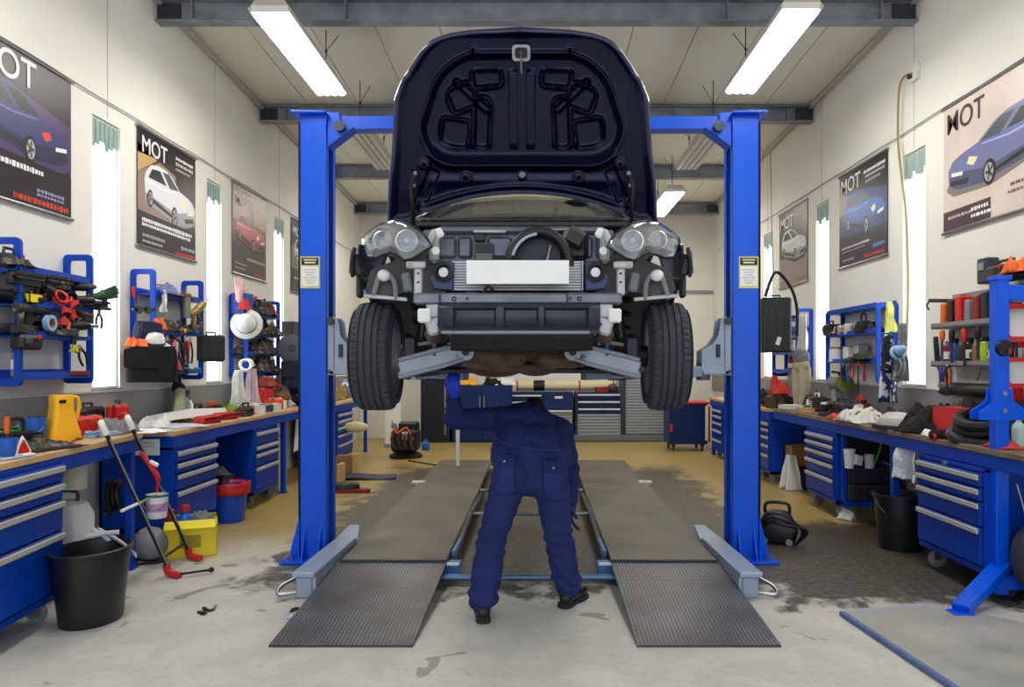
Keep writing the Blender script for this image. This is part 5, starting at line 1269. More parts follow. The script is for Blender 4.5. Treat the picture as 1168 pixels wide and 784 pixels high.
def case(label, loc, rz=0, d=(.4, .14, .28), c=BLACK, name='tool_case', hang=False, group=None, latch=STEEL):
    o = T_(name, label, 'case', loc, rz, group); w, t, h = d
    mb = MB(c)
    for s_ in (-1, 1): mb.box((0, s_*t/4, h/2), (w, t/2-.004, h), ch=.02)
    for k in range(3): mb.box((lerp(-w*.32, w*.32, k/2), -t/2, h*.5), (w*.1, .008, h*.7), ch=.004)
    mb.build('shell', o)
    mb = MB(DGREY); mb.tube([(-w*.16, 0, h), (-w*.15, 0, h+.03), (w*.15, 0, h+.03), (w*.16, 0, h)], .01, 8); mb.build('handle', o)
    for s_ in (-1, 1): MB(latch).box((s_*w*.32, -t*.1, h-.01), (.035, t*.3, .03), ch=.005).build('latch', o)
    return o
def carton(label, loc, rz=0, d=(.3, .2, .2), c=CARD, open_=True, name='box', group=None, mark=None):
    o = T_(name, label, 'box', loc, rz, group); w, t, h = d; k = .006; mb = MB(c)
    mb.box((0, 0, k/2), (w, t, k))
    for s_ in (-1, 1): mb.box((0, s_*(t/2-k/2), h/2), (w, k, h)); mb.box((s_*(w/2-k/2), 0, h/2), (k, t, h))
    if not open_: mb.box((0, 0, h-k/2), (w, t, k))
    mb.build('body', o)
    if open_:
        for s_ in (-1, 1):
            mb = MB(c); mb.box((0, s_*(t/2+.03), h+.012), (w*.96, .1, .005), rot=(-s_*.5, 0, 0)); mb.build('flap', o)
    if mark:
        mb = MB(mark); mb.box((0, -t/2-.001, h*.5), (w*.4, .002, h*.4)); mb.build('label', o)
    return o
def rag(label, loc, w=.3, d=.22, h=.07, m=CLOTHW, rz=0, seed=1, name='rag', cat='rag', group=None, n=30, fq=9):
    o = MB(m)
    def f(u, v):
        x, y = (u-.5)*w, (v-.5)*d; q = V((x*fq+seed*7.3, y*fq, seed)); e = min(1, 2.6*math.sin(u*PI)*math.sin(v*PI))
        a = abs(noise.noise(q))+.5*abs(noise.noise(q*2.3)); rr = 1+.25*noise.noise(V((math.atan2(y, x)*2, seed, 0)))
        return V((x*rr+.03*noise.noise(q*1.7), y*rr+.03*noise.noise(q*1.9+V((3, 0, 0))), .006+h*e*(.35+.9*a)))
    o.grid(f, n, n); b = o.build(name, loc=loc, rot=(0, 0, rz), solid=.004, sharp=0)
    return tag(b, label, cat, group)
def drape(label, loc, w=.25, L=.5, m=CLOTHW, rz=0, seed=1, name='cloth', cat='cloth', taper=.5, folds_=5, group=None, depth=.05):
    """cloth hanging from loc downwards, gathered at the top"""
    def f(u, v):
        k = lerp(taper, 1, v**.7); x = (u-.5)*w*k
        return V((x+.01*noise.noise(V((u*5, v*4, seed))), depth*(.4+.6*v)*math.sin(u*PI*folds_+seed)+.02*noise.noise(V((u*3, v*3, seed+5))), -L*v*(1-.12*abs(noise.noise(V((u*4, 0, seed)))))))
    mb = MB(m); mb.grid(f, 30, 20); b = mb.build(name, loc=loc, rot=(0, 0, rz), solid=.005, sharp=0)
    return tag(b, label, cat, group)
def coil(label, loc, r=.12, t=.012, n=5, m=BLACK, rz=0, rot=None, name='cable_coil', cat='cable', group=None, plug=True):
    o = T_(name, label, cat, loc, rz, group, rot); pts = []
    rnd = random.Random(int(r*1000)+n)
    for k in range(n*28+1):
        a = 2*PI*k/28; j = k/28; rr = r*(1+.12*math.sin(j*2.3)); pts.append((rr*math.cos(a)+.01*math.sin(j*5), rr*math.sin(a)*.92, t+t*1.6*(j % 3)+.006*math.sin(a*2+j)))
    mb = MB(m); mb.tube(pts, t, 8); mb.build('cable', o)
    if plug:
        mb = MB(m); mb.tube([pts[-1], (r*1.3, .05, t), (r*1.5, .1, t*1.5)], t, 8); mb.box((r*1.55, .12, .02), (.04, .06, .035), rot=(0, 0, -.5), ch=.008); mb.build('plug', o)
    return o
def pliers(label, loc, c=RED, rot=(0, 0, 0), L=.2, group=None, name='pliers'):
    """hangs jaws-up from loc"""
    o = T_(name, label, 'pliers', loc, 0, group, rot); mb = MB(STEEL)
    mb.box((0, 0, -L*.15), (.03, .012, .05), ch=.004); mb.tube([(-.008, 0, -L*.12), (-.004, 0, 0)], [.011, .006], 8, sq=.6); mb.tube([(.008, 0, -L*.12), (.004, 0, 0)], [.011, .006], 8, sq=.6); mb.cyl((0, -.009, -L*.17), (0, .009, -L*.17), .009, n=10); mb.build('jaws', o)
    for s_ in (-1, 1): MB(c).tube(smooth_path([(s_*.008, 0, -L*.2), (s_*.026, 0, -L*.45), (s_*.03, 0, -L*.7), (s_*.02, 0, -L)]), .0085, 8).build('grip', o)
    return o
def hammer(label, loc, c=RED, rot=(0, 0, 0), L=.3, group=None):
    o = T_('hammer', label, 'hammer', loc, 0, group, rot)
    mb = MB(GUN); mb.tube([(-.06, 0, 0), (-.035, 0, 0), (-.03, 0, 0), (.03, 0, 0), (.06, 0, 0)], [.02, .02, .014, .016, .006], 12); mb.build('head', o)
    mb = MB(c); mb.tube([(0, 0, .015), (0, 0, -L*.5), (0, 0, -L*.6), (0, 0, -L)], [.011, .011, .015, .016], 10); mb.build('handle', o)
    return o
def spanner(label, loc, rot=(0, 0, 0), L=.22, m=STEEL, group=None):
    o = T_('spanner', label, 'spanner', loc, 0, group, rot)
    mb = MB(m); mb.box((0, 0, -L/2), (.014, .006, L*.8), ch=.002); mb.build('shank', o)
    mb = MB(m); a = [(R(60+k*24)) for k in range(11)]; out = [(.02*math.sin(x), -.02*math.cos(x)) for x in [R(40+28*k) for k in range(11)]]
    mb.ring(ell(.02, .02, 16), ell(.011, .011, 16), .008, at(0, .004, -L) @ MXZ); mb.build('ring_end', o)
    mb = MB(m); mb.prism([(-.02, .0), (-.021, .02), (-.012, .034), (-.008, .016), (.008, .016), (.012, .034), (.021, .02), (.02, .0), (0, -.012)], .008, at(0, .004, -.02) @ MXZ); mb.build('open_end', o)
    return o
def driver(label, loc, c=RED, rot=(0, 0, 0), L=.22, group=None):
    o = T_('screwdriver', label, 'screwdriver', loc, 0, group, rot)
    MB(c).lathe([(0, 0), (.012, -.002), (.016, -.02), (.013, -.07), (.016, -.09), (.009, -.1), (0, -.1)], n=12).build('handle', o)
    mb = MB(STEEL); mb.tube([(0, 0, -.1), (0, 0, -L)], .0035, 8); mb.build('shaft', o); return o
def tape(label, loc, c=YELLOW, r=.05, w=.04, rot=None, group=None):
    o = T_('tape_roll', label, 'tape', loc, 0, group, rot)
    MB(c).lathe([(r*.62, 0), (r, 0), (r, w), (r*.62, w), (r*.62, 0)], n=28).build('tape', o); MB(CARD).lathe([(r*.55, 0), (r*.62, 0), (r*.62, w), (r*.55, w), (r*.55, 0)], n=28).build('core', o); return o
def bucket(label, loc, c=TOOLB, rim=RED, r=.16, r0=.13, h=.3, handle=True, name='bucket', cat='bucket', bag=None, wall=.006):
    o = T_(name, label, cat, loc, 0)
    MB(c).lathe([(0, 0), (r0, 0), (r0+.004, .01), (r, h-.02), (r, h), (r-wall, h), (r-wall-.003, h-.02), (r0-wall, .012), (0, .012)], n=36).build('body', o)
    if rim: MB(rim).lathe([(r-.006, h-.035), (r+.01, h-.035), (r+.016, h-.02), (r+.016, h+.004), (r-.004, h+.01), (r-.008, h)], n=36).build('rim', o)
    if handle:
        mb = MB(STEEL); mb.tube([((r+.01)*math.cos(a), -.03-(r*.9)*math.sin(a)*.55, h-.05-(r*.75)*math.sin(a)) for a in [PI*k/16 for k in range(17)]], .004, 6); mb.build('handle', o)
    if bag:
        mb = MB(bag)
        def f(u, v):
            a = 2*PI*u; rr = lerp(r-.012, r+.022, sstep(0, .5, v)); z = h-.06+.085*math.sin(v*PI*.9)*(1+.2*noise.noise(V((math.cos(a)*3, math.sin(a)*3, 1))))-.05*sstep(.5, 1, v)
            return V((rr*math.cos(a)*(1+.03*noise.noise(V((a*3, v, 2)))), rr*math.sin(a), z))
        mb.grid(f, 48, 8); mb.build('bag_edge', o, solid=.003, sharp=0)
    return o
def goggles(label, loc, c=GREEN, rot=(0, 0, 0), group=None):
    o = T_('safety_goggles', label, 'goggles', loc, 0, group, rot); mb = MB(c)
    for s_ in (-1, 1): mb.lathe([(.026, 0), (.032, 0), (.034, .03), (.028, .034), (.026, 0)], (s_*.036, 0, 0), 20, 'Y')
    mb.box((0, .01, .004), (.02, .014, .012), ch=.003); mb.build('frame', o)
    mb = MB(mat('dark_lens', (18, 26, 24), .08)); 
    for s_ in (-1, 1): mb.lathe([(0, .004), (.027, .006), (.027, .01), (0, .01)], (s_*.036, 0, 0), 20, 'Y')
    mb.build('lens', o)
    mb = MB(BLACK); mb.tube(smooth_path([(-.07, .02, 0), (-.085, .06, .01), (0, .1, .02), (.085, .06, .01), (.07, .02, 0)]), .006, 6, sq=2); mb.build('strap', o); return o
def hat(label, loc, c=CLOTHW, r=.11, rot=(0, 0, 0), name='hat', cat='hat'):
    o = T_(name, label, cat, loc, 0, None, rot)
    MB(c).lathe([(r*1.5, 0), (r*1.45, .012), (r, .02), (r*.95, .06), (r*.7, .11), (0, .13), (0, .12), (r*.68, .1), (r*.9, .05), (r*.95, .012), (r*1.5, 0)], n=32).build('crown', o, sharp=0)
    MB(DGREY).lathe([(r*1.0, .022), (r*1.01, .023), (r*.985, .045), (r*.97, .046)], n=32).build('band', o); return o
def clamp(label, loc, c=RED, rot=(0, 0, 0), L=.3, group=None):
    o = T_('clamp', label, 'clamp', loc, 0, group, rot)
    MB(GUN).box((0, 0, -L/2), (.018, .008, L), ch=.002).build('bar', o)
    MB(c).prism([(0, 0), (.1, 0), (.1, -.03), (.03, -.04), (0, -.06)], .02, at(-.01, .01, -.0) @ MXZ, .003).build('fixed_jaw', o)
    MB(c).prism([(0, 0), (.03, .03), (.1, .0), (.1, -.03), (0, -.04)], .02, at(-.01, .01, -L*.6) @ MXZ, .003).build('sliding_jaw', o)
    mb = MB(ORANGE); mb.cyl((.08, 0, -L*.62), (.08, 0, -L*.95), .014, n=12); mb.build('handle', o); return o
def gun(label, loc, c=BLACK, rot=(0, 0, 0), group=None, name='air_gun', c2=STEEL):
    o = T_(name, label, 'air tool', loc, 0, group, rot)
    mb = MB(c); mb.tube([(-.07, 0, 0), (.0, 0, 0), (.06, 0, 0)], [.03, .036, .028], 14); mb.tube([(-.03, 0, -.02), (-.045, 0, -.08), (-.05, 0, -.14)], [.024, .02, .022], 12); mb.build('body', o)
    mb = MB(c2); mb.tube([(.06, 0, 0), (.09, 0, 0), (.12, 0, 0)], [.02, .014, .012], 12); mb.build('nose', o)
    mb = MB(c2); mb.tube(smooth_path([(-.05, 0, -.14), (-.05, 0, -.18), (-.02, .0, -.2)]), .008, 8); mb.build('air_inlet', o); return o
def jar(label, loc, c=CLEAR, lid=RED, r=.035, h=.08, group=None, fill=None):
    o = T_('jar', label, 'jar', loc, 0, group)
    MB(c).lathe([(0, 0), (r, 0), (r, h*.8), (r*.85, h*.86), (0, h*.86)], n=20).build('body', o); MB(lid).lathe([(0, h*.84), (r*.92, h*.84), (r*.92, h), (0, h)], n=20).build('lid', o); return o
def pack(label, loc, c=ORANGE, rz=0, d=(.05, .12, .22), c2=BLACK, group=None, lean=0.):
    """blow-moulded bit or socket case standing on edge"""
    o = T_('bit_case', label, 'case', loc, 0, group, (0, lean, rz)); w, t, h = d
    MB(c).box((0, 0, h/2), (w, t, h), ch=.012).build('shell', o); MB(c2).box((0, -t*.5, h*.5), (w*.5, .012, h*.6), ch=.004).build('spine', o); MB(c2).box((0, 0, h), (w*.4, t*.4, .02), ch=.006).build('clasp', o); return o
def socketset(label, loc, rz=0, c=RED, n=7, group=None):
    o = T_('socket_tray', label, 'tool tray', loc, rz, group); mb = MB(c); mb.box((0, 0, .01), (.3, .12, .02), ch=.005); mb.box((0, .06, .03), (.3, .01, .05)); mb.build('tray', o)
    for k in range(n): MB(STEEL).lathe([(.006, .02), (.011+.001*k, .02), (.011+.001*k, .05), (.006, .05), (.006, .03)], (-.12+.04*k, 0, 0), 12).build('socket', o)
    return o
def gloveobj(label, loc, c=GREYC, rz=0, rot=None, s=1., group=None):
    o = T_('work_glove', label, 'glove', loc, rz, group, rot); o.scale = (s,)*3
    ps = [('b', V((0, .05, .02)), (.045, .05, .02)), ('c', V((0, -.05, .02)), .033, V((0, .02, .02)), .036)]
    for k in range(4): x = -.032+.021*k; ps += [('c', V((x, .08, .02)), .0125, V((x*1.25, .14+(.012, .022, .018, 0)[k], .024)), .0105)]
    ps += [('c', V((.035, .02, .02)), .014, V((.075, .07, .02)), .011)]
    mesh_obj(blob(ps, .006, 2), 'glove_body', c, o); MB(RED).lathe([(.035, -.008), (.04, -.006), (.04, .006), (.035, .008)], (0, -.06, .02), 18, 'Y', M=Matrix.Scale(.62, 4, (0, 0, 1))).build('cuff', o); return o
def machine(label, loc, rz=0, c=BLACK, d=(.3, .18, .16), name='charger', cat='machine', c2=DGREY, group=None):
    o = T_(name, label, cat, loc, rz, group); w, t, h = d
    MB(c).box((0, 0, h/2), (w, t, h), ch=.02).build('body', o)
    mb = MB(c2); mb.box((-.2*w, -t/2-.004, h*.6), (w*.34, .01, h*.4), ch=.003)
    for k in range(4): mb.box((.22*w, -t/2-.003, h*(.25+.14*k)), (w*.36, .008, h*.06))
    mb.build('front_panel', o)
    mb = MB(c2); mb.tube([(-w*.3, 0, h), (-w*.28, 0, h+.035), (w*.28, 0, h+.035), (w*.3, 0, h)], .011, 8); mb.build('handle', o)
    MB(RED).lathe([(0, -.014), (.014, -.012), (.016, 0), (0, 0)], (.2*w, -t/2-.004, h*.85), 14, 'Y').build('knob', o); return o
def bag(label, loc, rz=0, d=(.4, .2, .25), c=BLACKC, name='tool_bag', group=None, seed=3, strap=True):
    o = T_(name, label, 'bag', loc, rz, group); w, t, h = d
    def f(u, v):
        a = 2*PI*u; n_ = 4; c_, s_ = math.cos(a), math.sin(a)
        k = (abs(c_)**n_+abs(s_)**n_)**(-1/n_); z = h*v; sq = (1-.12*v)*(.93+.07*math.sin(v*PI))
        return V((w/2*c_*k*sq+.006*noise.noise(V((u*9, v*5, seed))), t/2*s_*k*(1-.4*v**3)*sq, z))
    mb = MB(c); mb.grid(f, 40, 10); mb.add([f(i/40, 1) for i in range(40)], [list(range(40))]); mb.add([f(i/40, 0) for i in range(40)], [list(range(40))[::-1]]); mb.build('body', o, sharp=45)
    MB(c).prism(rrect(w*.96, h*.55, .03), .012, at(0, -t/2*.98, h*.66) @ MXZ).build('front_flap', o)
    if not strap: return o
    mb = MB(BLACK); mb.tube(smooth_path([(-w*.2, 0, h), (-w*.18, 0, h+.07), (w*.18, 0, h+.07), (w*.2, 0, h)]), .012, 8); mb.build('strap', o); return o
# ------------------------------------------------------------------ placing it all
def bl(px, x, z=.97): return V((x, F*abs(x)/abs(px-VX), z))
def lx(px, z, x=-3.46): return V((x, F*abs(x)/abs(px-VX), z))
# ---- rack nearest the yellow jug
n1 = 'on the rack above yellow jug'
socketset('black tray of silver sockets under the top bar of the rack above the yellow jug', lx(40, 1.965), R(90), BLACK, 7)
machine('small black charger on the top shelf '+n1, lx(10, 2.15), R(90), BLACK, (.16, .12, .09))
coil('black cable loop hanging over the upper shelf end '+n1, lx(14, 1.93), .07, .01, 3)
grinder('black angle grinder on the second shelf '+n1, lx(8, 1.925, -3.44), R(80), BLACK)
carton('lemon yellow box on the second shelf '+n1, lx(33, 1.925, -3.4), R(90), (.13, .1, .065), LYEL, False)
drill('black cordless drill beside the yellow box '+n1, lx(50, 1.925, -3.42), R(70), BLACK, DGREY)
clamp('red clamp hanging from second shelf '+n1, lx(72, 1.93, -3.36), RED, (0, R(10), R(90)), .16)
clamp('second red clamp hanging nearer the window '+n1, lx(80, 1.97, -3.36), RED, (0, R(-12), R(90)), .15)
drill('black drill with grey battery at the window end of the second shelf', lx(88, 1.925, -3.42), R(20), BLACK, DGREY)
gun('black impact wrench poking past the end frame of the jug rack', lx(97, 1.99, -3.36), BLACK, (0, 0, R(60)))
tape('blue tape roll hanging below the second shelf '+n1, lx(54, 1.80, -3.37), LBLUE, .055, .035, (PI/2, 0, R(90)))
grinder('dark grey angle grinder on the third shelf '+n1, lx(12, 1.71), R(85), DGREY)
drill('black drill lying on the third shelf '+n1, lx(38, 1.715, -3.42), R(80), BLACK, BLACK)
machine('black battery charger on the third shelf '+n1, lx(52, 1.715, -3.44), R(90), BLACK, (.14, .12, .1))
gun('black air wrench at the third shelf window end '+n1, lx(92, 1.80, -3.35), BLACK, (0, 0, R(50)))
carton('small white box below the red clamps '+n1, lx(88, 1.715, -3.42), R(90), (.12, .09, .09), WHITE, False)
rag('yellow cloth tag hanging under the third shelf '+n1, lx(86, 1.60, -3.37), .07, .06, .05, mat('yellow_cloth', (220, 200, 40), .9), 0, 3)
gloveobj('dark green glove hung at the window edge of rack', lx(110, 2.03, -3.36), DGREEN, 0, (R(90), R(70), R(60)))
pliers('black handled pliers hanging at the edge by the first window', lx(113, 1.93, -3.37), BLACK, (0, 0, R(80)), .14)
spray('grey spray can on the bottom shelf '+n1, lx(18, 1.435), GREY, BLACK, WHITE)
# ---- bench with the yellow jug
def j1(px, x): return bl(px, x, 1.0)
o = thing('jug', 'tall yellow plastic jug with side handle standing on the near bench', 'jug', j1(70, -3.22), R(60))
mb = MB(YELLOW); secs = []
for z, w_, t_ in ((0, .118, .09), (.01, .122, .092), (.06, .112, .085), (.16, .085, .066), (.24, .076, .06), (.3, .078, .06), (.31, .072, .056)):
    secs.append([V((a, b, z)) for a, b in rrect(2*w_*.86, 2*t_*.9, .03, 4)])
mb.loft(secs); mb.build('body', o)
mb = MB(YELLOW); mb.tube(smooth_path([(.06, 0, .29), (.1, 0, .285), (.115, 0, .24), (.105, 0, .17), (.09, 0, .13)]), .014, 10); mb.build('handle', o)
mb = MB(BLACK); mb.prism(rrect(.045, .022, .008), .004, at(-.02, -.0535, .265) @ MXZ); mb.build('slot', o)
case('red tool box behind the yellow jug on the near bench', j1(92, -3.3), R(80), (.3, .16, .14), RED, 'tool_box')
case('black case lying behind the red tool box by the window', j1(100, -3.42), R(85), (.3, .1, .19), BLACK)
bucket('small blue plastic tub beside the yellow jug', j1(38, -3.3), TOOLB, None, .075, .065, .16)
bucket('blue cup with an orange brush, nearest the bench edge', j1(8, -2.98), TOOLB, None, .055, .05, .1, False, 'cup', 'cup')
driver('orange handled brush standing in the blue cup', j1(8, -2.98)+V((0, 0, .22)), ORANGE, (R(8), R(6), 0), .18)
o = thing('scraper', 'red and white triangular scraper at the edge of the near bench', 'scraper', j1(24, -2.93), R(70)); tri = [(-.05, 0), (.05, 0), (.045, .03), (0, .11), (-.03, .06)]
MB(WHITE).prism(tri, .02, MXZ, .004).build('rim', o); MB(RED).prism([(a*.7, b*.72+.012) for a, b in tri], .026, at(0, .003, 0) @ MXZ, .003).build('insert', o)
o = thing('pipe', 'grey pipe lying along the back of the near bench', 'pipe', j1(12, -3.35)); mb = MB(GREY); mb.cyl((.02, -.5, .06), (-.02, .3, .06), .045, n=20); mb.build('tube', o); mb = MB(DGREY); mb.cyl((-.02, .28, .06), (-.025, .38, .06), .055, n=20); mb.build('socket_end', o)
goggles('green safety goggles resting over the grey pipe', j1(10, -3.32)+V((0, 0, .11)), GREEN, (R(-70), 0, R(60)))
bag('black tool bag behind the blue cup on the near bench', j1(18, -3.14), R(80), (.26, .14, .11))
jar('jar of brass fittings in front of the yellow jug', j1(44, -3.02), mat('brass_mix', (150, 130, 76), .5, .6, var=.5, vscale=60, bump=.5), DGREY, .035, .085)
pliers('black pliers lying in front of the yellow jug', j1(50, -2.98)+V((0, .1, .02)), BLACK, (R(90), 0, R(30)), .2)
spanner('long dark spanner lying on the near bench edge', j1(66, -3.0)+V((0, .1, .01)), (R(90), 0, R(20)), .3, GUN)
rag('flat dark rubber mat patch under the yellow jug tools', j1(40, -3.02), .5, .3, .01, BLACKC, R(80), 4, 'mat', 'mat')
o = thing('ruler', 'pale blue plastic strip at the bench edge by the scraper', 'strip', j1(6, -2.86), R(84)); MB(LBLUE).box((0, 0, .006), (.3, .05, .008), ch=.002).build('strip', o); MB(WHITE).box((.16, 0, .01), (.06, .04, .016), ch=.004).build('grip', o)
spray('white spray can standing beside the red tool box', j1(112, -3.4), WHITE, RED, BLUE, .16)
rag('crumpled dark grey jacket slumped by the trolley handles', j1(128, -3.16), .28, .3, .1, GREYC, 0, 9, 'jacket', 'jacket')
case('red topped power pack on the bench end by the trolley', j1(134, -3.3), R(90), (.16, .12, .2), RED, 'power_pack')
coil('white and blue cable on the bench in front of the red tool box', j1(106, -3.12), .05, .007, 3, LBLUE)
# things under the near bench
o = thing('canister', 'white plastic canister under the near bench by the paper scraps', 'canister', (-3.15, 5.0, 0))
mb = MB(WHITE); mb.loft([[V((a, b, z)) for a, b in rrect(w_, t_, .04, 4)] for z, w_, t_ in ((.0, .24, .22), (.02, .26, .24), (.5, .26, .24), (.58, .2, .2), (.6, .14, .14))]); mb.build('body', o)
mb = MB(DGREY); mb.tube(smooth_path([(-.07, 0, .6), (-.06, 0, .66), (.06, 0, .66), (.07, 0, .6)]), .012, 8); mb.build('handle', o); mb = MB(RED); mb.box((0, -.121, .08), (.16, .004, .03)); mb.build('stripe', o)
o = thing('paper_roll', 'cream paper roll standing on the white canister under the bench', 'paper roll', (-3.13, 5.02, .68)); MB(mat('cream_paper', (206, 200, 184), .9)).lathe([(.02, 0), (.09, 0), (.09, .2), (.02, .2), (.02, 0)], n=28).build('paper', o); MB(CARD).lathe([(.016, .002), (.02, .002), (.02, .205), (.016, .205)], n=18).build('core', o)
coil('black hose coil hung under the near bench behind the trolley', (-3.2, 5.5, .55), .1, .02, 3, BLACK, rot=(0, R(90), R(20)), name='hose_coil', cat='hose')
o = thing('pump', 'grey and black pump on the floor behind the bench leg', 'pump', (-2.98, 5.75, 0), R(30)); MB(GREY).ball((0, 0, .13), (.13, .17, .13)).build('housing', o); MB(BLACK).lathe([(0, 0), (.09, 0), (.1, .02), (.06, .04), (0, .04)], (.0, -.15, .13), 20, 'Y', M=Matrix.Scale(-1, 4, (0, 1, 0))).build('inlet', o); MB(GUN).box((0, 0, .015), (.2, .24, .03), ch=.008).build('base', o)
# waste bin and paper
bin_ = bucket('large black plastic waste bin in front of the near drawer cabinet', (-2.64, 4.42, 0), mat('bin_black', (26, 27, 30), .38, var=.2, bump=.06, bscale=8), None, .235, .185, .43, False, 'waste_bin', 'bin')
mb = MB(mat('bin_black', (0, 0, 0))); mb.lathe([(.232, .405), (.25, .41), (.252, .43), (.236, .436)], n=44); mb.build('rim', bin_); bin_.scale = (.84, 1.03, 1)
for k, (a, b, c_, yaw, lab) in enumerate(((-2.72, 4.58, .45, .2, 'white paper strip sticking up behind the black waste bin'), (-2.64, 4.60, .47, -.35, 'second white paper strip, the long one over the bin'), (-2.7, 4.6, .49, .5, 'short folded white paper strip behind the bin'))):
    L = (.2, .3, .14)[k]
    mb = MB(PAPER); mb.grid(lambda u, v: V((L*(u-.3), .02*math.sin(u*3), -.12*(u-.1)*(1 if k else -.4)+.03*(v-.5)+.012*math.sin(v*PI))), 10, 4)
    b_ = mb.build('paper_strip', loc=(a, b, c_), rot=(.2, .1, yaw), solid=.004); tag(b_, lab, 'paper')
# hand trolley frame leaning on the bench
o = thing('hand_trolley', 'tall black tubular trolley frame leaning on the bench end with red feet', 'trolley', (-2.65, 5.4, 0))
A0, A1 = V((-2.62, 5.30, .06)), V((-2.93, 5.03, 1.1)); B0, B1 = V((-2.68, 5.76, .06)), V((-2.95, 5.39, 1.108))
for (p, q) in ((A0, A1), (B0, B1)):
    mb = MB(BLACK); mb.tube([p, lerp(p, q, .97)], .014, 12); mb.mat(STEEL).tube([p+V((.012, -.012, .01)), lerp(p, q, .9)+V((.01, -.01, .01))], .005, 6); mb.build('pole', o, world=True)
    mb = MB(WHITE); mb.tube(smooth_path([lerp(p, q, .94), q, q+V((-.02, .015, .025))]), .021, 12); mb.build('grip', o, world=True)
    mb = MB(RED); mb.tube(smooth_path([q+V((-.018, .013, .023)), q+V((-.05, .035, .035)), q+V((-.1, .06, .02))]), .022, 12); mb.build('grip_end', o, world=True)
    mb = MB(RED); mb.tube(smooth_path([lerp(p, q, .03), p-V((0, 0, .02)), p+V((.06, -.02, -.035)), p+V((.1, -.03, -.04))]), .026, 12); mb.build('foot', o, world=True)
a_, b_ = lerp(A0, A1, .47), lerp(B0, B1, .47)
mb = MB(mat('tan_rod', (150, 138, 110), .5)); mb.tube([a_-(b_-a_)*.0, b_+(b_-a_)*.1], .01, 8); mb.mat(WHITE).tube([a_-(b_-a_)*.6, a_+(b_-a_)*.06], .012, 8); mb.build('cross_rod', o, world=True)
mb = MB(GUN); mb.tube([lerp(A0, A1, .08), lerp(B0, B1, .08)], .01, 8); mb.tube([A0+V((.09, -.03, -.03)), A0+V((.26, .08, -.03))], .009, 8); mb.ball(A0+V((.27, .085, -.03)), .02, 10, 8); mb.build('axle', o, world=True)
mb = MB(RED); mb.tube(smooth_path([lerp(A0, A1, .8)+V((.06, .2, 0)), lerp(A0, A1, .72)+V((.08, .2, 0)), lerp(A0, A1, .62)+V((.1, .2, 0)), lerp(A0, A1, .52)+V((.05, .2, 0))]), [.014]*8+[.02]*6+[.012]*5, 10); mb.mat(WHITE).box(lerp(A0, A1, .72)+V((.12, .2, .0)), (.07, .015, .03), rot=(0, .5, 0), ch=.006); mb.build('strap', o, world=True)
o = bucket('small white bucket hung on the trolley cross rod', (-2.76, 5.42, .40), WHITE, None, .075, .062, .17, True); mb = MB(mat('pink_print', (196, 150, 190), .6)); mb.lathe([(.0705, .05), (.0715, .051), (.0745, .11), (.0735, .111)], n=36); mb.build('print', o); mb = MB(TEAL); mb.lathe([(.074, .155), (.079, .156), (.079, .172), (.072, .172)], n=32); mb.build('rim', o)
carton('open yellow cardboard box on the floor behind the trolley', (-2.77, 5.98, 0), R(22), (.38, .3, .25), LYEL, True, 'cardboard_box', None, mat('dull_print', (170, 150, 40), .7))
bottle('blue canister with red lid inside the yellow box', (-2.83, 6.0, .02), TOOLB, RED, .36, .08)
rag('grey bundle of rags in the yellow box', (-2.70, 6.04, .2), .16, .16, .14, GREYC, 0, 14)
spray('red can standing in the yellow box beside the blue canister', (-2.91, 5.93, .02), DRED, RED, DRED, .34, .045)
bucket('blue bucket with red bag over its rim in the knee space', (-2.97, 7.2, 0), mat('bucket_blue', (22, 76, 200), .35), None, .17, .135, .35, True, bag=RED)
rag('dark folded cloth lying behind the blue bucket', (-3.2, 7.35, .42), .3, .2, .08, GREYC, .4, 8, 'folded_cloth', 'cloth')
o = thing('box', 'dark crate under the dark cloth behind the blue bucket', 'box', (-3.2, 7.35, 0)); mb = MB(DGREY); mb.box((0, 0, .21), (.32, .26, .42), ch=.01); mb.build('body', o); MB(BLACK).box((0, 0, .405), (.34, .28, .03), ch=.008).build('lid', o)
# small things on the floor
mb = MB(BLACK); mb.tube(smooth_path([W(226, 702, 4.53), W(234, 703, 4.5), W(232, 696, 4.6), W(240, 699, 4.56), W(246, 693, 4.65)]), .009, 6); o = mb.build('hook_tool'); o.location.z = 0
for v in o.data.vertices: v.co.z = v.co.z*0+.01+.008*math.sin(v.index)
tag(o, 'bent black wire tool lying on the floor before the trolley', 'tool')
rag('crumpled white and blue wrapper on the floor by the ramp corner', (-1.43, 4.47, 0), .12, .1, .025, mat('wrapper', (180, 200, 220), .4, var=.4, vscale=30), 0, 21, 'wrapper', 'litter')
rag('small black rubber scrap beside the wrapper near the ramp', (-1.44, 4.58, 0), .16, .05, .02, BLACKC, .2, 22, 'scrap', 'litter')
# ---- rack under white hatchback poster
n2 = 'on the hatchback poster rack'
goggles('dark green goggles hung on the near frame '+n2, lx(163, 1.98, -3.36), DGREEN, (0, 0, R(20)))
o = bag('big black tool bag hung on the near frame '+n2, (-3.31, 6.42, 1.36), R(20), (.42, .2, .31), BLACKC, seed=6, strap=False); MB(BLACKC).prism(rrect(.1, .29, .02), .02, at(.12, -.1, .155) @ MXZ).build('side_flap', o)
hat('white and orange hat crammed above the black bag', (-3.33, 6.5, 1.67), CLOTHW, .085, (R(14), R(10), 0)); 
rag('orange cloth tucked above the black bag', (-3.42, 6.4, 1.66), .15, .16, .1, ORANGE, .3, 31)
drape('orange and yellow straps hanging beside the black bag', lx(182, 1.78, -3.33), .08, .3, ORANGE, R(60), 5, 'strap', 'strap', .6, 2)
rag('red cloth bundle on top of the rack under the hatchback poster', lx(185, 2.15, -3.46), .16, .35, .07, DRED, 0, 33)
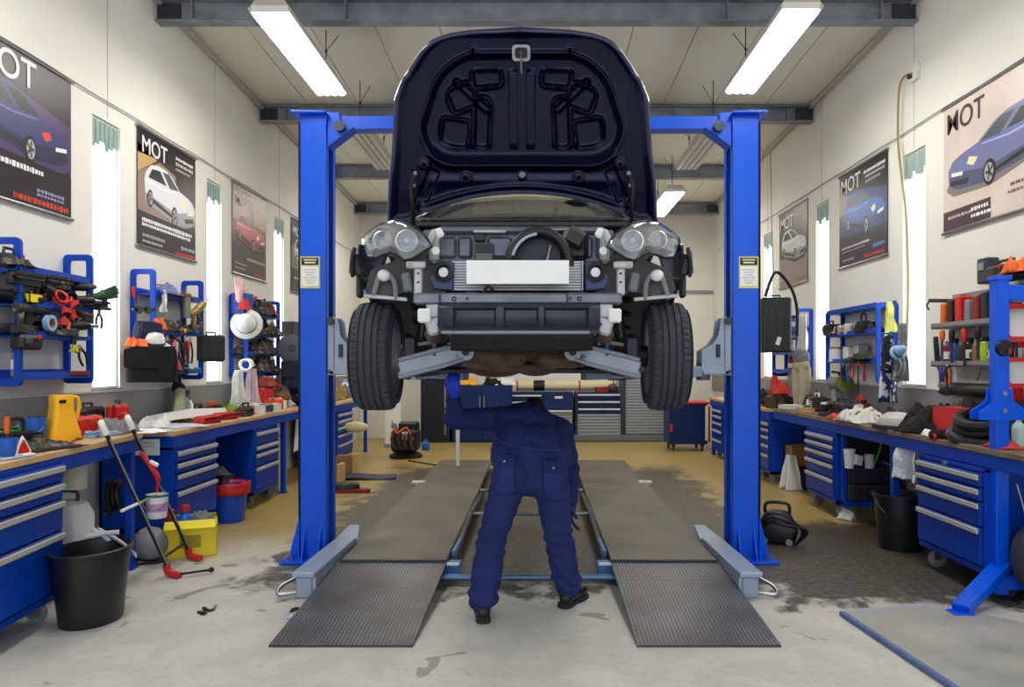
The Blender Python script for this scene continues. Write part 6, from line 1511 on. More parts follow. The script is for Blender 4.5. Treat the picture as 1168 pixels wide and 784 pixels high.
jar('white jar on the top shelf '+n2, lx(182, 2.15), WHITE, ORANGE, .035, .1)
driver('red screwdriver with tip down at top near corner '+n2, lx(152, 2.2, -3.55), RED, (R(10), 0, 0), .2)
rag('blue and pink folded cloth on the upper shelf '+n2, lx(190, 2.15, -3.4), .14, .3, .1, mat('blue_pink', (110, 120, 160), .9, var=.4, vscale=14), 0, 34)
drape('white strap slanting down from the top shelf', lx(186, 2.18, -3.36), .03, .2, WHITE, R(80), 4, 'strap', 'strap', 1, 1)
gun('brass coloured air gun poking from the far frame '+n2, lx(222, 2.02, -3.34), mat('brass_mix', (0, 0, 0)), (0, R(-20), R(75)))
tape('yellow tape roll on the middle shelf '+n2, lx(207, 1.815, -3.4), YELLOW, .05, .04)
cols = [(RED, 'red'), (BLACK, 'black'), (DRED, 'dark red'), (DGREY, 'dark grey'), (PINK, 'pink'), (TEAL, 'teal')]
for i, (px, z, k, lab) in enumerate(((180, 1.78, 0, 'red handled pliers, first in the hanging row'), (186, 1.79, 1, 'black handled pliers, second in the hanging row'), (191, 1.78, 2, 'dark red pliers, third in the hanging row'), (197, 1.79, 3, 'dark grey pliers hanging below the yellow tape roll'), (204, 1.78, 1, 'black pliers hanging just beside the yellow tape'), (211, 1.79, 2, 'dark red pliers near the far end of the hanging row'), (217, 1.78, 1, 'last black pliers of the hanging row'))):
    pliers(lab+' '+n2, lx(px, z, -3.35), cols[k][0], (0, R(-10+5*(i % 4)), R(75)), .26)
hammer('hammer with pink handle hanging '+n2, lx(200, 1.75, -3.33), mat('pink_grip', (206, 108, 128), .6), (0, R(24), R(70)), .28)
rag('crumpled pink cloth hanging below the pliers row', lx(196, 1.45, -3.4), .12, .22, .12, mat('magenta_cloth', (180, 70, 90), .9), 0, 37)
case('black box hung at the far frame by the second window', (-3.32, 7.6, 1.54), R(15), (.26, .1, .27), mat('dark_box', (34, 34, 32), .6), 'box', )
carton('white card hanging below the black box', lx(216, 1.46, -3.37), R(70), (.1, .03, .14), WHITE, False, 'card')
coil('teal coil of wire on the bottom shelf '+n2, lx(205, 1.445, -3.42), .07, .012, 4, TEAL)
spray('red spray can on the bottom shelf '+n2, lx(190, 1.445), RED, BLACK, WHITE)
# ---- red pouches bench (z .97)
b2 = 'on the bench with red pouches'
for i, (px, x, w_, d_, h_, m_, lab) in enumerate(((168, -3.12, .3, .3, .02, PAPER, 'flat white paper sheets at the near corner '+b2), (176, -3.28, .26, .24, .1, CLOTHW, 'crumpled white rag pile '+b2), (188, -3.42, .14, .16, .08, BLACKC, 'small black cloth beside the white rags'), (206, -3.1, .34, .4, .02, mat('grey_paper', (190, 196, 206), .8, var=.2), 'grey printed sheets in front of the white panel'))):
    rag(lab, bl(px, x), w_, d_, h_, m_, .3*i, 40+i, 'paper_sheets' if m_ is PAPER or i == 3 else 'rag', 'paper' if m_ is PAPER or i == 3 else 'rag')
o = thing('panel', 'white plastic trim panel lying along the bench with red pouches', 'panel', bl(220, -3.3)+V((0, 0, .05)), R(88)); mb = MB(WHITE); mb.loft([[V((-.62, a, b)) for a, b in ((-.1, 0), (.1, 0), (.09, .04), (-.07, .06))], [V((-.2, a, b)) for a, b in ((-.12, 0), (.12, 0), (.11, .05), (-.08, .08))], [V((.6, a, b)) for a, b in ((-.06, 0), (.06, 0), (.05, .03), (-.04, .04))]]); mb.build('skin', o); mb = MB(GREY); mb.box((-.5, 0, -.025), (.06, .12, .05)); mb.box((.45, 0, -.025), (.06, .1, .05)); mb.build('clip', o)
for (px, x, s_, lab) in ((236, -3.04, 1, 'red zip pouch, nearer of two in front of white panel'), (256, -3.08, 1.1, 'red zip pouch, farther one beside the pale bench edge')):
    o = bag(lab, bl(px, x), R(75), (.28*s_, .16, .07), mat('red_pouch', (190, 44, 44), .7, var=.2, vscale=20), 'pouch', seed=px, strap=False)
o = thing('bag', 'grey green sack with black top leaning at the wall', 'sack', bl(202, -3.47)); mb = MB(mat('sage_cloth', (140, 146, 118), .9, var=.2)); mb.tube(smooth_path([(.05, -.08, 0), (.03, -.02, .15), (0, .05, .3)]), [.08, .09, .1, .1, .09, .09, .085, .085, .08, .08, .08, .08, .07], 16, sq=.6); mb.build('body', o); mb = MB(BLACKC); mb.tube(smooth_path([(0, .05, .29), (-.02, .04, .36), (.02, .0, .45)]), [.085, .09, .09, .09, .08, .07, .06, .05, .05, .04, .04, .03, .02], 14, sq=.6); mb.build('top', o)
bottle('grey trigger bottle behind the white panel', bl(211, -3.46), GREY, DGREY, .27, .05, None, True)
bottle('slim clear white bottle beside the grey trigger bottle', bl(217, -3.44), WHITE, GREY, .22, .03)
rag('black heap of straps behind the white panel', bl(238, -3.4), .34, .4, .12, BLACKC, 0, 50)
carton('small orange box on the black strap heap', bl(242, -3.42)+V((0, 0, .1)), .4, (.12, .1, .05), ORANGE, False)
o = thing('dish', 'yellow green funnel tray at the back by the hanging aprons', 'tray', bl(263, -3.4)); MB(mat('olive_yellow', (176, 172, 40), .5)).lathe([(0, 0), (.15, 0), (.17, .06), (.17, .07), (.155, .07), (.14, .015), (0, .015)], n=28).build('tray', o); MB(GREEN).lathe([(0, .02), (.08, .02), (.03, .1), (0, .1)], n=20).build('funnel', o)
for i, (px, lab) in enumerate(((272, 'clear glass bottle at the near end of the parts clutter'), (277, 'second clear bottle in the parts clutter'))): bottle(lab, bl(px, -3.16), CLEAR, WHITE, .15, .035)
for i, (px, x, c, l, lab) in enumerate(((282, -3.2, BROWN, WHITE, 'brown jar with white lid in the parts clutter'), (286, -3.1, CLEAR, CHROME, 'glass jar with bright lid near the bench edge'), (289, -3.26, DGREY, WHITE, 'grey jar with white lid behind the glass jar'), (323, -3.12, WHITE, WHITE, 'white tub next to the blue post'), (329, -3.2, WHITE, GREY, 'white tub with grey lid next to the blue post'))): jar(lab, bl(px, x), c, l, .04, .1)
machine('black and brown carburettor in the parts clutter', bl(280, -3.05), R(70), BROWN, (.14, .12, .1), 'engine_part', 'engine part', BLACK)
o = carton('white open tray of bolts in front of the red boxes', bl(302, -3.03), R(85), (.42, .2, .1), WHITE, False, 'parts_tray'); MB(mat('bolt_mix', (70, 74, 90), .4, .7, var=.6, vscale=50, bump=.6)).box((-.1, -.06, .06), (.2, .1, .1), ch=.02).build('bolts', o)
case('orange red box at the end of the white parts tray', bl(314, -3.07), R(80), (.16, .14, .15), ORANGE, 'box')
for i, (px, x, z, d_, m_, lab) in enumerate(((296, -3.36, 0, (.3, .24, .26), RED, 'red toolbox at the bottom of the heap below the apron rack'), (306, -3.36, .0, (.3, .24, .2), DRED, 'dark red case beside the red toolbox'), (318, -3.36, 0, (.26, .2, .16), mat('dusty_pink', (170, 100, 92), .6), 'dusty pink case nearest the lift post'))): case(lab, bl(px, x, .97+z), R(80), d_, m_)
rag('red and brown rag heap on the red toolbox', bl(300, -3.36, 1.24), .3, .34, .12, mat('brick_cloth', (150, 66, 54), .9, var=.4, vscale=20), 0, 61)
drape('white apron hanging from the rack with the white hat', lx(273, 1.45, -3.38), .3, .62, CLOTHW, R(72), 2, 'apron', 'apron', .35, 4)
drape('striped pink and grey apron hanging beside white apron', lx(287, 1.46, -3.36), .28, .5, mat('stripe_cloth', (200, 180, 186), .9, var=.3, vscale=8, stretch=(8, 8, .3)), R(72), 3, 'apron', 'apron', .5, 3)
drape('dark teal cloth hanging between the two aprons', lx(281, 1.4, -3.41), .2, .5, TEAL, R(72), 6, 'cloth', 'cloth', .6, 3)
bottle('grey green jug leaning at the back next to the post', bl(322, -3.45, 1.16), BEIGE, GREY, .3, .09)
hat('dark round cap on the heap near the grey green jug', bl(312, -3.42, 1.2), BROWN, .07)
# rack under the red car poster
n3 = 'on the red poster rack'
hat('white sun hat hung on the near frame '+n3, (-3.37, 8.66, 1.98), CLOTHW, .12, (R(78), 0, R(12)))
gloveobj('pair half of pink work glove at the top near corner '+n3, lx(272, 2.32, -3.45), PINK, 0, (R(90), 0, R(40)), 1.2)
clamp('red clamp sticking up above the rack of white hat', lx(287, 2.3, -3.45), RED, (0, R(-30), R(70)), .2)
coil('white rope loop hanging at near frame '+n3, (-3.36, 8.66, 1.5), .07, .012, 3, WHITE, rot=(R(80), 0, 0), name='rope', cat='rope', plug=False)
rag('brown dark cloth inside the near frame '+n3, (-3.5, 8.8, 1.63), .16, .2, .1, BROWN, 0, 71)
items = [('drill', 296, 2.115, 'black drill on the top shelf '), ('spray', 303, 2.115, 'red spray can on the top shelf '), ('jar', 309, 2.115, 'white jar on the top shelf '), ('spray2', 294, 1.875, 'white spray can on the second shelf '), ('spray', 298, 1.875, 'red spray can on the second shelf '), ('carton', 305, 1.875, 'white box on the second shelf '),
         ('spray3', 311, 1.875, 'green spray can on the second shelf '), ('machine', 292, 1.635, 'black charger with orange knob on the third shelf '), ('drill', 302, 1.635, 'black drill on the third shelf '), ('gun', 310, 1.7, 'black air wrench on the third shelf '), ('machine', 294, 1.415, 'black radio on the bottom shelf '), ('case', 304, 1.415, 'small black case on the bottom shelf '), ('jar2', 310, 1.415, 'orange jar on the bottom shelf ')]
for k, px, z, lab in items:
    lab += n3; p = lx(px, z, -3.44)
    if k == 'drill': drill(lab, p, R(60), BLACK, DGREY)
    elif k == 'spray': spray(lab, p, RED)
    elif k == 'spray2': spray(lab, p, WHITE, BLUE, LBLUE)
    elif k == 'spray3': spray(lab, p, GREEN, WHITE, WHITE)
    elif k == 'jar': jar(lab, p, WHITE, GREY, .04, .11)
    elif k == 'jar2': jar(lab, p, ORANGE, WHITE, .04, .11)
    elif k == 'carton': carton(lab, p, R(90), (.2, .1, .14), WHITE, False)
    elif k == 'machine': machine(lab, p, R(90), BLACK, (.2, .14, .15))
    elif k == 'case': case(lab, p, R(90), (.22, .1, .16), BLACK)
    else: gun(lab, p, BLACK, (0, 0, R(60)))
o = thing('fan', 'round grey fan cover hung at the blue post beside the rack', 'fan cover', (-3.2, 9.75, 1.72), 0, None, (R(86), 0, R(12))); MB(mat('fan_grey', (92, 94, 104), .6)).lathe([(0, .03), (.14, .03), (.18, .01), (.185, 0), (.185, -.03), (0, -.03)], n=36).build('cover', o); MB(DGREY).lathe([(0, .045), (.04, .045), (.05, .03)], n=20).build('hub', o)
bag('dark navy bag hung by the post below the grey fan cover', (-3.2, 9.8, 1.2), R(15), (.3, .2, .38), mat('navy_bag', (30, 36, 66), .8, var=.5, vscale=20))
drape('white sleeve cloth hanging under the bench next to the post', (-2.98, 9.35, .86), .22, .45, CLOTHW, R(80), 9, 'cloth', 'cloth', .5, 2)
carton('cream box under the bench by the white sleeve cloth', (-3.2, 8.95, 0), 0, (.3, .3, .66), mat('cream_card', (200, 190, 150), .7), False)
# bench behind left post
for i, (px, x, lab, c) in enumerate(((386, -3.2, 'brass yellow tool heap on the bench behind the post', mat('brass_mix', (0, 0, 0))), (391, -3.3, 'orange cloth on the bench behind the post', ORANGE), (397, -3.15, 'grey cloth on the bench behind the post', GREYC))): rag(lab, bl(px, x, .95), .26, .3, .22, c, 0, 80+i)
spray('white can on the bench behind the post by the wheel', bl(394, -3.25, .95), WHITE, LBLUE, LBLUE, .3, .05)
o = thing('cushion', 'pale cream oval pad sticking out of the cabinet behind the wheel', 'pad', (-2.75, 11.3, .56)); MB(mat('cream_pad', (214, 204, 160), .8)).ball((0, 0, 0), (.2, .1, .085)).build('pad', o)
for i, (px, d, dz, lab) in enumerate(((386, 9.3, 0, 'brown wooden block on the floor behind the lift post'), (403, 10.3, 0, 'wooden crate block under the cabinet by the black engine'))):
    o = thing('wood_block', lab, 'wood block', (W(px, 500, d).x, d, 0)); MB(WOOD).box((.04, -.02, .14), (.05, .2, .28), ch=.004).build('side', o); MB(CARD).box((-.1, 0, .13), (.24, .2, .25), ch=.005).build('body', o)
o = thing('floor_pad', 'dark blue mat lying on the floor behind the wooden block', 'mat', (-2.25, 9.9, 0), R(8)); mb = MB(mat('mat_navy', (58, 60, 96), .7)); mb.grid(lambda u, v: V(((u-.5)*.75, (v-.5)*.4, .02+.015*math.sin(u*6))), 14, 4); mb.build('mat_sheet', o, solid=.015)
o = thing('ramp_block', 'black rubber wheel ramp with red tongue on the floor near post', 'wheel ramp', (-2.32, 8.85, 0)); MB(BLACK).lathe([(0, 0), (.22, 0), (.22, .08), (.2, .1), (0, .1)], n=32, M=Matrix.Scale(.6, 4, (0, 1, 0))).build('pad', o); MB(DRED).prism([(-.1, -.14), (.3, -.12), (.36, -.05), (.3, .02), (-.1, .04)], .04).build('tongue', o)
o = thing('engine_block', 'black and brown engine with orange hoses on the floor by the white board', 'engine', (-2.12, 12.1, 0)); mb = MB(GUN); mb.box((0, 0, .28), (.42, .4, .36), ch=.04); mb.box((.05, 0, .5), (.3, .3, .16), ch=.03); mb.build('block', o); mb = MB(BLACK); mb.lathe([(0, 0), (.26, 0), (.27, .04), (.2, .08), (0, .08)], n=28); mb.build('base', o)
mb = MB(BROWN)
for k in range(4): mb.tube(smooth_path([(-.15+.09*k, -.2, .45), (-.18+.1*k, -.26, .3), (-.12+.09*k, -.24, .15)]), .025, 8)
mb.build('manifold', o); mb = MB(ORANGE); mb.tube(smooth_path([(-.2, -.15, .6), (-.1, -.27, .42), (.05, -.26, .5), (.15, -.22, .3)]), .014, 8); mb.build('hose', o); mb = MB(STEEL); mb.box((.02, -.22, .36), (.12, .06, .14), ch=.02); mb.build('alternator', o); MB(STEEL).lathe([(0, 0), (.05, 0), (.05, .03), (0, .03)], (-.15, -.23, .52), 16, 'Y').build('pulley', o)
bottle('small bright blue can on the floor behind the runway', (-.16-.0, 12.7, 0), TOOLB, TOOLB, .22, .1) if False else bottle('small bright blue can on the floor beyond the runway', (-.09-.0*1, 12.9, 0)+V((0, 0, 0)) if False else V((-1.95*1.0+.0, 13.1, 0)), TOOLB, TOOLB, .2, .07)
for i, (x, y, a, lab) in enumerate(((-1.65, 13.2, 75, 'steel spanner on the floor beside the blue can'), (-1.55, 13.0, 60, 'second spanner on the floor near the blue can'))): spanner(lab, (x, y, .01), (R(90), 0, R(a)), .4)
o = thing('pry_bar', 'slim pale bar standing on the floor below the raised sleeve', 'bar', (-.72, 6.3, 0)) if False else thing('jack_pole', 'slim white jack pole standing behind the mechanic raised arm', 'pole', (-1.08, 10.2, 0)); MB(WHITE).tube([(0, 0, 0), (0, 0, .02), (0, 0, .75)], [.05, .022, .03], 12).build('pole', o); MB(GREY).lathe([(0, 0), (.06, 0), (.05, .02), (0, .02)], n=16).build('foot', o)
mb = MB(BLACK); mb.tube(smooth_path([(-2.0, 11.6, .01), (-1.3, 10.95, .01), (-.9, 11.1, .01), (-.2, 11.2, .01)]), .01, 6); tag(mb.build('floor_cable'), 'thin black cable lying across the floor beyond the runways', 'cable')
# end wall tops
for i, (x, m_, lab) in enumerate(((-1.35, YELLOW, 'yellow strap bundle on the blue end wall locker'), (-.85, BLACKC, 'black bag heap on the blue end wall locker'), (-.6, WHITE, 'white folded sheet on the blue end wall locker'))): rag(lab, (x, 14.6, 1.1), .4, .3, .16, m_, 0, 90+i)
for i, (x, m_, lab) in enumerate(((1.85, mat('mustard', (190, 150, 50), .6), 'mustard box on the tall shutter cabinet'), (2.3, LBLUE, 'pale blue box on the tall shutter cabinet'))): carton(lab, (x, 14.85, 1.32), 0, (.3, .25, .16), m_, False)
carton('dark red box at the end of the cream roll', (1.28, 14.62, .96), .1, (.24, .16, .1), DRED, False)
machine('black power pack beside the cream roll end', (1.5, 14.66, .96), .1, BLACK, (.2, .16, .12))
# ---- rack under the blue car poster (hoist side)
def rx(px, z, x=3.46): return V((x, F*x/(px-VX), z))
n4 = 'on the blue poster rack'
bag('round black tool roll on the upper shelf '+n4, rx(985, 1.845, 3.42), R(90), (.26, .14, .12), BLACKC, 'tool_roll', seed=8)
jar('glass jar of screws on the upper shelf '+n4, rx(968, 1.845, 3.42), mat('screw_mix', (190, 186, 176), .4, .4, var=.3, vscale=40), WHITE, .05, .11)
jar('tan jar of washers beside the glass jar '+n4, rx(960, 1.845, 3.42), mat('tan_mix', (170, 140, 110), .5, var=.4, vscale=40), WHITE, .045, .1)
machine('black charger at the far end of the upper shelf '+n4, rx(948, 1.845, 3.42), R(-90), BLACK, (.2, .14, .13))
jar('large white tub at the far end of the lower shelf '+n4, rx(953, 1.545, 3.44), mat('frost_white', (214, 214, 212), .4), GREY, .07, .17)
carton('white box in the middle of the lower shelf '+n4, rx(970, 1.545, 3.5), R(90), (.18, .1, .17), WHITE, False)
carton('pale grey box nearer on the lower shelf '+n4, rx(982, 1.545, 3.5), R(90), (.16, .1, .19), LGREY, False)
rag('dark green cloth strip on the lower shelf '+n4, rx(978, 1.545, 3.4), .16, .5, .05, DGREEN, 0, 101)
clamp('long red bar clamp hanging below the rack of blue poster', rx(979, 1.54, 3.36), RED, (0, 0, R(-80)), .62)
pliers('blue handled pliers hanging next to the red bar clamp', rx(968, 1.54, 3.37), TOOLB, (0, 0, R(-80)), .2)
pliers('red handled pliers hanging next to the red bar clamp', rx(973, 1.55, 3.37), RED, (0, R(8), R(-80)), .18)
hammer('red hammer hanging nearer than the red bar clamp', rx(986, 1.54, 3.37), DRED, (0, 0, R(-80)), .2)
drape('yellow and white hi-vis cloth hung on the near frame', rx(1013, 2.12, 3.40), .16, .3, mat('hivis', (226, 226, 120), .8, var=.3, vscale=4, stretch=(9, 9, .3)), R(-75), 7, 'cloth', 'cloth', .45, 2)
drape('navy jacket with pale patches hung below the near frame', rx(1013, 1.76, 3.36), .27, .62, mat('navy_patch', (30, 44, 84), .8, vscale=16, col2=(196, 204, 216), cut=(.53, .58)), R(-75), 8, 'jacket', 'jacket', .6, 3, depth=.07)
hat('pale blue cap hung over the navy jacket', rx(1024, 1.62, 3.36), LBLUE, .05, (R(70), 0, 0), 'cap', 'cap')
coil('grey wire loop hung beside the navy jacket', rx(1030, 1.47, 3.4), .08, .01, 4, GREY, rot=(0, R(-80), 0))
# hanging black case and far rack
o = case('large black hard case hung beside the lift post', (2.98, 9.3, 1.66), R(-8), (.36, .2, .68), BLACK, 'hard_case'); mb = MB(BLACK); mb.tube(smooth_path([(-.12, 0, .7), (.0, 0, 1.0), (.18, .0, .82), (.26, 0, .55), (.26, 0, .2)]), .02, 8); mb.build('strap', o); mb = MB(GUN); mb.tube([(-.02, 0, .98), (-.04, .0, 1.5), (-.06, 0, 2.5)], .004, 6); mb.build('hanging_wire', o); mb = MB(WHITE); mb.box((.02, -.105, .14), (.05, .006, .1), rot=(0, .3, 0)); mb.build('sticker', o)
n5 = 'on the rack beyond the black case'
for k, (px, z, c, lab) in enumerate(((905, 1.965, TOOLB, 'blue can '), (911, 1.965, LBLUE, 'pale blue can '), (902, 1.665, CARD, 'brown can '), (908, 1.665, WHITE, 'white can '), (914, 1.665, LBLUE, 'second pale blue can ') , (903, 1.415, DRED, 'dark red can '), (910, 1.415, BLACK, 'black can '))):
    spray(lab+n5, rx(px, z, 3.44), c, BLACK, WHITE, .2, .045)
drape('white cloth hanging inside the far frame '+n5, rx(916, 2.15, 3.42), .22, .6, CLOTHW, R(-80), 10, 'cloth', 'cloth', .8, 2)
# ---- far bench and long bench on hoist side
b4 = 'on the bench opposite the yellow jug'
case('brown box on the far bench behind the lift post', V((3.05, 9.55, .95)), R(-90), (.26, .2, .16), BROWN, 'box')
rag('red cap on the far brown box', V((3.1, 9.5, 1.13)), .24, .22, .2, mat('red_cloth', (196, 60, 48), .9), 0, 111, 'cap', 'cap')
rag('dark engine cover heap near the far brown box', V((3.2, 9.8, .95)), .4, .4, .2, BLACKC, 0, 112)
o = thing('trousers', 'beige work trousers hung at the wall beyond the far bench end', 'trousers', (3.32, 9.35, 1.5), R(-80)); mb = MB(BEIGE); mb.tube(smooth_path([(-.08, 0, -.02), (-.1, 0, -.25), (-.09, .02, -.5)]), [.08]*5+[.07]*8, 12, sq=.6); mb.tube(smooth_path([(.08, 0, -.02), (.1, .0, -.25), (.07, -.02, -.5)]), [.08]*5+[.07]*8, 12, sq=.6); mb.ball((0, 0, 0), (.17, .07, .1)); mb.build('legs', o); mb = MB(GREYC); mb.ball((0, 0, .1), (.16, .08, .12)); mb.build('waist', o)
carton('white flat tray on the bench below beige trousers', bl(903, 3.08), R(-90), (.34, .22, .05), WHITE, False, 'tray')
carton('pale wood block at the bench edge below the beige trousers', bl(919, 2.98), R(-85), (.2, .12, .06), WOOD, False, 'block')
jar('green lidded jar beside the white flat tray', bl(921, 3.14), DGREEN, GREEN, .045, .07)
machine('brown and white pump near the jars '+b4, bl(932, 3.25), R(-90), BROWN, (.2, .18, .17), 'pump', 'pump', WHITE)
for i, (px, x, c, lab) in enumerate(((940, 3.12, WHITE, 'white capped jar beside the brown pump'), (943, 3.2, GREY, 'grey capped jar beside the brown pump'))): jar(lab, bl(px, x), BLACK, c, .04, .13)
o = thing('bench_grinder', 'grey bench grinder with green disc at the wall below the rack', 'grinder', bl(955, 3.42)); mb = MB(GREY); mb.tube([(0, -.14, .33), (0, .12, .33)], .08, 16); mb.build('motor', o); mb = MB(LGREY); mb.box((0, 0, .16), (.1, .1, .2), ch=.01); mb.box((0, 0, .03), (.22, .26, .06), ch=.01); mb.build('stand', o); mb = MB(mat('olive_green', (110, 120, 50), .6)); mb.lathe([(0, -.02), (.1, -.02), (.1, .02), (0, .02)], (0, -.2, .33), 28, 'Y'); mb.build('disc', o); mb = MB(BLACK); mb.tube([(0, -.14, .33), (-.05, -.17, .45), (-.1, -.1, .46)], .015, 8); mb.build('guard_arm', o)
machine('long dark machine bed lying on the bench below the rack', bl(962, 3.28), R(-90), DGREY, (.5, .2, .14), 'machine_bed', 'machine', BLACK)
rag('black cloth laid along the bench front below the rack', bl(958, 3.1), .26, .6, .06, BLACKC, 0, 121)
o = thing('flange', 'dark red wheel hub on the bench behind the white rags', 'hub', bl(985, 3.36)); MB(DRED).lathe([(0, 0), (.12, 0), (.12, .04), (.06, .06), (.06, .14), (0, .14)], n=24).build('hub', o); MB(GUN).lathe([(0, .14), (.03, .14), (.03, .18), (0, .18)], n=14).build('stud', o)
rag('red shop towel under the pale rags', bl(958, 3.02), .2, .26, .05, RED, 0, 123)
rag('white rag pile with dark smudges, nearest the green cable', bl(985, 3.08), .34, .5, .14, mat('smudged_cloth', (216, 210, 206), .9, vscale=12, bump=.3, bscale=90, col2=(90, 76, 74), cut=(.56, .64)), 0, 124)
gloveobj('pale grey glove lying in front of the white rag pile', bl(964, 2.99), LGREY, R(-60), None, 1.2)
o = thing('helmet', 'pale grey helmet with dark visor on the bench', 'helmet', bl(1024, 3.08), R(-60)); MB(mat('helmet_grey', (196, 192, 186), .5, var=.15)).lathe([(.13, 0), (.135, .03), (.12, .09), (.07, .13), (0, .14)], n=28, M=Matrix.Scale(1.3, 4, (1, 0, 0))).build('shell', o); MB(BLACK).prism([(-.1, -.13), (.1, -.13), (.12, -.18), (0, -.23), (-.12, -.18)], .03).build('peak', o)
coil('red cable coil behind the grey helmet', bl(1030, 3.36), .13, .013, 5, RED)
coil('red cable running to the coil near the hanging navy jacket', bl(1012, 3.38), .1, .012, 3, DRED)
rag('big black jacket heap beside the red box', bl(1064, 3.22), .44, .62, .24, BLACKC, 0, 131, 'jacket', 'jacket', n=44, fq=5)
rag('second black jacket folded in front of the heap', bl(1052, 3.05), .24, .46, .12, BLACKC, .2, 132, 'jacket', 'jacket', n=40, fq=6)
hat('flat dark grey cap on the black jacket heap', bl(1092, 3.3, 1.13), mat('cap_grey', (70, 72, 76), .9), .055, (R(10), R(10), 0), 'cap', 'cap')
o = carton('red open box on the bench beside the black jackets', bl(1099, 3.2), R(-88), (.36, .26, .22), mat('red_box', (206, 42, 46), .4), False, 'box')
rag('small white cloth on the black glove at the bench edge', bl(1061, 2.98), .08, .1, .05, WHITE, 0, 135)
gloveobj('black glove with pale blue palm at the bench edge', bl(1077, 2.99), BLACKC, R(-100), None, 1.3)
gloveobj('pale blue glove next to the red open box', bl(1082, 3.0)+V((.0, -.05, .03)), LBLUE, R(-40), None, 1.0)
coil('big black hose coil on the bench end behind the hoist post', bl(1128, 3.18), .2, .035, 6, mat('hose_black', (18, 18, 22), .55), rot=(R(14), R(-10), 0), name='hose_coil', cat='hose')
rag('red cloth under the black hose coil', bl(1146, 3.04), .16, .2, .05, RED, 0, 141)
bottle('pale mint bottle beside the black hose coil', bl(1162, 3.2), mat('mint', (190, 216, 206), .4), WHITE, .2, .045)
bag('black bag at the wall behind the hoist post', bl(1150, 3.42), R(-90), (.4, .2, .2), BLACKC, seed=12)
o = thing('handle_bar', 'black folding handlebar hung on the wall over the black jackets', 'handlebar', (3.5, 5.95, 1.47)); mb = MB(BLACK); mb.tube(smooth_path([(0, .42, -.22), (-.02, .36, 0), (-.03, .28, .12), (-.03, .0, .13), (-.03, -.3, .12), (-.02, -.42, .04)]), .016, 10); mb.mat(GUN); mb.box((-.03, -.05, .12), (.05, .1, .05), ch=.01); mb.mat(STEEL).tube(smooth_path([(-.03, -.1, .12), (-.05, -.15, 0), (-.04, -.1, -.08)]), .006, 6); mb.build('bar', o)
o = thing('bar_case', 'long black tube case lying on wall hooks above the red box', 'case', (3.45, 5.9, 1.31)); mb = MB(BLACK); mb.tube([(0, .44, 0), (0, .42, 0), (0, -.42, 0), (0, -.44, 0)], [.03, .055, .055, .03], 16); mb.build('tube', o); mb = MB(WHITE); mb.box((-.055, .4, .0), (.01, .03, .03)); mb.build('badge', o); mb = MB(RED); mb.box((-.02, -.52, -.01), (.1, .14, .1), ch=.012); mb.build('end_box', o)
# packs and cans on the grey tool board
G5 = [('orange', ORANGE), ('black', BLACK), ('red', RED), ('grey', GREY), ('dark red', DRED), ('black', BLACK), ('silver', LGREY), ('navy', NAVY), ('black', BLACK), ('yellow striped', YELLOW)]
ordn = ['first', 'second', 'third', 'fourth', 'fifth', 'sixth', 'seventh', 'eighth', 'ninth', 'tenth']
for i, (cn, c) in enumerate(G5):
    y = 6.28-.118*i; pack('%s case, %s from the window in the upper row of the grey tool board' % (cn, ordn[i]), (3.47, y, 1.829), c, R(90), (.075 if i % 3 else .06, .12, .2+.02*(i % 3)), BLACK if c is not BLACK else DGREY, None, .05*((i*7) % 3-1))
LW5 = [('dark red', DRED), ('blue', TOOLB), ('brown', BROWN), ('black', BLACK), ('tan', CARD), ('lime', LIME), ('dark blue', NAVY), ('green', GREEN), ('black', BLACK), ('red', RED), ('teal', TEAL), ('dark grey', DGREY)]
ordn += ['eleventh', 'twelfth']
for i, (cn, c) in enumerate(LW5):
    y = 6.28-.105*i; lab = '%s can, %s from the window in the lower row of the grey tool board' % (cn, ordn[i])
    spray(lab, (3.47, y, 1.509), c, BLACK if i % 2 else GREY, WHITE if i % 3 == 0 else c, .2+.02*(i % 2), .04)
driver('long black screwdriver with red handle hung on the tool board', (3.37, 5.51, 1.82), RED, (0, 0, 0), .36)
pliers('orange handled snips hung on the lower ledge by the window', (3.38, 6.13, 1.52), ORANGE, (0, 0, R(-90)), .16)
o = thing('wall_hook', 'bent grey flat bar hung on the wall by the bright window', 'bar', (3.56, 6.62, 1.76)); mb = MB(GUN); mb.bar((0, .02, 0), (0, -.02, -.26), .02, .03); mb.bar((0, .05, .0), (0, .02, -.26), .02, .015); mb.build('bar', o)
gloveobj('purple and lime glove hung on the wall below tool board', (3.53, 6.5, 1.42), mat('purple_glove', (60, 52, 120), .8), 0, (R(-90), R(180), R(-85)), 1.1)
for i, (y, z, s_, lab) in enumerate(((5.1, 1.80, 1., 'tall red frame with white panel beside the hoist arm'), (5.1, 1.46, .8, 'lower red frame below the white panelled one'))):
    o = thing('red_bracket', lab, 'frame', (3.32, y, z), R(-8)); mb = MB(RED); mb.ring(rrect(.26, .26*s_, .03), rrect(.18, .19*s_, .02), .03, MXZ); mb.build('frame', o); MB(WHITE).box((0, -.0, 0), (.19, .01, .2*s_)).build('insert', o)
rag('orange cloth on top of the tool board end', (3.45, 5.3, 2.16), .2, .22, .12, ORANGE, 0, 151)
machine('black and brown pump on top of the tool board end', (3.47, 5.5, 2.13), R(-90), BLACK, (.3, .16, .12), 'pump', 'pump', BROWN)
o = thing('wall_box', 'dark slate switch box on the wall behind the hoist top', 'switch box', (3.55, 5.86, 2.16)); MB(mat('slate', (50, 58, 72), .5, var=.2)).box((0, 0, .09), (.1, .14, .2), ch=.01).build('body', o); MB(GREY).box((-.055, 0, .12), (.01, .07, .06), ch=.003).build('cover', o)
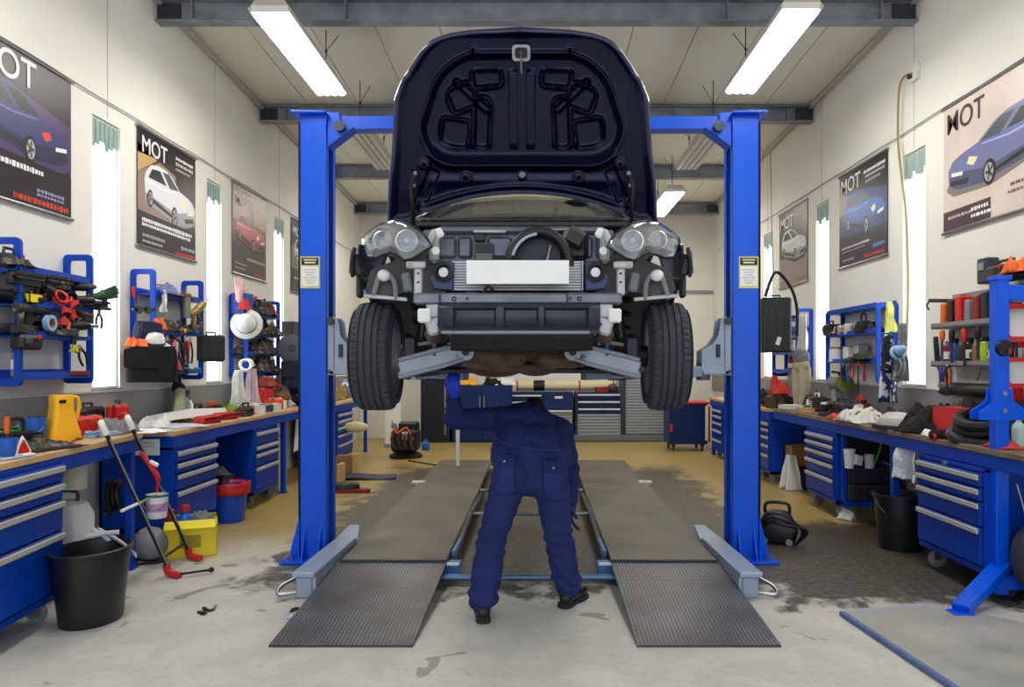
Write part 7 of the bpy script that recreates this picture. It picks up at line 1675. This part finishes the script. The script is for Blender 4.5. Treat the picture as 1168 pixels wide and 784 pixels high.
# under the long bench
drape('white speckled towel hanging from the bench edge beside the locked cabinet', (2.97, 5.95, .92), .3, .34, mat('terry_white', (224, 226, 230), .95, var=.2, vscale=60, bump=.8, bscale=60), R(-84), 11, 'towel', 'towel', .85, 2, depth=.05)
o = bucket('black waste bin under the bench beside the locked cabinet', (3.0, 6.15, 0), mat('bin_black', (0, 0, 0)), None, .2, .165, .45, True, 'waste_bin', 'bin'); mb = MB(mat('bin_black', (0, 0, 0))); mb.lathe([(.197, .42), (.215, .425), (.217, .448), (.2, .452)], n=40); mb.build('rim', o)
for i, (x, y, z, lab) in enumerate(((2.98, 7.1, .64, 'stack of white cups on the crate shelf, the larger one'), (3.17, 7.1, .64, 'single white cup on the crate shelf by the green cable'))):
    o = thing('cup', lab, 'cup', (x, y, z-.115)); mb = MB(WHITE); mb.lathe([(0, 0), (.04, 0), (.055-.01*i, .13+.05*(1-i)), (.05-.01*i, .13+.05*(1-i)), (.036, .01), (0, .01)], n=22); mb.build('body', o)
    if not i: MB(PAPER).box((.07, -.02, .08), (.09, .06, .1), rot=(0, .2, .3), ch=.01).build('sleeve', o)
mb = MB(mat('green_cable', (96, 176, 56), .45)); mb.tube(smooth_path([(3.22, 7.12, .55), (3.27, 7.11, .68), (3.33, 7.12, .88), (3.38, 7.12, .75), (3.4, 7.12, .56), (3.3, 7.11, .585)]), .01, 8); tag(mb.build('green_cable'), 'bright green cable hanging in the crate shelf', 'cable')
rag('crumpled white paper on the floor beside a cabinet castor', (3.02, 7.28, 0), .12, .16, .1, PAPER, .6, 161, 'crumpled_paper', 'litter')
drape('white plastic bag standing by the far cabinet', (3.05, 8.95, .42), .26, .42, WHITE, R(-60), 12, 'plastic_bag', 'bag', .35, 3, depth=.09)
carton('brown cardboard box under the bench beside the white plastic bag', (3.25, 9.15, .28), 0, (.3, .28, .24), CARD, False)
o = thing('box', 'dark storage box below the brown cardboard box', 'box', (3.25, 9.15, 0)); MB(DGREY).box((0, 0, .13), (.34, .32, .26), ch=.01).build('body', o); MB(BLACK).box((0, 0, .265), (.36, .34, .025), ch=.006).build('lid', o)
o = thing('floor_lamp', 'black work lamp with coiled cable on the floor by the lift post', 'work lamp', (2.05, 6.35, 0), R(-20)); mb = MB(mat('lamp_black', (22, 26, 26), .4)); mb.loft([[V((a, b, z)) for a, b in rrect(w_, t_, .04, 4)] for z, w_, t_ in ((.02, .3, .2), (.12, .34, .24), (.24, .22, .16), (.27, .14, .1))]); mb.build('body', o); mb = MB(BLACK); mb.tube(smooth_path([(-.1, 0, .25), (-.08, 0, .33), (.08, 0, .33), (.1, 0, .25)]), .014, 8); mb.build('handle', o)
for k in range(3): mb = MB(BLACK); mb.tube(smooth_path([(-.14, -.1, .05), (-.1+.02*k, -.16, .24-.02*k), (.05, -.17-.01*k, .27-.04*k), (.2+.02*k, -.14, .14), (.16, -.1, .02)]), .011, 8); mb.build('cable', o)
for s_ in (-1, 1): MB(GREY).lathe([(0, -.012), (.028, -.012), (.028, .012), (0, .012)], (s_*.1, -.11, .029), 16, 'Y').build('wheel', o)
# wheel stored at the bench end
o = thing('tyre', 'black spare tyre leaning under the bench end behind the hoist', 'tyre', (3.26, 4.56, .31), 0, None, (0, R(-8), R(78))); MB(RUBBER).lathe([(.19, -.09), (.24, -.11), (.29, -.1), (.305, -.06), (.305, .06), (.29, .1), (.24, .11), (.19, .09), (.19, -.09)], n=60, axis='X').build('casing', o); MB(mat('alloy_silver', (0, 0, 0))).lathe([(0, -.02), (.06, -.03), (.18, -.06), (.192, -.06), (.192, .06), (.18, .05), (.06, .02), (0, .02)], n=36, axis='X').build('rim', o)
# ---- blue hoist in the near corner
o = thing('engine_hoist', 'bright blue engine hoist stand with splayed foot in front of the locked cabinet', 'hoist', (2.98, 4.8, 0))
mb = MB(BLUE); mb.box((0, 0, 1.06), (.085, .085, 2.04), ch=.006); mb.box((0, 0, 2.07), (.11, .1, .03), ch=.004); mb.build('mast', o)
mb = MB(BLUE); mb.bar((.03, 0, 1.98), (.56, -.06, 1.92), .075, .1, .006); mb.build('top_arm', o)
mb = MB(BLUE); 
for yy in (-.05, .045): mb.prism([(-.16, 1.16), (.16, 1.16), (.16, 1.21), (.06, 1.28), (.05, 1.36), (-.05, 1.36), (-.06, 1.28), (-.16, 1.21)], .012, at(0, yy+.006, 0) @ MXZ)
mb.build('gusset', o)
mb = MB(BLUE); mb.bar((.02, 0, .22), (-.42, -.30, .035), .11, .06, .006); mb.box((-.42, -.3, .012), (.13, .1, .024), ch=.004); mb.build('foot', o)
mb = MB(BLUE); mb.bar((-.04, 0, .12), (.57, -.08, .12), .08, .09, .006); mb.bar((.04, 0, .26), (.5, -.06, .13), .05, .05, .005); mb.build('base_beam', o)
for zz in (1.22, 1.33): mb = MB(STEEL); mb.cyl((0, -.062, zz), (0, -.045, zz), .016, n=8); mb.build('bolt', o)
mb = MB(GUN); mb.lathe([(0, -.02), (.05, -.02), (.055, .01), (0, .02)], (0, -.05, 1.62), 16, 'Y'); mb.mat(DRED).box((.02, -.07, 1.6), (.02, .02, .04)); mb.build('winch_knob', o)
mb = MB(STEEL); mb.tube(smooth_path([(.1, -.02, .75), (.14, -.05, .5), (.1, -.06, .2), (.16, -.05, .12)]), .006, 6); mb.build('cable', o)
for (xx, yy) in ((.1, .05), (.5, .02)): MB(RUBBER).lathe([(0, -.015), (.035, -.015), (.04, 0), (.035, .015), (0, .015)], (xx, yy, .04), 16, 'Y').build('castor_wheel', o)
MB(GUN).box((.1, .05, .07), (.03, .06, .03)).build('castor_fork', o)
# ---- floor plate with blue edge strip
o = thing('floor_plate', 'grey floor plate with blue edging strip lying at the near corner', 'floor plate', (0, 0, 0))
FP = mat('floor_plate_grey', (160, 159, 155), .5, .1, var=.2, vscale=3, bump=.08, bscale=30)
pc = [(1.83, 4.5), (2.42, 4.66), (3.55, 4.02), (3.3, 3.1), (2.0, 3.0), (1.93, 3.5)]
pc = [(W(960, 702, 1).x*4.5, 4.5), (W(1066, 692, 1).x*4.66, 4.66), (3.3, 3.9), (3.0, 3.0), (1.99, 2.9)]
mb = MB(FP); mb.prism(pc, .014, None, .004); mb.build('plate', o)
mb = MB(mat('edge_blue_grey', (92, 110, 160), .5, .2, var=.25, vscale=20)); a, b = V((*pc[0], .014)), V((*pc[4], .014)); mb.bar(a-V((.0, 0, 0)), b, .035, .03, .006); mb.build('edge_strip', o)
mb = MB(mat('edge_pale', (160, 162, 176), .5)); mb.bar(V((*pc[0], .015)), V((*pc[1], .015)), .05, .006); mb.build('edge_strip', o)
# ------------------------------------------------------------------ more of the small clutter on the racks
MIXB = mat('grimy_mix', (30, 30, 34), .6, vscale=22, col2=(120, 112, 100), cut=(.55, .66))
BRASS = mat('brass_mix', (0, 0, 0))
def hang_strip(label, loc, c, L=.2, w=.03, rot=0.):
    o = thing('file', label, 'hand tool', loc, rot); MB(GUN).box((0, 0, -L*.68), (w*.7, .006, L*.64), ch=.002).build('blade', o); MB(c).tube([(0, 0, 0), (0, 0, -.02), (0, 0, -L*.3), (0, 0, -L*.38)], [w*.3, w*.5, w*.46, w*.3], 10).build('handle', o); return o
# rack above the yellow jug
for i, (px, z, c, lab) in enumerate(((27, 2.09, BLACK, 'black wrench bag lying at the near end under the top bar'), (62, 2.10, MIXB, 'grimy socket roll hung under the top bar of jug rack'))):
    bag(lab+', jug side', lx(px, z-.05, -3.4), R(88), (.3, .08, .09), c, 'tool_roll', seed=20+i, strap=False)
rag('dark rag slumped on the top shelf corner over the socket tray', lx(16, 2.155, -3.44), .16, .24, .07, MIXB, 0, 201)
gun('black impact gun hung upside down in the middle of the second shelf', lx(58, 2.02, -3.38), BLACK, (R(10), R(20), R(80)), None, 'air_gun', DGREY)
coil('black air line coil behind the two red clamps', lx(76, 1.935, -3.46), .09, .014, 4, BLACK, rot=(0, R(60), 0))
coil('red ringed cable hanging over the second red clamp', lx(66, 1.98, -3.37), .05, .009, 3, RED, rot=(R(70), 0, R(70)), plug=False)
grinder('black angle grinder sticking out past the window end', lx(99, 1.93, -3.38), R(70), BLACK)
machine('black nut runner battery pack under the window end of second shelf', lx(95, 1.80, -3.40), R(80), BLACK, (.1, .1, .1), 'battery_pack', 'battery')
drill('grimy black drill near the frame on the third shelf', lx(26, 1.715, -3.38), R(100), MIXB, BLACK)
machine('black vacuum head at the near frame of the third shelf', lx(30, 1.61, -3.36), R(85), BLACK, (.2, .1, .1), 'vacuum_head', 'machine')
drill('black drill pointing to the window on the third shelf', lx(84, 1.715, -3.38), R(75), BLACK, DGREY)
rag('grimy cloth on the third shelf by the tool battery', lx(64, 1.715, -3.4), .12, .2, .08, MIXB, 0, 203)
pliers('black pliers hung at the window end of the third shelf', lx(90, 1.66, -3.34), BLACK, (0, R(-20), R(75)), .16)
carton('small red carton on the bottom shelf near the far frame', lx(84, 1.435, -3.42), R(85), (.22, .1, .03), DRED, False)
driver('black screwdriver stuck up behind the yellow box', lx(42, 2.04, -3.44), BLACK, (0, R(10), 0), .16)
# hatchback poster rack
bag('dark tool bag crammed in the near frame under the goggles', lx(166, 1.72, -3.42), R(70), (.22, .14, .17), mat('navy_bag', (0, 0, 0)), seed=31, strap=False)
rag('orange cloth on the middle shelf beside the near frame', lx(178, 1.815, -3.4), .1, .16, .16, ORANGE, 0, 205)
rag('grimy rag heap filling the middle shelf behind the pliers', lx(196, 1.815, -3.44), .18, .44, .12, MIXB, 0, 206, n=40)
for i, (px, c, lab) in enumerate(((184, RED, 'red handled file'), (194, BLACK, 'black handled file'), (201, PINK, 'pink handled file'), (208, BLACK, 'black slim file'), (214, RED, 'short red file'))):
    hang_strip(lab+' in the hanging row of the hatchback poster rack', lx(px, 1.74-.02*(i % 2), -3.36), c, .28+.04*(i % 3), .04, R(70))
rag('red and brown cloth draped on the top rail near the far frame', lx(205, 2.15, -3.42), .14, .34, .06, mat('rust_cloth', (150, 70, 60), .9, vscale=14, col2=(90, 60, 50)), 0, 207)
gun('grimy brass tool sticking out past the second window', lx(228, 2.08, -3.32), BRASS, (R(30), R(-40), R(60)))
carton('grey green card packet hanging under the brass tools', lx(213, 1.96, -3.36), R(70), (.07, .03, .2), mat('sage_card', (120, 124, 104), .8), False)
machine('teal clip box at the far frame above the black box', lx(222, 1.815, -3.38), R(75), TEAL, (.14, .1, .09), 'clip_box', 'box')
rag('black heap on the bottom shelf before the teal coil', lx(190, 1.445, -3.42), .16, .3, .09, MIXB, 0, 208)
# red poster rack
for i, (px, z, w_, lab) in enumerate(((300, 2.115, .3, 'grimy rag pile on the top shelf'), (303, 1.875, .3, 'grimy rag pile on the second shelf'), (299, 1.635, .36, 'grimy rag pile on the third shelf'), (300, 1.415, .34, 'grimy rag pile on the bottom shelf'))):
    rag(lab+' of the red poster rack', lx(px, z, -3.42), .2, .7, .17, MIXB, 0, 210+i, n=40, fq=14)
carton('blue picture box standing on the near corner of the red poster rack', (-3.45, 8.74, 2.1), R(80), (.2, .16, .24), mat('blue_card', (30, 70, 170), .6), False)
rag('red pink cloth stuffed before the blue picture box', (-3.40, 8.66, 2.14), .12, .1, .14, mat('red_cloth', (0, 0, 0)), 0, 215)
hat('red shop cap on the rail at the far end of red poster rack', lx(309, 2.14, -3.36), DRED, .06)
spray('orange can beside the black radio', lx(299, 1.42, -3.38), ORANGE, WHITE, WHITE, .12, .03)
for i, (px, c, lab) in enumerate(((333, DGREY, 'grey box'), (337, BLACK, 'black box'), (341, CARD, 'brown box'))):
    carton(lab+' on the rack just beside the lift post', lx(px, (1.905, 1.605, 1.37)[i], -3.44), R(85), (.3, .16, .2), c, False)
bag('navy patterned bag hanging at the lift post edge below the fan cover', (-3.22, 10.0, 1.02), R(15), (.26, .2, .3), mat('navy_pattern', (28, 34, 66), .8, vscale=18, col2=(150, 130, 90), cut=(.6, .66)), seed=41)
rag('brown leather rags heaped behind the orange red box', bl(318, -3.25, 1.1), .24, .3, .14, mat('brown_cloth', (110, 74, 58), .9, var=.4, vscale=18), 0, 217)
# near bench extras
rag('dark tool roll along the near bench behind the scraper', bl(28, -3.08, 1.0), .2, .5, .07, MIXB, R(8), 220)
pliers('second black pliers lying by the jar of brass fittings', bl(36, -2.96, 1.02)+V((0, .08, 0)), BLACK, (R(90), 0, R(60)), .2)
rag('black wire nest at the foot of the yellow jug', bl(58, -3.0, 1.0), .18, .26, .04, MIXB, 0, 221)
case('grey hard case behind the small blue tub', bl(40, -3.44, 1.0), R(85), (.3, .12, .12), DGREY)
coil('black hose along the wall behind the yellow jug', bl(60, -3.45, 1.0), .1, .02, 3, BLACK)
# parts clutter on the red pouch bench
for i, (px, x, m_, w_, lab) in enumerate(((273, -3.1, MIXB, .2, 'grimy bolts heap at the pale bare patch of bench'), (283, -3.3, MIXB, .3, 'grimy parts heap below the white apron'), (292, -3.16, BRASS, .16, 'brassy fittings heap beside the white parts tray'), (327, -3.3, CLOTHW, .2, 'white rag lump behind the white tubs'), (262, -3.1, mat('red_cloth', (0, 0, 0)), .1, 'small red cloth ball after the farther pouch'))):
    rag(lab, bl(px, x), w_, w_*1.1, .07, m_, 0, 230+i, fq=18)
machine('dark coil pack at the back by the grey trigger bottle', bl(226, -3.46), R(85), GUN, (.22, .12, .1), 'coil_pack', 'engine part')
# blue poster rack and hoist side
rag('grimy bulb boxes heap at the far end of the upper shelf', rx(954, 1.845, 3.44), .14, .36, .14, mat('grime_white', (50, 46, 42), .7, vscale=24, col2=(200, 190, 170), cut=(.55, .6)), 0, 240, fq=16)
rag('dark tool heap behind the black tool roll', rx(992, 1.845, 3.46), .12, .4, .1, MIXB, 0, 241, fq=16)
rag('dark green gloves bundle hanging over the lower shelf edge', rx(983, 1.56, 3.36), .14, .34, .08, mat('green_gloves', (44, 54, 44), .9, var=.4), 0, 242)
pliers('dark pliers hanging at the far end under the blue poster rack', rx(962, 1.53, 3.37), GUN, (0, 0, R(-80)), .2)
drape('black cloth with white flecks hung over the navy jacket top', rx(1012, 1.8, 3.33), .22, .34, mat('fleck_cloth', (28, 32, 44), .8, vscale=20, col2=(220, 222, 224), cut=(.56, .6)), R(-75), 20, 'cloth', 'cloth', .7, 3)
drape('thin grey lanyard hung next to the bright window', rx(1028, 1.9, 3.42), .1, .55, GREYC, R(-75), 21, 'strap', 'strap', .6, 2)
rag('dark clutter heap below the hanging navy jacket', bl(1014, 3.36), .26, .36, .12, MIXB, 0, 243, fq=14)
rag('dark clutter heap on the bench under the grey bench grinder', bl(945, 3.4), .26, .5, .14, MIXB, 0, 244, fq=14)
rag('dark clutter heap beside the beige trousers', bl(926, 3.4), .24, .4, .2, MIXB, 0, 245, fq=14)
coil('red rubber hose lying behind the pale rags', bl(1005, 3.26), .1, .014, 3, RED)
rag('black trousers laid over the red box lid', bl(1094, 3.34, .97), .24, .7, .3, BLACKC, 0, 246, 'trousers', 'trousers', n=44, fq=4)
rag('black sleeve hanging over the hose coil', bl(1128, 3.36, .97), .3, .5, .26, BLACKC, 0, 247, 'jacket', 'jacket', n=44, fq=5)
# tool board hangers
for i, (y, z, c, lab) in enumerate(((6.20, 1.8, ORANGE, 'orange handled file hung below the first upper case'), (6.06, 1.8, BLACK, 'black handled file hung below the second upper case'), (5.88, 1.8, RED, 'red handled file hung between the ledges'), (5.70, 1.8, BLACK, 'black chisel hung between the ledges'), (5.38, 1.8, TEAL, 'teal handled file hung between the ledges'), (5.24, 1.8, BLACK, 'black handled file hung by the hoist mast'), (6.13, 1.5, BLACK, 'black handled file hung below the lower ledge by the window'))):
    hang_strip(lab, (3.375, y, z), c, .24+.03*(i % 3), .045, R(90))
# far benches
for i, (x, y, m_, lab) in enumerate(((-3.2, 10.4, MIXB, 'grimy tool heap on the bench just behind the post'), (-3.25, 11.5, BRASS, 'brass coloured heap on the bench beyond the wheel'), (3.2, 10.8, MIXB, 'grimy heap on the far bench under the hanging black case'), (3.25, 11.6, mat('red_cloth', (0, 0, 0)), 'red cloth heap on the far bench near the corner'))):
    rag(lab, (x, y, .95), .4, .7, .2, m_, 0, 250+i, n=36, fq=10)
# ------------------------------------------------------------------ light and camera
w = bpy.data.worlds.new('sky'); S.world = w; w.use_nodes = True
nt = w.node_tree; bg = nt.nodes['Background']
bg.inputs['Color'].default_value = (.86, .93, 1.0, 1); bg.inputs['Strength'].default_value = 1.9
cam = bpy.data.cameras.new('camera'); co = bpy.data.objects.new('camera', cam); C.objects.link(co)
co.location = (0, 0, H); co.rotation_euler = (PI/2, 0, 0)
cam.sensor_width = 36; cam.lens = F/1168*36; cam.shift_x = -(VX-584)/1168; cam.shift_y = (VY-392)/1168
cam.clip_start = .05; cam.clip_end = 200
S.camera = co
S.view_settings.view_transform = 'Standard'; S.view_settings.look = 'None'
S.view_settings.exposure = .0; S.view_settings.gamma = 1; S.view_settings.use_curve_mapping = False
S.cycles.use_denoising = True
S.cycles.max_bounces = 10; S.cycles.diffuse_bounces = 5; S.cycles.glossy_bounces = 4; S.cycles.transmission_bounces = 8
S.cycles.sample_clamp_indirect = 6; S.cycles.caustics_reflective = False; S.cycles.caustics_refractive = False
